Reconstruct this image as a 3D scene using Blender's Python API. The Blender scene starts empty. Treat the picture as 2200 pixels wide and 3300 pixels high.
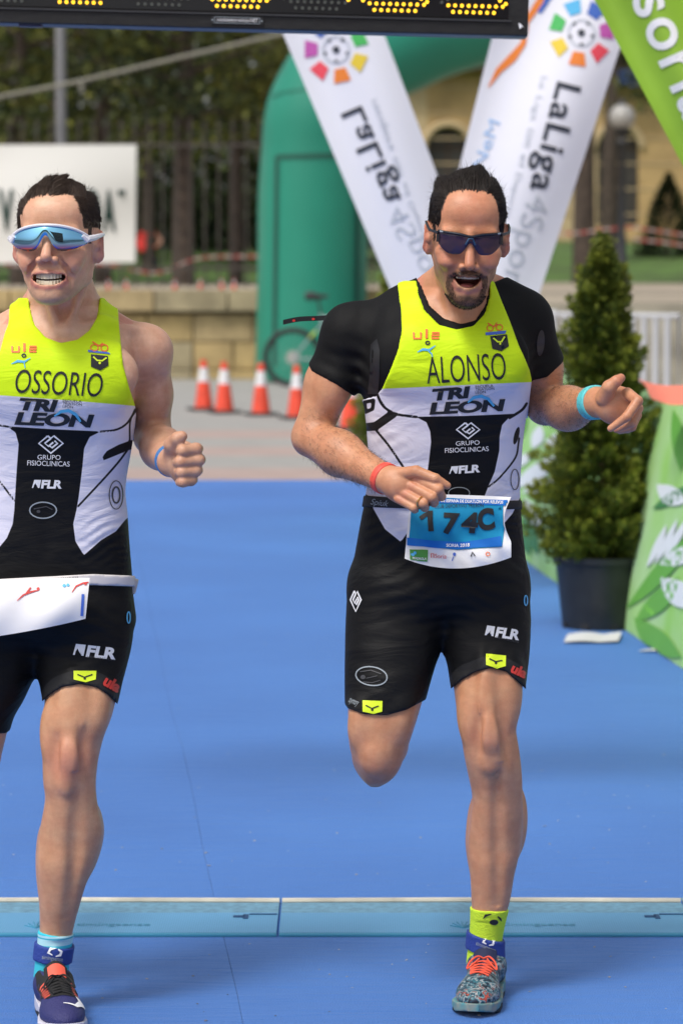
import bpy, bmesh, math, random
import numpy as np
from mathutils import Vector, Matrix
from mathutils.bvhtree import BVHTree

# ------------------------------------------------------------------ camera, sky, sun, exposure
F_PX, CAM_H, HOR_V, CU, CV = 10370.0, 1.52, 860.0, 1100.0, 1650.0
TILT = math.atan((CV - HOR_V) / F_PX)
scene = bpy.context.scene
C = scene.collection
cam_d = bpy.data.cameras.new('camera')
cam = bpy.data.objects.new('camera', cam_d); C.objects.link(cam)
cam.location = (0, 0, CAM_H); cam.rotation_euler = (math.pi / 2 - TILT, 0, 0)
cam_d.sensor_fit = 'VERTICAL'; cam_d.sensor_height = 36.0
cam_d.lens = 36.0 * F_PX / 3300.0
cam_d.clip_start = 0.1; cam_d.clip_end = 2000
cam_d.dof.use_dof = True; cam_d.dof.focus_distance = 6.5; cam_d.dof.aperture_fstop = 5.6
scene.camera = cam
world = bpy.data.worlds.new('World'); scene.world = world; world.use_nodes = True
wn = world.node_tree.nodes; wl = world.node_tree.links
bg = wn['Background']; sky = wn.new('ShaderNodeTexSky'); sky.sky_type = 'NISHITA'; sky.sun_disc = False
SUN_EL, SUN_AZ = math.radians(56), math.radians(218)     # azimuth: 180 = from behind the camera
sky.sun_elevation = SUN_EL; sky.sun_rotation = SUN_AZ
sky.dust_density = 4.0; sky.air_density = 1.0; sky.ozone_density = 1.0
hsv = wn.new('ShaderNodeHueSaturation'); hsv.inputs['Saturation'].default_value = 0.42
wl.new(sky.outputs[0], hsv.inputs['Color']); wl.new(hsv.outputs[0], bg.inputs['Color'])
bg.inputs['Strength'].default_value = 0.105
sun_d = bpy.data.lights.new('sun', 'SUN'); sun_d.energy = 1.4; sun_d.angle = math.radians(14); sun_d.color = (1, .96, .9)
sun = bpy.data.objects.new('sun', sun_d); C.objects.link(sun)
sdir = Vector((math.sin(SUN_AZ) * math.cos(SUN_EL), math.cos(SUN_AZ) * math.cos(SUN_EL), math.sin(SUN_EL)))
sun.rotation_euler = sdir.to_track_quat('Z', 'Y').to_euler()
vs = scene.view_settings; vs.view_transform = 'Standard'; vs.look = 'None'; vs.gamma = 1; vs.exposure = 0.62
vs.use_curve_mapping = False
scene.cycles.use_denoising = True
scene.cycles.max_bounces = 6

# ------------------------------------------------------------------ helpers
ST, CT = math.sin(TILT), math.cos(TILT)
def P(u, v, Y):
    """world point seen at photo position (u, v) that stands Y metres down the course"""
    a = (u - CU) / F_PX; b = (CV - v) / F_PX
    dy = CT + b * ST; dz = -ST + b * CT
    t = Y / dy
    return np.array([a * t, Y, CAM_H + dz * t])
def proj(X, Y, Z):
    z = Z - CAM_H
    fw = Y * CT - z * ST; up = Y * ST + z * CT
    return CU + F_PX * X / fw, CV - F_PX * up / fw
def ground(u, v, z=0.0):
    a = (u - CU) / F_PX; b = (CV - v) / F_PX
    dy = CT + b * ST; dz = -ST + b * CT
    t = (z - CAM_H) / dz
    return np.array([a * t, dy * t, z])

def mat(name, col, rough=0.6, metal=0.0, spec=0.5, noise=None, bump=None, sss=0, emit=None, alpha=None, coat=0, sheen=0, trans=0):
    """noise=(scale, amount[, colour2]); bump=(scale, strength[, (sx,sy,sz)])"""
    m = bpy.data.materials.new(name); m.use_nodes = True
    nt = m.node_tree; b = nt.nodes['Principled BSDF']
    b.inputs['Base Color'].default_value = (*col, 1); b.inputs['Roughness'].default_value = rough
    b.inputs['Metallic'].default_value = metal; b.inputs['Specular IOR Level'].default_value = spec
    b.inputs['Coat Weight'].default_value = coat; b.inputs['Sheen Weight'].default_value = sheen
    b.inputs['Transmission Weight'].default_value = trans
    if alpha is not None: b.inputs['Alpha'].default_value = alpha
    if sss: b.inputs['Subsurface Weight'].default_value = sss; b.inputs['Subsurface Scale'].default_value = 0.006
    if emit: b.inputs['Emission Color'].default_value = (*emit[0], 1); b.inputs['Emission Strength'].default_value = emit[1]
    tc = nt.nodes.new('ShaderNodeTexCoord')
    if noise:
        n = nt.nodes.new('ShaderNodeTexNoise'); n.inputs['Scale'].default_value = noise[0]; n.inputs['Detail'].default_value = 6
        nt.links.new(tc.outputs['Object'], n.inputs['Vector'])
        r = nt.nodes.new('ShaderNodeValToRGB'); r.color_ramp.elements[0].position = .3; r.color_ramp.elements[1].position = .7
        c2 = noise[2] if len(noise) > 2 else tuple(c * (1 - noise[1]) for c in col)
        r.color_ramp.elements[0].color = (*c2, 1)
        r.color_ramp.elements[1].color = (*(min(1, c * (1 + noise[1] * .4)) for c in col), 1)
        nt.links.new(n.outputs['Fac'], r.inputs['Fac']); nt.links.new(r.outputs[0], b.inputs['Base Color'])
    if bump:
        n = nt.nodes.new('ShaderNodeTexNoise'); n.inputs['Scale'].default_value = bump[0]; n.inputs['Detail'].default_value = 5
        mp = nt.nodes.new('ShaderNodeMapping'); mp.inputs['Scale'].default_value = bump[2] if len(bump) > 2 else (1, 1, 1)
        nt.links.new(tc.outputs['Object'], mp.inputs['Vector']); nt.links.new(mp.outputs[0], n.inputs['Vector'])
        bn = nt.nodes.new('ShaderNodeBump'); bn.inputs['Strength'].default_value = bump[1]; bn.inputs['Distance'].default_value = 0.01
        nt.links.new(n.outputs['Fac'], bn.inputs['Height']); nt.links.new(bn.outputs[0], b.inputs['Normal'])
    return m

def mesh_np(name, V, Fq, material=None, parent=None, smooth=True):
    """one mesh object from numpy verts and an (n,3) or (n,4) face array"""
    me = bpy.data.meshes.new(name)
    V = np.asarray(V, np.float32); Fq = np.asarray(Fq, np.int32); n, k = Fq.shape
    me.vertices.add(len(V)); me.vertices.foreach_set('co', V.ravel())
    me.loops.add(n * k); me.loops.foreach_set('vertex_index', Fq.ravel())
    me.polygons.add(n); me.polygons.foreach_set('loop_start', np.arange(0, n * k, k, dtype=np.int32))
    me.polygons.foreach_set('loop_total', np.full(n, k, np.int32))
    me.polygons.foreach_set('use_smooth', np.full(n, smooth, bool))
    me.update(calc_edges=True); me.validate()
    return link(name, me, material, parent)
def link(name, me, material=None, parent=None):
    o = bpy.data.objects.new(name, me); C.objects.link(o)
    if material is not None and me is not None and len(me.materials) == 0:
        for m in (material if isinstance(material, (list, tuple)) else [material]): me.materials.append(m)
    if parent is not None: o.parent = parent; o.matrix_parent_inverse = parent_inv(parent)
    return o
def parent_inv(p):
    """parts are written in world metres: undo the parent's own transform"""
    M = p.matrix_basis.copy()
    q = p
    while q.parent is not None:
        M = q.parent.matrix_basis @ q.matrix_parent_inverse @ M; q = q.parent
    return M.inverted()
def tag(o, label, cat, group=None, kind=None):
    if label: o['label'] = label
    if cat: o['category'] = cat
    if group: o['group'] = group
    if kind: o['kind'] = kind
    return o
def thing(name, label, cat, loc=(0, 0, 0), rz=0, group=None):
    o = bpy.data.objects.new(name, None); C.objects.link(o)
    o.location = Vector([float(c) for c in loc]); o.rotation_euler = (0, 0, rz); o.empty_display_size = .1
    return tag(o, label, cat, group)
def structure(o): o['kind'] = 'structure'; return o
def copy_tree(o, parent=None):
    c = o.copy(); C.objects.link(c)
    if parent is not None: c.parent = parent
    for ch in list(o.children): copy_tree(ch, c)
    return c

class MB:
    """collects shapes and links them as ONE mesh object"""
    def __init__(s): s.v = []; s.f = []
    def add(s, V, Fs):
        o = len(s.v); s.v += [tuple(float(c) for c in p) for p in V]; s.f += [tuple(i + o for i in f) for f in Fs]; return s
    def box(s, c, size, M=None, taper=1.0):
        x, y, z = (q / 2 for q in size); V = []
        for k, (a, b, d) in enumerate([(-x, -y, -z), (x, -y, -z), (x, y, -z), (-x, y, -z), (-x, -y, z), (x, -y, z), (x, y, z), (-x, y, z)]):
            t = taper if k > 3 else 1
            p = Vector((a * t, b * t, d))
            if M is not None: p = M @ p
            V.append(p + Vector([float(q) for q in c]))
        return s.add(V, [(0, 3, 2, 1), (4, 5, 6, 7), (0, 1, 5, 4), (1, 2, 6, 5), (2, 3, 7, 6), (3, 0, 4, 7)])
    def tube(s, pts, r, n=10, cap=True, closed=False):
        pts = [Vector([float(q) for q in p]) for p in pts]; N = len(pts); rs = r if isinstance(r, (list, tuple)) else [r] * N
        V = []; Fs = []; up = None
        for i, p in enumerate(pts):
            if closed: t = pts[(i + 1) % N] - pts[i - 1]
            else: t = pts[min(i + 1, N - 1)] - pts[max(i - 1, 0)]
            t = t.normalized()
            if up is None:
                up = Vector((0, 0, 1)) if abs(t.z) < .9 else Vector((0, 1, 0))
            a = t.cross(up)
            if a.length < 1e-5: a = t.cross(Vector((1, 0, 0)))
            a.normalize(); b = a.cross(t); up = b
            for k in range(n):
                q = 2 * math.pi * k / n; V.append(p + (a * math.cos(q) + b * math.sin(q)) * rs[i])
        for i in range(N if closed else N - 1):
            j = (i + 1) % N
            for k in range(n): Fs.append((i * n + k, i * n + (k + 1) % n, j * n + (k + 1) % n, j * n + k))
        if cap and not closed: Fs += [tuple(range(n - 1, -1, -1)), tuple((N - 1) * n + k for k in range(n))]
        return s.add(V, Fs)
    def lathe(s, prof, c=(0, 0, 0), n=24):
        V = []; Fs = []; m = len(prof)
        for r, z in prof:
            for k in range(n): q = 2 * math.pi * k / n; V.append((c[0] + r * math.cos(q), c[1] + r * math.sin(q), c[2] + z))
        for i in range(m - 1):
            for k in range(n): Fs.append((i * n + k, i * n + (k + 1) % n, (i + 1) * n + (k + 1) % n, (i + 1) * n + k))
        if prof[0][0] > 1e-4: Fs.append(tuple(range(n - 1, -1, -1)))
        if prof[-1][0] > 1e-4: Fs.append(tuple((m - 1) * n + k for k in range(n)))
        return s.add(V, Fs)
    def build(s, name, material, parent=None, smooth=False, bevel=0):
        me = bpy.data.meshes.new(name); me.from_pydata(s.v, [], s.f); me.update()
        if bevel:
            bm = bmesh.new(); bm.from_mesh(me)
            bmesh.ops.bevel(bm, geom=bm.edges[:], offset=bevel, segments=2, affect='EDGES', profile=.6); bm.to_mesh(me); bm.free()
        if smooth:
            me.polygons.foreach_set('use_smooth', [True] * len(me.polygons))
            me.set_sharp_from_angle(angle=math.radians(40))
        return link(name, me, material, parent)

def text_mesh(s, shear=0.0, bold=0.0, depth=0.0, spacing=1.0):
    """flat lettering as 2-D points and triangles, size 1"""
    cu = bpy.data.curves.new('lettering', 'FONT'); cu.body = s; cu.shear = shear; cu.offset = bold; cu.space_character = spacing
    cu.resolution_u = 5
    o = bpy.data.objects.new('lettering', cu); C.objects.link(o)
    bpy.context.view_layer.update()
    dg = bpy.context.evaluated_depsgraph_get(); me = bpy.data.meshes.new_from_object(o.evaluated_get(dg))
    V = np.array([v.co[:2] for v in me.vertices]); me.calc_loop_triangles()
    T = [tuple(t.vertices) for t in me.loop_triangles]
    bpy.data.meshes.remove(me); bpy.data.objects.remove(o); bpy.data.curves.remove(cu)
    return V, T
def cut2d(V, T, step):
    """cut a flat triangle set on a square lattice so that it can bend"""
    bm = bmesh.new(); vs_ = [bm.verts.new((float(v[0]), float(v[1]), 0)) for v in V]
    for t in T:
        try: bm.faces.new([vs_[i] for i in t])
        except ValueError: pass
    V = np.asarray(V)
    for ax in (0, 1):
        lo, hi = V[:, ax].min(), V[:, ax].max()
        n = Vector((1, 0, 0) if ax == 0 else (0, 1, 0))
        for q in np.arange(lo + step * .5, hi, step):
            bmesh.ops.bisect_plane(bm, geom=bm.verts[:] + bm.edges[:] + bm.faces[:], plane_co=n * float(q), plane_no=n)
    bmesh.ops.triangulate(bm, faces=bm.faces[:])
    bm.verts.index_update()
    V2 = np.array([v.co[:2] for v in bm.verts]); T2 = [tuple(v.index for v in f.verts) for f in bm.faces]; bm.free()
    return V2, T2
def poly2d(pts):
    """triangulate one outline"""
    bm = bmesh.new(); f = bm.faces.new([bm.verts.new((float(a), float(b), 0)) for a, b in pts])
    bmesh.ops.triangulate(bm, faces=[f]); bm.verts.index_update()
    V = np.array([v.co[:2] for v in bm.verts]); T = [tuple(v.index for v in g.verts) for g in bm.faces]; bm.free()
    return V, T
def stroke2d(pts, w, closed=False):
    pts = [np.array(p, float) for p in pts]; n = len(pts); V = []; T = []
    for i in range(n):
        if closed: d = pts[(i + 1) % n] - pts[i - 1]
        else: d = pts[min(i + 1, n - 1)] - pts[max(0, i - 1)]
        d = d / (np.hypot(*d) + 1e-9); nn = np.array([-d[1], d[0]]); ww = w[i] if isinstance(w, (list, tuple)) else w
        V += [pts[i] + nn * ww / 2, pts[i] - nn * ww / 2]
    for i in range(n if closed else n - 1):
        j = (i + 1) % n; T += [(2 * i, 2 * i + 1, 2 * j + 1), (2 * i, 2 * j + 1, 2 * j)]
    return np.array(V), T
def ell2d(cx, cy, rx, ry, n=28, rot=0):
    c, s = math.cos(rot), math.sin(rot)
    return [(cx + rx * math.cos(t) * c - ry * math.sin(t) * s, cy + rx * math.cos(t) * s + ry * math.sin(t) * c)
            for t in np.linspace(0, 2 * math.pi, n, endpoint=False)]
def join2d(parts):
    V = []; T = []; o = 0
    for v, t in parts:
        V.append(np.asarray(v)); T += [tuple(i + o for i in q) for q in t]; o += len(v)
    return np.vstack(V), T
def fit_text(s, a, b, h, shear=0.0, bold=0.0, spacing=1.0, lean=0.0):
    """lettering whose baseline runs from a to b (photo px, v down), capitals h px high"""
    V, T = text_mesh(s, 0, bold, 0, spacing)
    x0, x1 = V[:, 0].min(), V[:, 0].max(); cap = max(V[:, 1].max(), .3)
    a = np.array(a, float); b = np.array(b, float); d = b - a; e = d / np.hypot(*d)
    up = np.array([e[1], -e[0]])
    yy = V[:, 1] / cap
    Q = a + np.outer((V[:, 0] - x0) / (x1 - x0), d) + np.outer(yy * h, up) + np.outer(yy * h * shear, e)
    return Q, T
# ------------------------------------------------------------------ smooth bodies: signed distance shapes on a grid, skinned with surface nets
class Prim:
    def __init__(s, fn, lo, hi, k=.015, op='add'): s.fn = fn; s.lo = np.array(lo); s.hi = np.array(hi); s.k = k; s.op = op
def rc(a, b, ra, rb, k=.015, op='add'):
    a = np.array(a, float); b = np.array(b, float); ab = b - a; L2 = float(ab @ ab) + 1e-12; R = max(ra, rb)
    def fn(X, Y, Z):
        h = np.clip(((X - a[0]) * ab[0] + (Y - a[1]) * ab[1] + (Z - a[2]) * ab[2]) / L2, 0, 1)
        return np.sqrt((X - a[0] - h * ab[0]) ** 2 + (Y - a[1] - h * ab[1]) ** 2 + (Z - a[2] - h * ab[2]) ** 2) - (ra + (rb - ra) * h)
    return Prim(fn, np.minimum(a, b) - R, np.maximum(a, b) + R, k, op)
def chain(pts, rs, k=.012, op='add'): return [rc(pts[i], pts[i + 1], rs[i], rs[i + 1], k, op) for i in range(len(pts) - 1)]
def el(c, r, R=None, k=.015, op='add'):
    c = np.array(c, float); r = np.array(r, float); M = np.eye(3) if R is None else np.array(R, float)
    ext = np.sqrt((M ** 2) @ (r ** 2))
    def fn(X, Y, Z):
        dx, dy, dz = X - c[0], Y - c[1], Z - c[2]
        p = [M[0, i] * dx + M[1, i] * dy + M[2, i] * dz for i in range(3)]
        k0 = np.sqrt((p[0] / r[0]) ** 2 + (p[1] / r[1]) ** 2 + (p[2] / r[2]) ** 2)
        k1 = np.sqrt((p[0] / r[0] ** 2) ** 2 + (p[1] / r[1] ** 2) ** 2 + (p[2] / r[2] ** 2) ** 2) + 1e-6
        return k0 * (k0 - 1) / k1
    return Prim(fn, c - ext, c + ext, k, op)
def rot(ax, deg): return np.array(Matrix.Rotation(math.radians(deg), 3, ax))
def along(a, b):
    """rotation whose local z runs from a to b"""
    d = Vector([float(q) for q in np.array(b) - np.array(a)]); return np.array(d.to_track_quat('Z', 'Y').to_matrix())
def muscle(a, b, r1, r2, k=.02, op='add', extra=1.0):
    a = np.array(a); b = np.array(b); return el((a + b) / 2, (r1, r2, np.linalg.norm(b - a) / 2 * extra), along(a, b), k, op)
def smooth_rows(rows, n=6):
    rows = np.array(rows, float); out = []
    for i in range(len(rows) - 1):
        p0 = rows[max(i - 1, 0)]; p1 = rows[i]; p2 = rows[i + 1]; p3 = rows[min(i + 2, len(rows) - 1)]
        for t in np.linspace(0, 1, n, endpoint=False):
            out.append(.5 * (2 * p1 + (p2 - p0) * t + (2 * p0 - 5 * p1 + 4 * p2 - p3) * t * t + (3 * p1 - p0 - 3 * p2 + p3) * t ** 3))
    out.append(rows[-1]); return np.array(out)
def loft(rows, k=.02, e=2.2):
    """limb or trunk that runs up and down: rows of (v, u_left, u_right, Y centre, half depth front, half depth back)"""
    T = []
    for v, ul, ur, Y, bf, bb in smooth_rows(rows):
        a = P(ul, v, Y); b = P(ur, v, Y); T.append(((a[2] + b[2]) / 2, (a[0] + b[0]) / 2, Y, (b[0] - a[0]) / 2, bf, bb))
    T = np.array(sorted(T)); z0, z1 = T[0, 0], T[-1, 0]; mx = T.max(0); mn = T.min(0)
    def fn(X, Y, Z):
        z = Z.ravel(); cx, cy, a, bf, bb = (np.interp(z, T[:, 0], T[:, i])[None, None, :].astype(np.float32) for i in range(1, 6))
        dx = np.abs(X - cx); dy = Y - cy; b = np.where(dy < 0, bf, bb); dy = np.abs(dy)
        k0 = ((dx / a) ** e + (dy / b) ** e) ** (1 / e) + 1e-6
        g = np.sqrt((dx / a ** 2) ** 2 + (dy / b ** 2) ** 2) + 1e-6
        d = k0 * (k0 - 1) / g
        d = np.minimum(d, np.minimum(a, b) * 3 * (k0 - 1) + .001) if False else d
        cap = np.maximum(z0 - Z, Z - z1)
        return np.maximum(d, cap)
    am = mx[3]; bm_ = max(mx[4], mx[5])
    return Prim(fn, (mn[1] - am, mn[2] - bm_, z0), (mx[1] + am, mx[2] + bm_, z1), k)
def smin(a, b, k):
    if k <= 0: return np.minimum(a, b)
    h = np.maximum(k - np.abs(a - b), 0) / k
    return np.minimum(a, b) - h * h * k * .25
BIG = np.float32(.08)
def field(ax, groups, pad=.02):
    xs, ys, zs = ax; Fm = np.full((len(xs), len(ys), len(zs)), BIG, np.float32)
    def rng(lo, hi):
        r = []
        for q, l, h in zip(ax, lo, hi):
            i0 = max(0, int(np.searchsorted(q, l)) - 1); i1 = min(len(q), int(np.searchsorted(q, h)) + 1)
            if i1 <= i0: return None
            r.append(slice(i0, i1))
        return tuple(r)
    for prims, kg in groups:
        lo = np.min([p.lo for p in prims if p.op == 'add'], 0) - pad - .02; hi = np.max([p.hi for p in prims if p.op == 'add'], 0) + pad + .02
        r = rng(lo, hi)
        if r is None: continue
        G = np.full(Fm[r].shape, BIG, np.float32); o = [s.start for s in r]
        for p in prims:
            m = pad + p.k
            q = rng(np.maximum(p.lo - m, lo), np.minimum(p.hi + m, hi))
            if q is None: continue
            l = tuple(slice(max(s.start - b, 0), max(0, min(s.stop - b, n))) for s, b, n in zip(q, o, G.shape))
            X = xs[q[0].start:q[0].start + l[0].stop - l[0].start]
            X = xs[l[0].start + o[0]:l[0].stop + o[0]][:, None, None]; Y = ys[l[1].start + o[1]:l[1].stop + o[1]][None, :, None]; Z = zs[l[2].start + o[2]:l[2].stop + o[2]][None, None, :]
            if X.size == 0 or Y.size == 0 or Z.size == 0: continue
            d = p.fn(X, Y, Z).astype(np.float32)
            if p.op == 'add': G[l] = smin(G[l], d, p.k)
            else: G[l] = -smin(-G[l], d, p.k)
        Fm[r] = smin(Fm[r], G, kg)
    return Fm
def surface(ax, Fm):
    xs, ys, zs = ax; S = Fm < 0; nx, ny, nz = S.shape
    a = S[:-1, :-1, :-1]; cnt = np.zeros((nx - 1, ny - 1, nz - 1), np.uint8)
    for i in (0, 1):
        for j in (0, 1):
            for k in (0, 1): cnt += S[i:nx - 1 + i, j:ny - 1 + j, k:nz - 1 + k]
    act = (cnt > 0) & (cnt < 8); I = np.argwhere(act); idx = np.full(act.shape, -1, np.int32); idx[act] = np.arange(len(I))
    i, j, k = I.T; acc = np.zeros((len(I), 3)); num = np.zeros(len(I))
    co = [(0, 0, 0), (1, 0, 0), (0, 1, 0), (1, 1, 0), (0, 0, 1), (1, 0, 1), (0, 1, 1), (1, 1, 1)]
    val = [Fm[i + c[0], j + c[1], k + c[2]].astype(float) for c in co]
    pos = [np.stack([xs[i + c[0]], ys[j + c[1]], zs[k + c[2]]], 1) for c in co]
    for p, q in [(0, 1), (2, 3), (4, 5), (6, 7), (0, 2), (1, 3), (4, 6), (5, 7), (0, 4), (1, 5), (2, 6), (3, 7)]:
        m = (val[p] < 0) != (val[q] < 0)
        t = val[p][m] / (val[p][m] - val[q][m]); acc[m] += pos[p][m] + (pos[q][m] - pos[p][m]) * t[:, None]; num[m] += 1
    V = acc / num[:, None]; Q = []
    for axis in range(3):
        s0 = [slice(None)] * 3; s1 = [slice(None)] * 3; s0[axis] = slice(0, -1); s1[axis] = slice(1, None)
        A = S[tuple(s0)]; B = S[tuple(s1)]; o1, o2 = [q for q in range(3) if q != axis]
        E = np.argwhere(A != B); ok = (E[:, o1] > 0) & (E[:, o2] > 0) & (E[:, o1] < S.shape[o1] - 1) & (E[:, o2] < S.shape[o2] - 1); E = E[ok]
        fl = A[tuple(E.T)]
        def cell(d1, d2):
            c = E.copy(); c[:, o1] -= d1; c[:, o2] -= d2; return idx[tuple(c.T)]
        q = np.stack([cell(1, 1), cell(0, 1), cell(0, 0), cell(1, 0)], 1)
        if axis == 1: fl = ~fl
        q[~fl] = q[~fl][:, ::-1]; Q.append(q)
    return V, np.vstack(Q)
def axis(lo, hi, h, fine=(), hf=None):
    """grid line positions, finer inside the given intervals"""
    out = [lo]
    while out[-1] < hi:
        x = out[-1]; f = any(a - h <= x <= b for a, b in fine); out.append(x + (hf if f else h))
    return np.array(out, np.float32)
class SD2:
    """signed distance (m, negative inside) to an outline drawn in photo px, looked up on a lattice"""
    def __init__(s, pts, scale, step=3.0, margin=120, smooth=True, closed=True):
        p = np.array(pts, float)
        if smooth:
            if closed: q = np.vstack([p[-1:], p, p[:2]])
            else: q = np.vstack([2 * p[:1] - p[1:2], p, 2 * p[-1:] - p[-2:-1]])
            out = []
            for i in range(1, len(q) - 2):
                for t in np.linspace(0, 1, 5, endpoint=False):
                    p0, p1, p2, p3 = q[i - 1:i + 3]
                    out.append(.5 * (2 * p1 + (p2 - p0) * t + (2 * p0 - 5 * p1 + 4 * p2 - p3) * t * t + (3 * p1 - p0 - 3 * p2 + p3) * t ** 3))
            if not closed: out.append(p[-1])
            p = np.array(out)
        s.u = np.arange(p[:, 0].min() - margin, p[:, 0].max() + margin, step); s.v = np.arange(p[:, 1].min() - margin, p[:, 1].max() + margin, step)
        U, Vv = np.meshgrid(s.u, s.v, indexing='ij'); d = np.full(U.shape, 1e9); ins = np.zeros(U.shape, bool)
        n = len(p)
        for i in range(n if closed else n - 1):
            a = p[i]; b = p[(i + 1) % n]; e = b - a; L = e @ e + 1e-9
            t = np.clip(((U - a[0]) * e[0] + (Vv - a[1]) * e[1]) / L, 0, 1)
            d = np.minimum(d, (U - a[0] - t * e[0]) ** 2 + (Vv - a[1] - t * e[1]) ** 2)
            if closed and abs(e[1]) > 1e-9:
                c = (a[1] > Vv) != (b[1] > Vv); ins ^= c & (U < a[0] + (Vv - a[1]) * e[0] / e[1])
        s.d = np.where(ins, -1, 1) * np.sqrt(d) / scale; s.step = step
    def __call__(s, u, v):
        a = np.clip((u - s.u[0]) / s.step, 0, len(s.u) - 1.001); b = np.clip((v - s.v[0]) / s.step, 0, len(s.v) - 1.001)
        i = a.astype(int); j = b.astype(int); fa = a - i; fb = b - j; D = s.d
        return (D[i, j] * (1 - fa) + D[i + 1, j] * fa) * (1 - fb) + (D[i, j + 1] * (1 - fa) + D[i + 1, j + 1] * fa) * fb
def bounds(prims, pad):
    lo = np.min([p.lo for p in prims if p.op == 'add'], 0) - pad; hi = np.max([p.hi for p in prims if p.op == 'add'], 0) + pad
    return lo, hi
def garment(name, groups, offset, region, lo, hi, h, material, parent=None):
    """a skin-tight layer: the body grown by offset, kept where region(X, Y, Z) < 0"""
    ax = tuple(axis(a, b, h) for a, b in zip(lo, hi))
    X, Y, Z = ax[0][:, None, None], ax[1][None, :, None], ax[2][None, None, :]
    Fm = field(ax, groups) - (offset(X, Y, Z).astype(np.float32) if callable(offset) else offset)
    G = np.maximum(Fm, region(X, Y, Z)).astype(np.float32)
    G[0] = G[-1] = BIG; G[:, 0] = G[:, -1] = BIG; G[:, :, 0] = G[:, :, -1] = BIG
    V, Q = surface(ax, G)
    return mesh_np(name, V, Q, material, parent)
def folds(base, spots):
    """cloth offset with soft ripples: spots of (centre, reach, direction, wavelength, height)"""
    def f(X, Y, Z):
        o = base
        for c, r, d, wl, h in spots:
            c = np.array(c); d = np.array(d, float); d /= np.linalg.norm(d); q = (X - c[0]) ** 2 + (Y - c[1]) ** 2 + (Z - c[2]) ** 2
            t = (X - c[0]) * d[0] + (Y - c[1]) * d[1] + (Z - c[2]) * d[2]; w = .35 * np.sin((X * 37 + Z * 23 + Y * 31))
            o = o + h * np.exp(-q / (r * r)) * (.5 + .5 * np.sin(2 * math.pi * t / wl + w * 4))
        return o
    return f
def bvh_of(o):
    me = o.data; return BVHTree.FromPolygons([v.co[:] for v in me.vertices], [p.vertices[:] for p in me.polygons])
CAMV = Vector((0, 0, CAM_H))
def lay(name, VT, bvh, material, parent, lift=.0012, step=9, ymin=None):
    """flat print laid on a surface: each point goes down the line of sight onto the cloth"""
    V, T = cut2d(VT[0], VT[1], step); out = []; ok = []
    for u, v in V:
        d = Vector([float(q) for q in P(u, v, 6.0)]) - CAMV; d.normalize()
        hit, n, _, _ = bvh.ray_cast(CAMV, d)
        if hit is None: ok.append(False); out.append((0, 0, 0)); continue
        if n.dot(d) > 0: n = -n
        ok.append(True); out.append(tuple(hit + n * lift - d * lift * .5))
    T = [t for t in T if all(ok[i] for i in t)]
    if not T: return None
    use = sorted({i for t in T for i in t}); mp = {i: j for j, i in enumerate(use)}
    return mesh_np(name, [out[i] for i in use], [[mp[i] for i in t] for t in T], material, parent)
# ------------------------------------------------------------------ people: shared anatomy
class Head:
    """head frame: x to the picture's right, -y out of the face, z up, eyes at z = 0"""
    def __init__(s, o, yaw, pitch, roll, sx=1.0, sz=1.0):
        s.o = np.array(o); s.R = rot('Z', yaw) @ rot('Y', roll) @ rot('X', pitch); s.sx, s.sz = sx, sz
    def __call__(s, x, y, z): return s.o + s.R @ np.array([x * s.sx, y * s.sx, z * s.sz])
    def inv(s, V):
        q = (np.asarray(V) - s.o) @ s.R; return np.stack([q[:, 0] / s.sx, q[:, 1] / s.sx, q[:, 2] / s.sz], 1)
    def e(s, c, r, R=None, k=.012, op='add'):
        return el(s(*c), (r[0] * s.sx, r[1] * s.sx, r[2] * s.sz), s.R if R is None else s.R @ R, k, op)
    def c(s, pts, rs, k=.008, op='add'): return chain([s(*p) for p in pts], rs, k, op)

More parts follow.
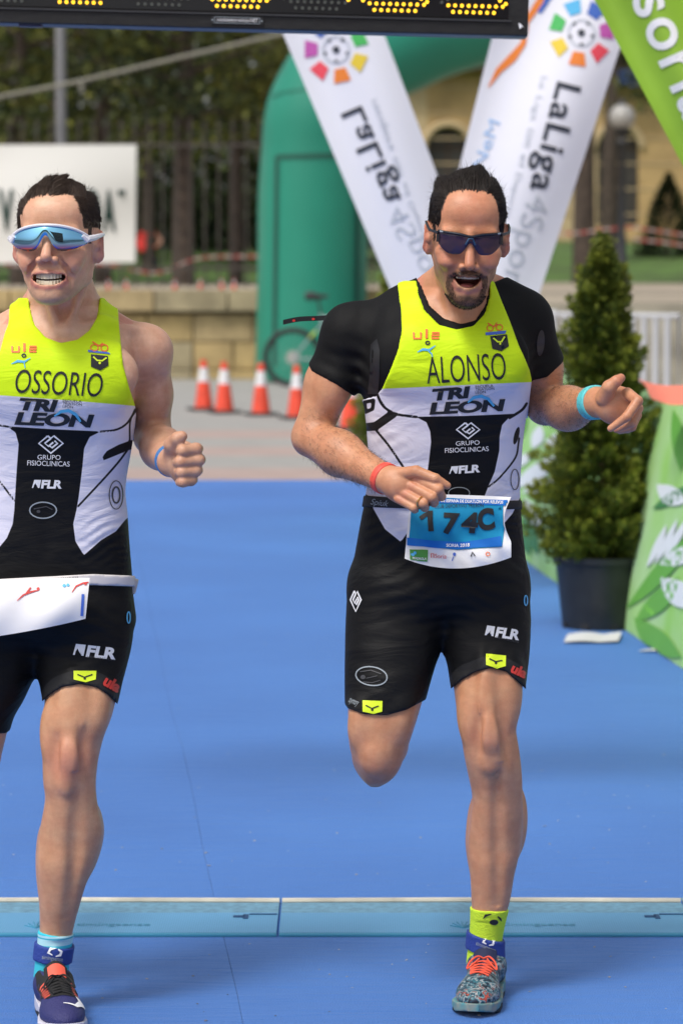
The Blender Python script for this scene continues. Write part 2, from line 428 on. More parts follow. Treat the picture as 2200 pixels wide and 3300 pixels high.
def head_prims(H, smile=1.0, nz=-.034, fold=1.0, jaw=0.0, mouth_w=.031, mouth_h=.011, cheek=1.0, nose=1.0, wide=1.0, grin=False):
    """jaw: how far the chin drops (m)"""
    p = []
    p += [H.e((0, .022, .034), (.0765, .097, .086), k=.02),
          H.e((0, -.030, .050), (.066, .055, .050), k=.02),                     # forehead
          H.e((0, -.014, -.022), (.067, .068, .066), k=.02),
          H.e((0, -.020, -.052 - jaw * .5), (.062 * wide, .062, .054), k=.02),               # cheeks and jaw
          H.e((0, -.040, -.086 - jaw), (.044 * wide, .046, .034), k=.02),                    # narrowing to the chin
          H.e((0, -.057, -.078 - jaw * .5), (.037, .032, .038), k=.018)]        # muzzle
    for s in (-1, 1):
        p += H.c([(s * .058, .016, -.045), (s * .050 * wide, .006, -.070 - jaw * .6), (s * .018, -.060, -.106 - jaw)], [.010, .010, .012], k=.02)
        p += [H.e((s * .045, -.056, -.028), (.022, .021, .016), k=.018),
              H.e((s * .040, -.067, -.046), (.020, .019, .015 * cheek), k=.014)]  # smiling cheek
        p += [H.e((s * .030, -.067, .014), (.024, .010, .008), k=.02)]           # brow
        p += [H.e((s * .031, -.088, -.004), (.015, .012, .010), k=.012, op='sub')]
        p += [H.e((s * .031, -.067, -.003), (.0125, .0125, .0125), k=.006)]       # eyeball and lids
    p += [H.e((0, -.077, -.110 - jaw), (.021, .016, .015), k=.018)]               # chin
    p += H.c([(0, -.080, .014), (0, -.089, -.008), (0, -.1055 * nose, nz)], [.0085, .0080, .0105], k=.011)
    for s in (-1, 1):
        p += [H.e((s * .0145, -.092, nz - .006), (.0080, .0105, .0078), k=.007)]
        p += [H.e((s * .0070, -.099, nz - .0140), (.0042, .006, .0045), k=.003, op='sub')]
    zm = -.078 - jaw * .45; c = .006 * smile; ym = -.0885; mw = mouth_w
    cy = lambda x: .013 * (x / .031) ** 2
    up = [(x * mw, ym + cy(x * mw), zm + (c if abs(x) == 1 else mouth_h * (.95 - .1 * (x == 0)))) for x in (-1, -.55, 0, .55, 1)]
    lo = [(x * mw, ym + .001 + cy(x * mw), zm + (c if abs(x) == 1 else -mouth_h * (1.15 if x == 0 else .75))) for x in (-1, -.6, 0, .6, 1)]
    p += H.c(up, [.0030, .0050, .0045, .0050, .0030], k=.007); p += H.c(lo, [.0030, .0055, .0066, .0055, .0030], k=.007)
    # the opening: a crescent that turns up at its corners
    for dy in (.002, .014, .024):
        xs_ = np.linspace(-.95, .95, 9)
        p += H.c([(x * mw, ym + dy + cy(x * mw), zm + c * abs(x) ** 2.2 - .0006) for x in xs_], [mouth_h * (.18 + .74 * (1 - abs(x) ** 2.4)) for x in xs_], k=.0025, op='sub')
    fd = .013 * (fold - 1)
    for s in (-1, 1):                                                              # smile folds
        p += H.c([(s * .021, -.089 + fd, nz - .004), (s * .033, -.084 + fd, nz - .018), (s * (mw + .0090), -.076 + fd, zm + .004), (s * (mw + .0085), -.073 + fd, zm - .012)], [.0022, .0046, .0046, .0008], k=.008, op='sub')
    # ears
    for s in (-1, 1):
        E = rot('Z', s * 24) @ rot('X', -8)
        p += [H.e((s * .081, .018, -.008), (.0070, .019, .031), E, k=.006), H.e((s * .077, .010, -.032), (.006, .010, .012), E, k=.006)]
        p += [H.e((s * .072, .010, -.012), (.009, .014, .027), k=.008)]
        p += [H.e((s * .0885, .011, -.008), (.0055, .011, .018), E, k=.004, op='sub')]
        p += [H.e((s * .0775, -.002, -.010), (.005, .005, .008), E, k=.005)]
    return p, zm

def finger(pts, rs, k=.003): return chain(pts, [r * .94 for r in rs], k)

def body_mesh(name, groups, base, lo, hi, h, hf, fx, fy, fz):
    ax = (axis(lo[0], hi[0], h, fx, hf), axis(lo[1], hi[1], h, fy, hf), axis(lo[2], hi[2], h, fz, hf))
    Fm = field(ax, groups); V, Q = surface(ax, Fm); return V, Q

def sstep(x, a, b): t = np.clip((x - a) / (b - a), 0, 1); return t * t * (3 - 2 * t)
def vnoise(V, sc, seed=0):
    """cheap smooth value noise in -1..1"""
    rs = np.random.RandomState(seed); out = np.zeros(len(V))
    for i in range(7):
        d = rs.normal(size=3); d /= np.linalg.norm(d); out += np.sin(V @ d * sc * (1 + .5 * i) + rs.uniform(0, 6.3)) / (1 + .35 * i)
    return out / 3.2

def skin_material(name):
    """skin: the pigment comes from the 'pigment' attribute, pores and blotches from noise"""
    m = bpy.data.materials.new(name); m.use_nodes = True; nt = m.node_tree; b = nt.nodes['Principled BSDF']; L = nt.links
    at = nt.nodes.new('ShaderNodeAttribute'); at.attribute_name = 'pigment'
    tc = nt.nodes.new('ShaderNodeTexCoord')
    n1 = nt.nodes.new('ShaderNodeTexNoise'); n1.inputs['Scale'].default_value = 30; n1.inputs['Detail'].default_value = 6; n1.inputs['Roughness'].default_value = .65
    n2 = nt.nodes.new('ShaderNodeTexNoise'); n2.inputs['Scale'].default_value = 420; n2.inputs['Detail'].default_value = 3
    for n in (n1, n2): L.new(tc.outputs['Object'], n.inputs['Vector'])
    r = nt.nodes.new('ShaderNodeValToRGB'); r.color_ramp.elements[0].position = .3; r.color_ramp.elements[1].position = .72
    r.color_ramp.elements[0].color = (.80, .70, .64, 1); r.color_ramp.elements[1].color = (1.0, 1.0, 1.0, 1)
    L.new(n1.outputs['Fac'], r.inputs['Fac'])
    mx = nt.nodes.new('ShaderNodeMix'); mx.data_type = 'RGBA'; mx.blend_type = 'MULTIPLY'; mx.inputs[0].default_value = 1
    L.new(at.outputs['Color'], mx.inputs[6]); L.new(r.outputs[0], mx.inputs[7]); L.new(mx.outputs[2], b.inputs['Base Color'])
    b.inputs['Roughness'].default_value = .42; b.inputs['Specular IOR Level'].default_value = .45
    b.inputs['Subsurface Weight'].default_value = .12; b.inputs['Subsurface Radius'].default_value = (1, .35, .2); b.inputs['Subsurface Scale'].default_value = .006
    bp = nt.nodes.new('ShaderNodeBump'); bp.inputs['Strength'].default_value = .26; bp.inputs['Distance'].default_value = .003
    ad = nt.nodes.new('ShaderNodeMath'); ad.operation = 'ADD'; L.new(n1.outputs['Fac'], ad.inputs[0]); L.new(n2.outputs['Fac'], ad.inputs[1])
    L.new(ad.outputs[0], bp.inputs['Height']); L.new(bp.outputs[0], b.inputs['Normal'])
    return m
def set_col(me, name, col):
    a = me.attributes.new(name, 'FLOAT_COLOR', 'POINT'); c = np.ones((len(col), 4), np.float32); c[:, :3] = np.clip(col, 0, 1); a.data.foreach_set('color', c.ravel())
def set_f(me, name, val):
    a = me.attributes.new(name, 'FLOAT', 'POINT'); a.data.foreach_set('value', np.asarray(val, np.float32))
def verts(o): v = np.empty(len(o.data.vertices) * 3, np.float32); o.data.vertices.foreach_get('co', v); return v.reshape(-1, 3).astype(float)
def normals(o): v = np.empty(len(o.data.vertices) * 3, np.float32); o.data.vertex_normals.foreach_get('vector', v); return v.reshape(-1, 3).astype(float)

def strands(name, roots, dirs, length, width, bend, material, parent, seed=0, segs=4, curl=.0, clumps=0, gather=.6):
    """short hairs, each a thin tapered three-sided blade; clumps: how many tufts they gather into"""
    rs = np.random.RandomState(seed); n = len(roots)
    d = dirs / np.linalg.norm(dirs, axis=1)[:, None]
    L = np.asarray(length) * (1 + .22 * rs.uniform(-1, 1, n))
    if clumps:
        ci = rs.choice(n, clumps, replace=False); cr = roots[ci]
        near = np.concatenate([np.argmin(((roots[a:a + 2000, None] - cr[None]) ** 2).sum(2), 1) for a in range(0, n, 2000)])
        cd = d[ci] + .38 * rs.normal(size=(clumps, 3)); cd /= np.linalg.norm(cd, axis=1)[:, None]; cl = L[ci] * rs.uniform(.75, 1.45, clumps)
        tip = cr + cd * cl[:, None]; v = tip[near] - roots; g = gather * rs.uniform(.5, 1.1, n)[:, None]
        v = d * L[:, None] * (1 - g) + v * g; L = np.clip(np.linalg.norm(v, axis=1), L * .6, L * 1.6); d = v / np.linalg.norm(v, axis=1)[:, None]
    side = np.cross(d, rs.normal(size=(n, 3))); side /= np.linalg.norm(side, axis=1)[:, None]; oth = np.cross(d, side)
    p = roots.copy(); rings = []
    for s in range(segs + 1):
        w = width * (1 - .85 * s / segs)
        rings.append([p + side * w, p - side * w * .5 + oth * w * .87, p - side * w * .5 - oth * w * .87])
        d = d + bend / segs + curl * rs.normal(size=(n, 3)) / segs; d /= np.linalg.norm(d, axis=1)[:, None]
        p = p + d * (L / segs)[:, None]
    A = np.array(rings).reshape((segs + 1) * 3, n, 3); V = A.transpose(1, 0, 2).reshape(-1, 3); k = (segs + 1) * 3
    f = []
    for s in range(segs):
        for a in range(3): f.append((s * 3 + a, s * 3 + (a + 1) % 3, s * 3 + 3 + (a + 1) % 3, s * 3 + 3 + a))
    f = np.array(f); Q = (f[None] + (np.arange(n) * k)[:, None, None]).reshape(-1, 4)
    return mesh_np(name, V, Q, material, parent)

M_HAIR = mat('dark_hair', (.020, .014, .011), rough=.5, spec=.3)
M_HAIR2 = mat('brown_hair', (.050, .031, .021), rough=.5, spec=.3)
M_TEETH = mat('teeth', (.70, .64, .50), rough=.25)
M_LIME_SOCK = mat('lime_knit', (.58, .80, .03), rough=.8, bump=(260, .3))
M_INK = mat('black_print', (.012, .012, .013), rough=.55)
M_WPRINT = mat('white_print', (.80, .80, .82), rough=.5)
M_GPRINT = mat('grey_print', (.30, .34, .37), rough=.5)
M_DPRINT = mat('dark_grey_print', (.055, .055, .06), rough=.5)
M_RPRINT = mat('red_print', (.62, .04, .03), rough=.5)
M_OPRINT = mat('orange_print', (.85, .16, .02), rough=.5)
M_CYAN = mat('cyan_print', (.10, .45, .75), rough=.5)
M_BLUEP = mat('blue_print', (.05, .13, .55), rough=.5)
M_LIMEP = mat('lime_print', (.72, .90, .02), rough=.5)

def suit_material(name):
    """stretch cloth printed with lime, white and black panels; the panel outlines come from distance attributes"""
    m = bpy.data.materials.new(name); m.use_nodes = True; nt = m.node_tree; b = nt.nodes['Principled BSDF']; L = nt.links
    def thr(att, w=.0006):
        a = nt.nodes.new('ShaderNodeAttribute'); a.attribute_name = att
        r = nt.nodes.new('ShaderNodeMapRange'); r.inputs[1].default_value = -w; r.inputs[2].default_value = w; r.inputs[3].default_value = 1; r.inputs[4].default_value = 0
        L.new(a.outputs['Fac'], r.inputs[0]); return r.outputs[0]
    def mix(fac, a, c):
        x = nt.nodes.new('ShaderNodeMix'); x.data_type = 'RGBA'; L.new(fac, x.inputs[0])
        if isinstance(a, tuple): x.inputs[6].default_value = (*a, 1)
        else: L.new(a, x.inputs[6])
        x.inputs[7].default_value = (*c, 1); return x.outputs[2]
    c = mix(thr('band_sd'), (.0050, .0050, .0056), (.018, .018, .019))
    c = mix(thr('white_sd'), c, (.70, .69, .80))
    c = mix(thr('lime_sd'), c, (.62, .86, .012))
    c = mix(thr('line_sd'), c, (.010, .010, .011))
    L.new(c, b.inputs['Base Color'])
    b.inputs['Roughness'].default_value = .6; b.inputs['Specular IOR Level'].default_value = .2
    tc = nt.nodes.new('ShaderNodeTexCoord'); mp = nt.nodes.new('ShaderNodeMapping'); mp.inputs['Scale'].default_value = (.55, 1, 1.6)
    n = nt.nodes.new('ShaderNodeTexNoise'); n.inputs['Scale'].default_value = 12; n.inputs['Detail'].default_value = 4; n.inputs['Distortion'].default_value = .8
    L.new(tc.outputs['Object'], mp.inputs[0]); L.new(mp.outputs[0], n.inputs['Vector'])
    bp = nt.nodes.new('ShaderNodeBump'); bp.inputs['Strength'].default_value = .42; bp.inputs['Distance'].default_value = .016
    L.new(n.outputs['Fac'], bp.inputs['Height']); L.new(bp.outputs[0], b.inputs['Normal'])
    return m
M_SUIT = suit_material('tri_suit_cloth')
M_BASE = mat('black_base_layer', (.006, .006, .0065), rough=.7, spec=.18, bump=(16, .35))

def plane_region(a, n):
    a = np.array(a); n = np.array(n, float); n /= np.linalg.norm(n)
    return lambda X, Y, Z: (X - a[0]) * n[0] + (Y - a[1]) * n[1] + (Z - a[2]) * n[2]
def slab(a, b, tilt=None):
    """band between two points along a limb"""
    a = np.array(a); b = np.array(b); n = (b - a) / np.linalg.norm(b - a)
    return lambda X, Y, Z: np.maximum((X - b[0]) * n[0] + (Y - b[1]) * n[1] + (Z - b[2]) * n[2], -((X - a[0]) * n[0] + (Y - a[1]) * n[1] + (Z - a[2]) * n[2]))
def diamond(cx, cy, a, b, w):
    D = lambda x, y: (cx + x * a, cy + y * b)
    return join2d([stroke2d([D(-.25, -.75), D(-1, 0), D(0, 1), D(1, 0), D(.25, -.75), D(0, -.5), D(-.25, -.75)], w), stroke2d([D(0, -.5), D(-.5, 0), D(-.2, .3), D(.2, -.1)], w), stroke2d([D(-.1, .25), D(.1, .45), D(.55, 0), D(.3, -.25)], w)])
def flr(x0, y0, x1, y1, h, sh=.15):
    e = np.array([x1 - x0, y1 - y0]); bx = [(x0, y0), (x0 + h * sh, y0 - h)]
    t0 = np.array([x0, y0]) + e * .30
    k = [(0, 0), (.04, 1), (.27, 1), (.25, 0), (.2, 0), (.2, .75), (.13, .35), (.09, .6), (.055, .3), (.045, 0)]
    pts = [np.array([x0, y0]) + e * a + np.array([h * sh * b, -h * b]) for a, b in k]
    return join2d([poly2d(pts), fit_text('FLR', t0, (x1, y1), h, shear=sh, bold=.045)])
def ule(x, y, w, h):
    q_ = lambda a, b: (x + a * w, y + b * h)
    return join2d([stroke2d([q_(.03, .25), q_(.03, 1), q_(.30, 1), q_(.30, .25)], 7), stroke2d([q_(.52, -.15), q_(.52, 1)], 8), stroke2d([q_(.72, .3), q_(1, .3), q_(1, .62), q_(.72, .62), q_(.72, .98), q_(1.0, .98)], 6)])

def reg(sd):
    def f(X, Y, Z):
        u, v = proj(X + 0 * Y + 0 * Z, Y + 0 * X + 0 * Z, Z + 0 * X + 0 * Y); return sd(u, v)
    return f
def wrap_pt(H, x, z, lift=0, r_=.088, y0=-.016):
    """point on the wrap of a pair of sports glasses"""
    a = x / r_; return H(r_ * math.sin(a) * .98, y0 - r_ * math.cos(a) - lift, z)
def lens_mesh(H, name, top_f, bot_f, x0, x1, m, par, n=28, th=.0016, bulge=.0015, r_=.088, y0=-.016):
    V = []
    for s in (0, 1):
        for j in range(9):
            for i in range(n + 1):
                x = x0 + (x1 - x0) * i / n; z = top_f(x) + (bot_f(x) - top_f(x)) * j / 8
                V.append(wrap_pt(H, x, z, bulge * math.sin(j / 8 * math.pi) - s * th, r_, y0))
    N = (n + 1) * 9; Q = []
    for j in range(8):
        for i in range(n):
            a = j * (n + 1) + i; Q.append((a, a + n + 1, a + n + 2, a + 1)); Q.append((N + a, N + a + 1, N + a + n + 2, N + a + n + 1))
    for i in range(n):
        Q.append((i, i + 1, N + i + 1, N + i)); a = 8 * (n + 1) + i; Q.append((a + 1, a, N + a, N + a + 1))
    return mesh_np(name, V, Q, m, par)

# ------------------------------------------------------------------ running shoes
def shoe_shape():
    up = [el((.002, .140, .034), (.043, .072, .029), k=.025), rc((0, .012, .058), (.001, .125, .036), .036, .031, k=.03), el((0, -.028, .045), (.034, .042, .046), k=.03), el((0, -.014, .066), (.034, .046, .026), k=.025),
          el((0, -.016, .108), (.027, .037, .038), k=.006, op='sub'), rc((0, .010, .118), (0, .045, .116), .022, .012, k=.008, op='sub')]
    return up
def sole_region(X, Y, Z):
    t = (Y + .072) / .287; tc_ = np.clip(t, 0, 1)
    w = np.interp(tc_, [0, .08, .25, .45, .62, .78, .92, 1], [.022, .033, .036, .036, .045, .048, .034, .010]); cx = np.interp(tc_, [0, .5, .8, 1], [0, -.002, .004, .002])
    top = np.interp(tc_, [0, .3, .6, .85, 1], [.036, .030, .024, .024, .030]); bot = np.interp(tc_, [0, .06, .75, 1], [.008, 0, 0, .018])
    d = np.maximum(np.abs(X - cx) - w, np.maximum(-Y - .072, Y - .215)); d = np.maximum(d, np.maximum(Z - top, bot - Z)); return d
PLATES = {}
def make_shoe(o, R, parent, m_up, m_sole, m_tread, m_lace, m_lining, label):
    o = np.array(o); R = np.array(R)
    lo, hi = np.array([-.07, -.09, -.01]), np.array([.07, .235, .15]); h = .0026
    ax = tuple(axis(a, b, h) for a, b in zip(lo, hi)); X, Y, Z = ax[0][:, None, None], ax[1][None, :, None], ax[2][None, None, :]
    U = field(ax, [(shoe_shape(), 0)]); G = np.maximum(U, .016 - Z); V, Q = surface(ax, G.astype(np.float32))
    Wd = lambda v: o + np.asarray(v) @ R.T
    shoe = mesh_np('shoe', Wd(V), Q, m_up, parent); shoe['label'] = label
    bv = BVHTree.FromPolygons(V.tolist(), Q.tolist())
    # midsole and outsole
    S_ = sole_region(X, Y, Z) - .002; S_ = np.maximum(S_, .010 - Z + .004 * np.sin(Y * 60)); S_ = np.broadcast_to(S_, U.shape).astype(np.float32).copy()
    V2, Q2 = surface(ax, S_); mesh_np('midsole', Wd(V2), Q2, m_sole, shoe)
    T_ = np.maximum(sole_region(X, Y, Z) - .001, Z - .0125 - .01 * np.clip((Y - .16) / .05, 0, 1)); V3, Q3 = surface(ax, np.broadcast_to(T_, U.shape).astype(np.float32)); mesh_np('outsole', Wd(V3), Q3, m_tread, shoe)
    def drop(x, y, lift=.002):
        hit, n, _, _ = bv.ray_cast(Vector((x, y, .3)), Vector((0, 0, -1))); return (np.array(hit) + np.array(n) * lift) if hit is not None else np.array([x, y, .06])
    # tongue
    tv = []; n = 8
    for j in range(13):
        y = .118 - .008 * j * 1.0; w = .012 + .012 * min(1, j / 6)
        for i in range(n + 1):
            x = -w + 2 * w * i / n; pt = drop(x, min(max(y, .04), .118), .001)
            if y < .062: pt = np.array([x, y - .004, drop(x, .062)[2] + (.062 - y) * .75 - (x / w) ** 2 * .006])
            tv.append(pt + np.array([0, 0, .0015]))
    Q4 = [(j * (n + 1) + i, j * (n + 1) + i + 1, (j + 1) * (n + 1) + i + 1, (j + 1) * (n + 1) + i) for j in range(12) for i in range(n)]; tv = np.array(tv); N4 = len(tv)
    mesh_np('tongue', Wd(np.vstack([tv, tv - np.array([0, -.001, .005])])), np.vstack([np.array(Q4), np.array(Q4)[:, ::-1] + N4]), m_lining, shoe)
    # laces, one tube per crossing
    for j in range(5):
        y = .056 + j * .0150; w = .023 - .0012 * j
        for s in (-1, 1):
            pts = [drop(-s * w + s * 2 * w * t, y + .012 * t, .0032 + .001 * (s > 0)) for t in np.linspace(0, 1, 7)]
            MB().tube([Wd(q) for q in pts], .0019, 6).build('lace', m_lace, shoe, smooth=True)
    for s in (-1, 1):
        b = drop(0, .052, .005); e = [b, b + np.array([s * .012, .004, .005]), b + np.array([s * .026, .016, -.004]), b + np.array([s * .031, .030, -.016]), b + np.array([s * .022, .024, -.010]), b + np.array([s * .008, .006, .001])]
        sm = smooth_rows(e, 5); MB().tube([Wd(q) for q in sm], .0019, 6).build('lace_bow', m_lace, shoe, smooth=True)
    return shoe, bv, Wd, drop, tv.reshape(13, n + 1, 3)
def frame_of(fwd, up):
    f = np.array(fwd, float); f /= np.linalg.norm(f); u = np.array(up, float); r = np.cross(f, u); r /= np.linalg.norm(r); u = np.cross(r, f); return np.stack([r, f, u], 1)
def camo(name, cols, scale):
    m = mat(name, cols[0], rough=.55); nt = m.node_tree; b = nt.nodes['Principled BSDF']; tc = nt.nodes.new('ShaderNodeTexCoord')
    n = nt.nodes.new('ShaderNodeTexNoise'); n.inputs['Scale'].default_value = scale; n.inputs['Detail'].default_value = 4; n.inputs['Distortion'].default_value = 1.2
    r = nt.nodes.new('ShaderNodeValToRGB'); r.color_ramp.interpolation = 'CONSTANT'; e = r.color_ramp.elements
    k = len(cols); e[0].position = 0; e[0].color = (*cols[0], 1); e[1].position = .40; e[1].color = (*cols[1], 1)
    for i in range(2, k):
        q = e.new(.40 + .30 * (i - 1) / (k - 1)); q.color = (*cols[i], 1)
    nt.links.new(tc.outputs['Object'], n.inputs['Vector']); nt.links.new(n.outputs['Fac'], r.inputs['Fac']); nt.links.new(r.outputs[0], b.inputs['Base Color'])
    return m
M_CHIP = mat('blue_neoprene', (.018, .045, .26), rough=.7, bump=(200, .3))
M_RUBBER = mat('black_rubber', (.015, .015, .016), rough=.7)
# ------------------------------------------------------------------ ground, carpet, terrace, wall
RND = random.Random(5)
def sheet(name, pts, z_top, thick, m):
    """flat slab from a ground outline"""
    n = len(pts); V = [(x, y, z_top) for x, y in pts] + [(x, y, z_top - thick) for x, y in pts]
    return structure(MB().add(V, [tuple(range(n)), tuple(range(2 * n - 1, n - 1, -1))] + [(i, i + n, (i + 1) % n + n, (i + 1) % n) for i in range(n)]).build(name, m))
def paving_material():
    m = mat('paving', (.36, .34, .31), rough=.8); nt = m.node_tree; b = nt.nodes['Principled BSDF']; L = nt.links
    tc = nt.nodes.new('ShaderNodeTexCoord'); sp = nt.nodes.new('ShaderNodeSeparateXYZ'); L.new(tc.outputs['Object'], sp.inputs[0])
    r = nt.nodes.new('ShaderNodeValToRGB'); r.color_ramp.interpolation = 'LINEAR'; e = r.color_ramp.elements
    mr = nt.nodes.new('ShaderNodeMapRange'); mr.inputs[1].default_value = 22; mr.inputs[2].default_value = 44
    g = (.33, .32, .30, 1); pk = (.40, .30, .265, 1)
    e[0].position = 0; e[0].color = pk; e[1].position = 1; e[1].color = g
    for pos, c in ((.105, pk), (.12, g), (.18, g), (.19, pk), (.235, pk), (.25, g), (.30, g), (.315, pk), (.36, pk), (.38, g)): q = e.new(pos); q.color = c
    n = nt.nodes.new('ShaderNodeTexNoise'); n.inputs['Scale'].default_value = 3.0; n.inputs['Detail'].default_value = 8; L.new(tc.outputs['Object'], n.inputs['Vector'])
    r2 = nt.nodes.new('ShaderNodeValToRGB'); r2.color_ramp.elements[0].color = (.75, .75, .75, 1); r2.color_ramp.elements[1].color = (1.1, 1.1, 1.1, 1); L.new(n.outputs['Fac'], r2.inputs[0])
    mx = nt.nodes.new('ShaderNodeMix'); mx.data_type = 'RGBA'; mx.blend_type = 'MULTIPLY'; mx.inputs[0].default_value = 1
    L.new(sp.outputs[1], mr.inputs[0]); L.new(mr.outputs[0], r.inputs[0]); L.new(r.outputs[0], mx.inputs[6]); L.new(r2.outputs[0], mx.inputs[7]); L.new(mx.outputs[2], b.inputs['Base Color'])
    return m
structure(MB().box((0, 200, -.07), (700, 900, .1)).build('ground', mat('earth', (.14, .12, .10), rough=.9, noise=(.4, .3))))
sheet('pavement', [(-14, -8), (14, -8), (14, 44.2), (-14, 44.2)], -.008, .03, paving_material())
def carpet_material():
    m = mat('blue_carpet', (.045, .135, .46), rough=.72, spec=.35, sheen=.25); nt = m.node_tree; b = nt.nodes['Principled BSDF']; L = nt.links
    b.inputs['Sheen Roughness'].default_value = .45; b.inputs['Sheen Tint'].default_value = (.75, .85, 1, 1)
    tc = nt.nodes.new('ShaderNodeTexCoord'); mp = nt.nodes.new('ShaderNodeMapping'); mp.inputs['Scale'].default_value = (1.6, 9, 1); L.new(tc.outputs['Object'], mp.inputs[0])
    n = nt.nodes.new('ShaderNodeTexNoise'); n.inputs['Scale'].default_value = 2.6; n.inputs['Detail'].default_value = 7; n.inputs['Distortion'].default_value = .5; L.new(mp.outputs[0], n.inputs['Vector'])
    n2 = nt.nodes.new('ShaderNodeTexNoise'); n2.inputs['Scale'].default_value = 260; n2.inputs['Detail'].default_value = 3; L.new(tc.outputs['Object'], n2.inputs['Vector'])
    n3 = nt.nodes.new('ShaderNodeTexNoise'); n3.inputs['Scale'].default_value = .9; n3.inputs['Detail'].default_value = 5; L.new(tc.outputs['Object'], n3.inputs['Vector'])
    ad = nt.nodes.new('ShaderNodeMath'); ad.operation = 'MULTIPLY_ADD'; ad.inputs[1].default_value = .35; L.new(n2.outputs['Fac'], ad.inputs[0]); L.new(n.outputs['Fac'], ad.inputs[2])
    bp = nt.nodes.new('ShaderNodeBump'); bp.inputs['Strength'].default_value = .6; bp.inputs['Distance'].default_value = .014; L.new(ad.outputs[0], bp.inputs['Height']); L.new(bp.outputs[0], b.inputs['Normal'])
    mi = nt.nodes.new('ShaderNodeMath'); mi.operation = 'MULTIPLY_ADD'; mi.inputs[1].default_value = .5; L.new(n3.outputs['Fac'], mi.inputs[0]); L.new(n2.outputs['Fac'], mi.inputs[2])
    r = nt.nodes.new('ShaderNodeValToRGB'); r.color_ramp.elements[0].position = .52; r.color_ramp.elements[1].position = .95
    r.color_ramp.elements[0].color = (.020, .108, .385, 1); r.color_ramp.elements[1].color = (.046, .185, .56, 1); L.new(mi.outputs[0], r.inputs[0]); L.new(r.outputs[0], b.inputs['Base Color'])
    return m
M_CARPET = carpet_material()
s0, s1 = ground(770, 3240), ground(470, 1900); sl = (s1[0] - s0[0]) / (s1[1] - s0[1]); sx = lambda y: s0[0] + sl * (y - s0[1])
g0, g1 = ground(1700, 1815), ground(2200, 2160); gl = (g1[0] - g0[0]) / (g1[1] - g0[1]); gx = lambda y: g0[0] + gl * (y - g0[1])      # foot of the green barrier
YF = float(ground(700, 1547)[1])
def strip(lx, rx, y0, y1, n=26):
    """one length of carpet with slightly uneven edges"""
    ys = np.linspace(y0, y1, n); return [(lx(y), y) for y in ys] + [(rx(y), y) for y in ys[::-1]]
wob = lambda y, s: .004 * math.sin(y * 2.1 + s) + .0025 * math.sin(y * 6.3 + 2 * s)
o = sheet('carpet', strip(lambda y: sx(y) - 3.0, lambda y: sx(y) - .0005 + wob(y, 0), 1.5, YF)[::-1], 0, .006, M_CARPET); o['label'] = 'blue carpet length beside the long seam'
o = sheet('carpet', strip(lambda y: sx(y) + .0005 + wob(y, 0), lambda y: gx(y) + .9, 1.5, YF)[::-1], 0, .006, M_CARPET)
sheet('seam_shade_strip', strip(lambda y: sx(y) - .06, lambda y: sx(y) + .06, 1.5, YF - .05)[::-1], -.0062, .0015, mat('seam_shade', (.015, .05, .16), rough=.9))  # strip added below the seam; its dark blue stands in for shade in the gap
# flecks of paper and grit trodden into the carpet
fm = MB()
for i in range(150):
    v = RND.choice([RND.uniform(1900, 3290), RND.uniform(2400, 3290)]); u = RND.uniform(0, 2200); c = ground(u, v, .0015); a = RND.uniform(0, 6.3); l = RND.uniform(.002, .007) * (1.5 if RND.random() < .08 else 1); w = l * RND.uniform(.25, .7)
    M = Matrix.Rotation(a, 3, 'Z') @ Matrix.Rotation(RND.uniform(-.4, .4), 3, 'X'); fm.box(c, (l, w, .0012), M)
fl = fm.build('litter', mat('paper_flecks', (.62, .58, .55), rough=.8, noise=(1.3, .8))); fl['kind'] = 'stuff'; fl['label'] = 'pale flecks scattered over the blue carpet'
# ---- terrace behind the retaining wall, path and lawn
TZ = 1.15
V = [(-40, 44.3, TZ), (1.55, 44.3, TZ), (1.55, 60, TZ), (-40, 60, TZ), (1.55, 33, TZ), (30, 33, TZ), (30, 60, TZ), (-40, 76, TZ), (30, 76, TZ)]
terr = MB().add(V, [(0, 1, 2, 3), (4, 5, 6, 2, 1), (3, 2, 6, 8, 7)]).build('terrace', mat('sandy_path', (.36, .30, .225), rough=.9, noise=(.5, .25))); structure(terr)
structure(MB().add([(1.55, 33, TZ), (30, 33, TZ), (30, 31.2, -.02), (1.55, 31.2, -.02), (1.55, 44.3, TZ), (1.55, 44.3, -.02)], [(0, 3, 2, 1), (0, 4, 5, 3)]).build('embankment', mat('bank_earth', (.22, .20, .15), rough=.9, noise=(2, .4))))
n = 30; V = []; Fs = []
for j in range(13):
    y = 72 + j * 7; z = TZ + .004 + .85 * float(sstep(np.array(y), 76, 92)) + .012 * max(0, y - 92)
    for i in range(n + 1): x = -45 + i * 3.2; V.append((x, y, z + .12 * math.sin(x * .3 + y * .2) * (j > 0)))
for j in range(12):
    for i in range(n): a = j * (n + 1) + i; Fs.append((a, a + 1, a + n + 2, a + n + 1))
structure(MB().add(V, Fs).build('lawn', mat('grass_turf', (.075, .15, .022), rough=.9, noise=(1.2, .55, (.05, .075, .02)), bump=(40, .6)), smooth=True))
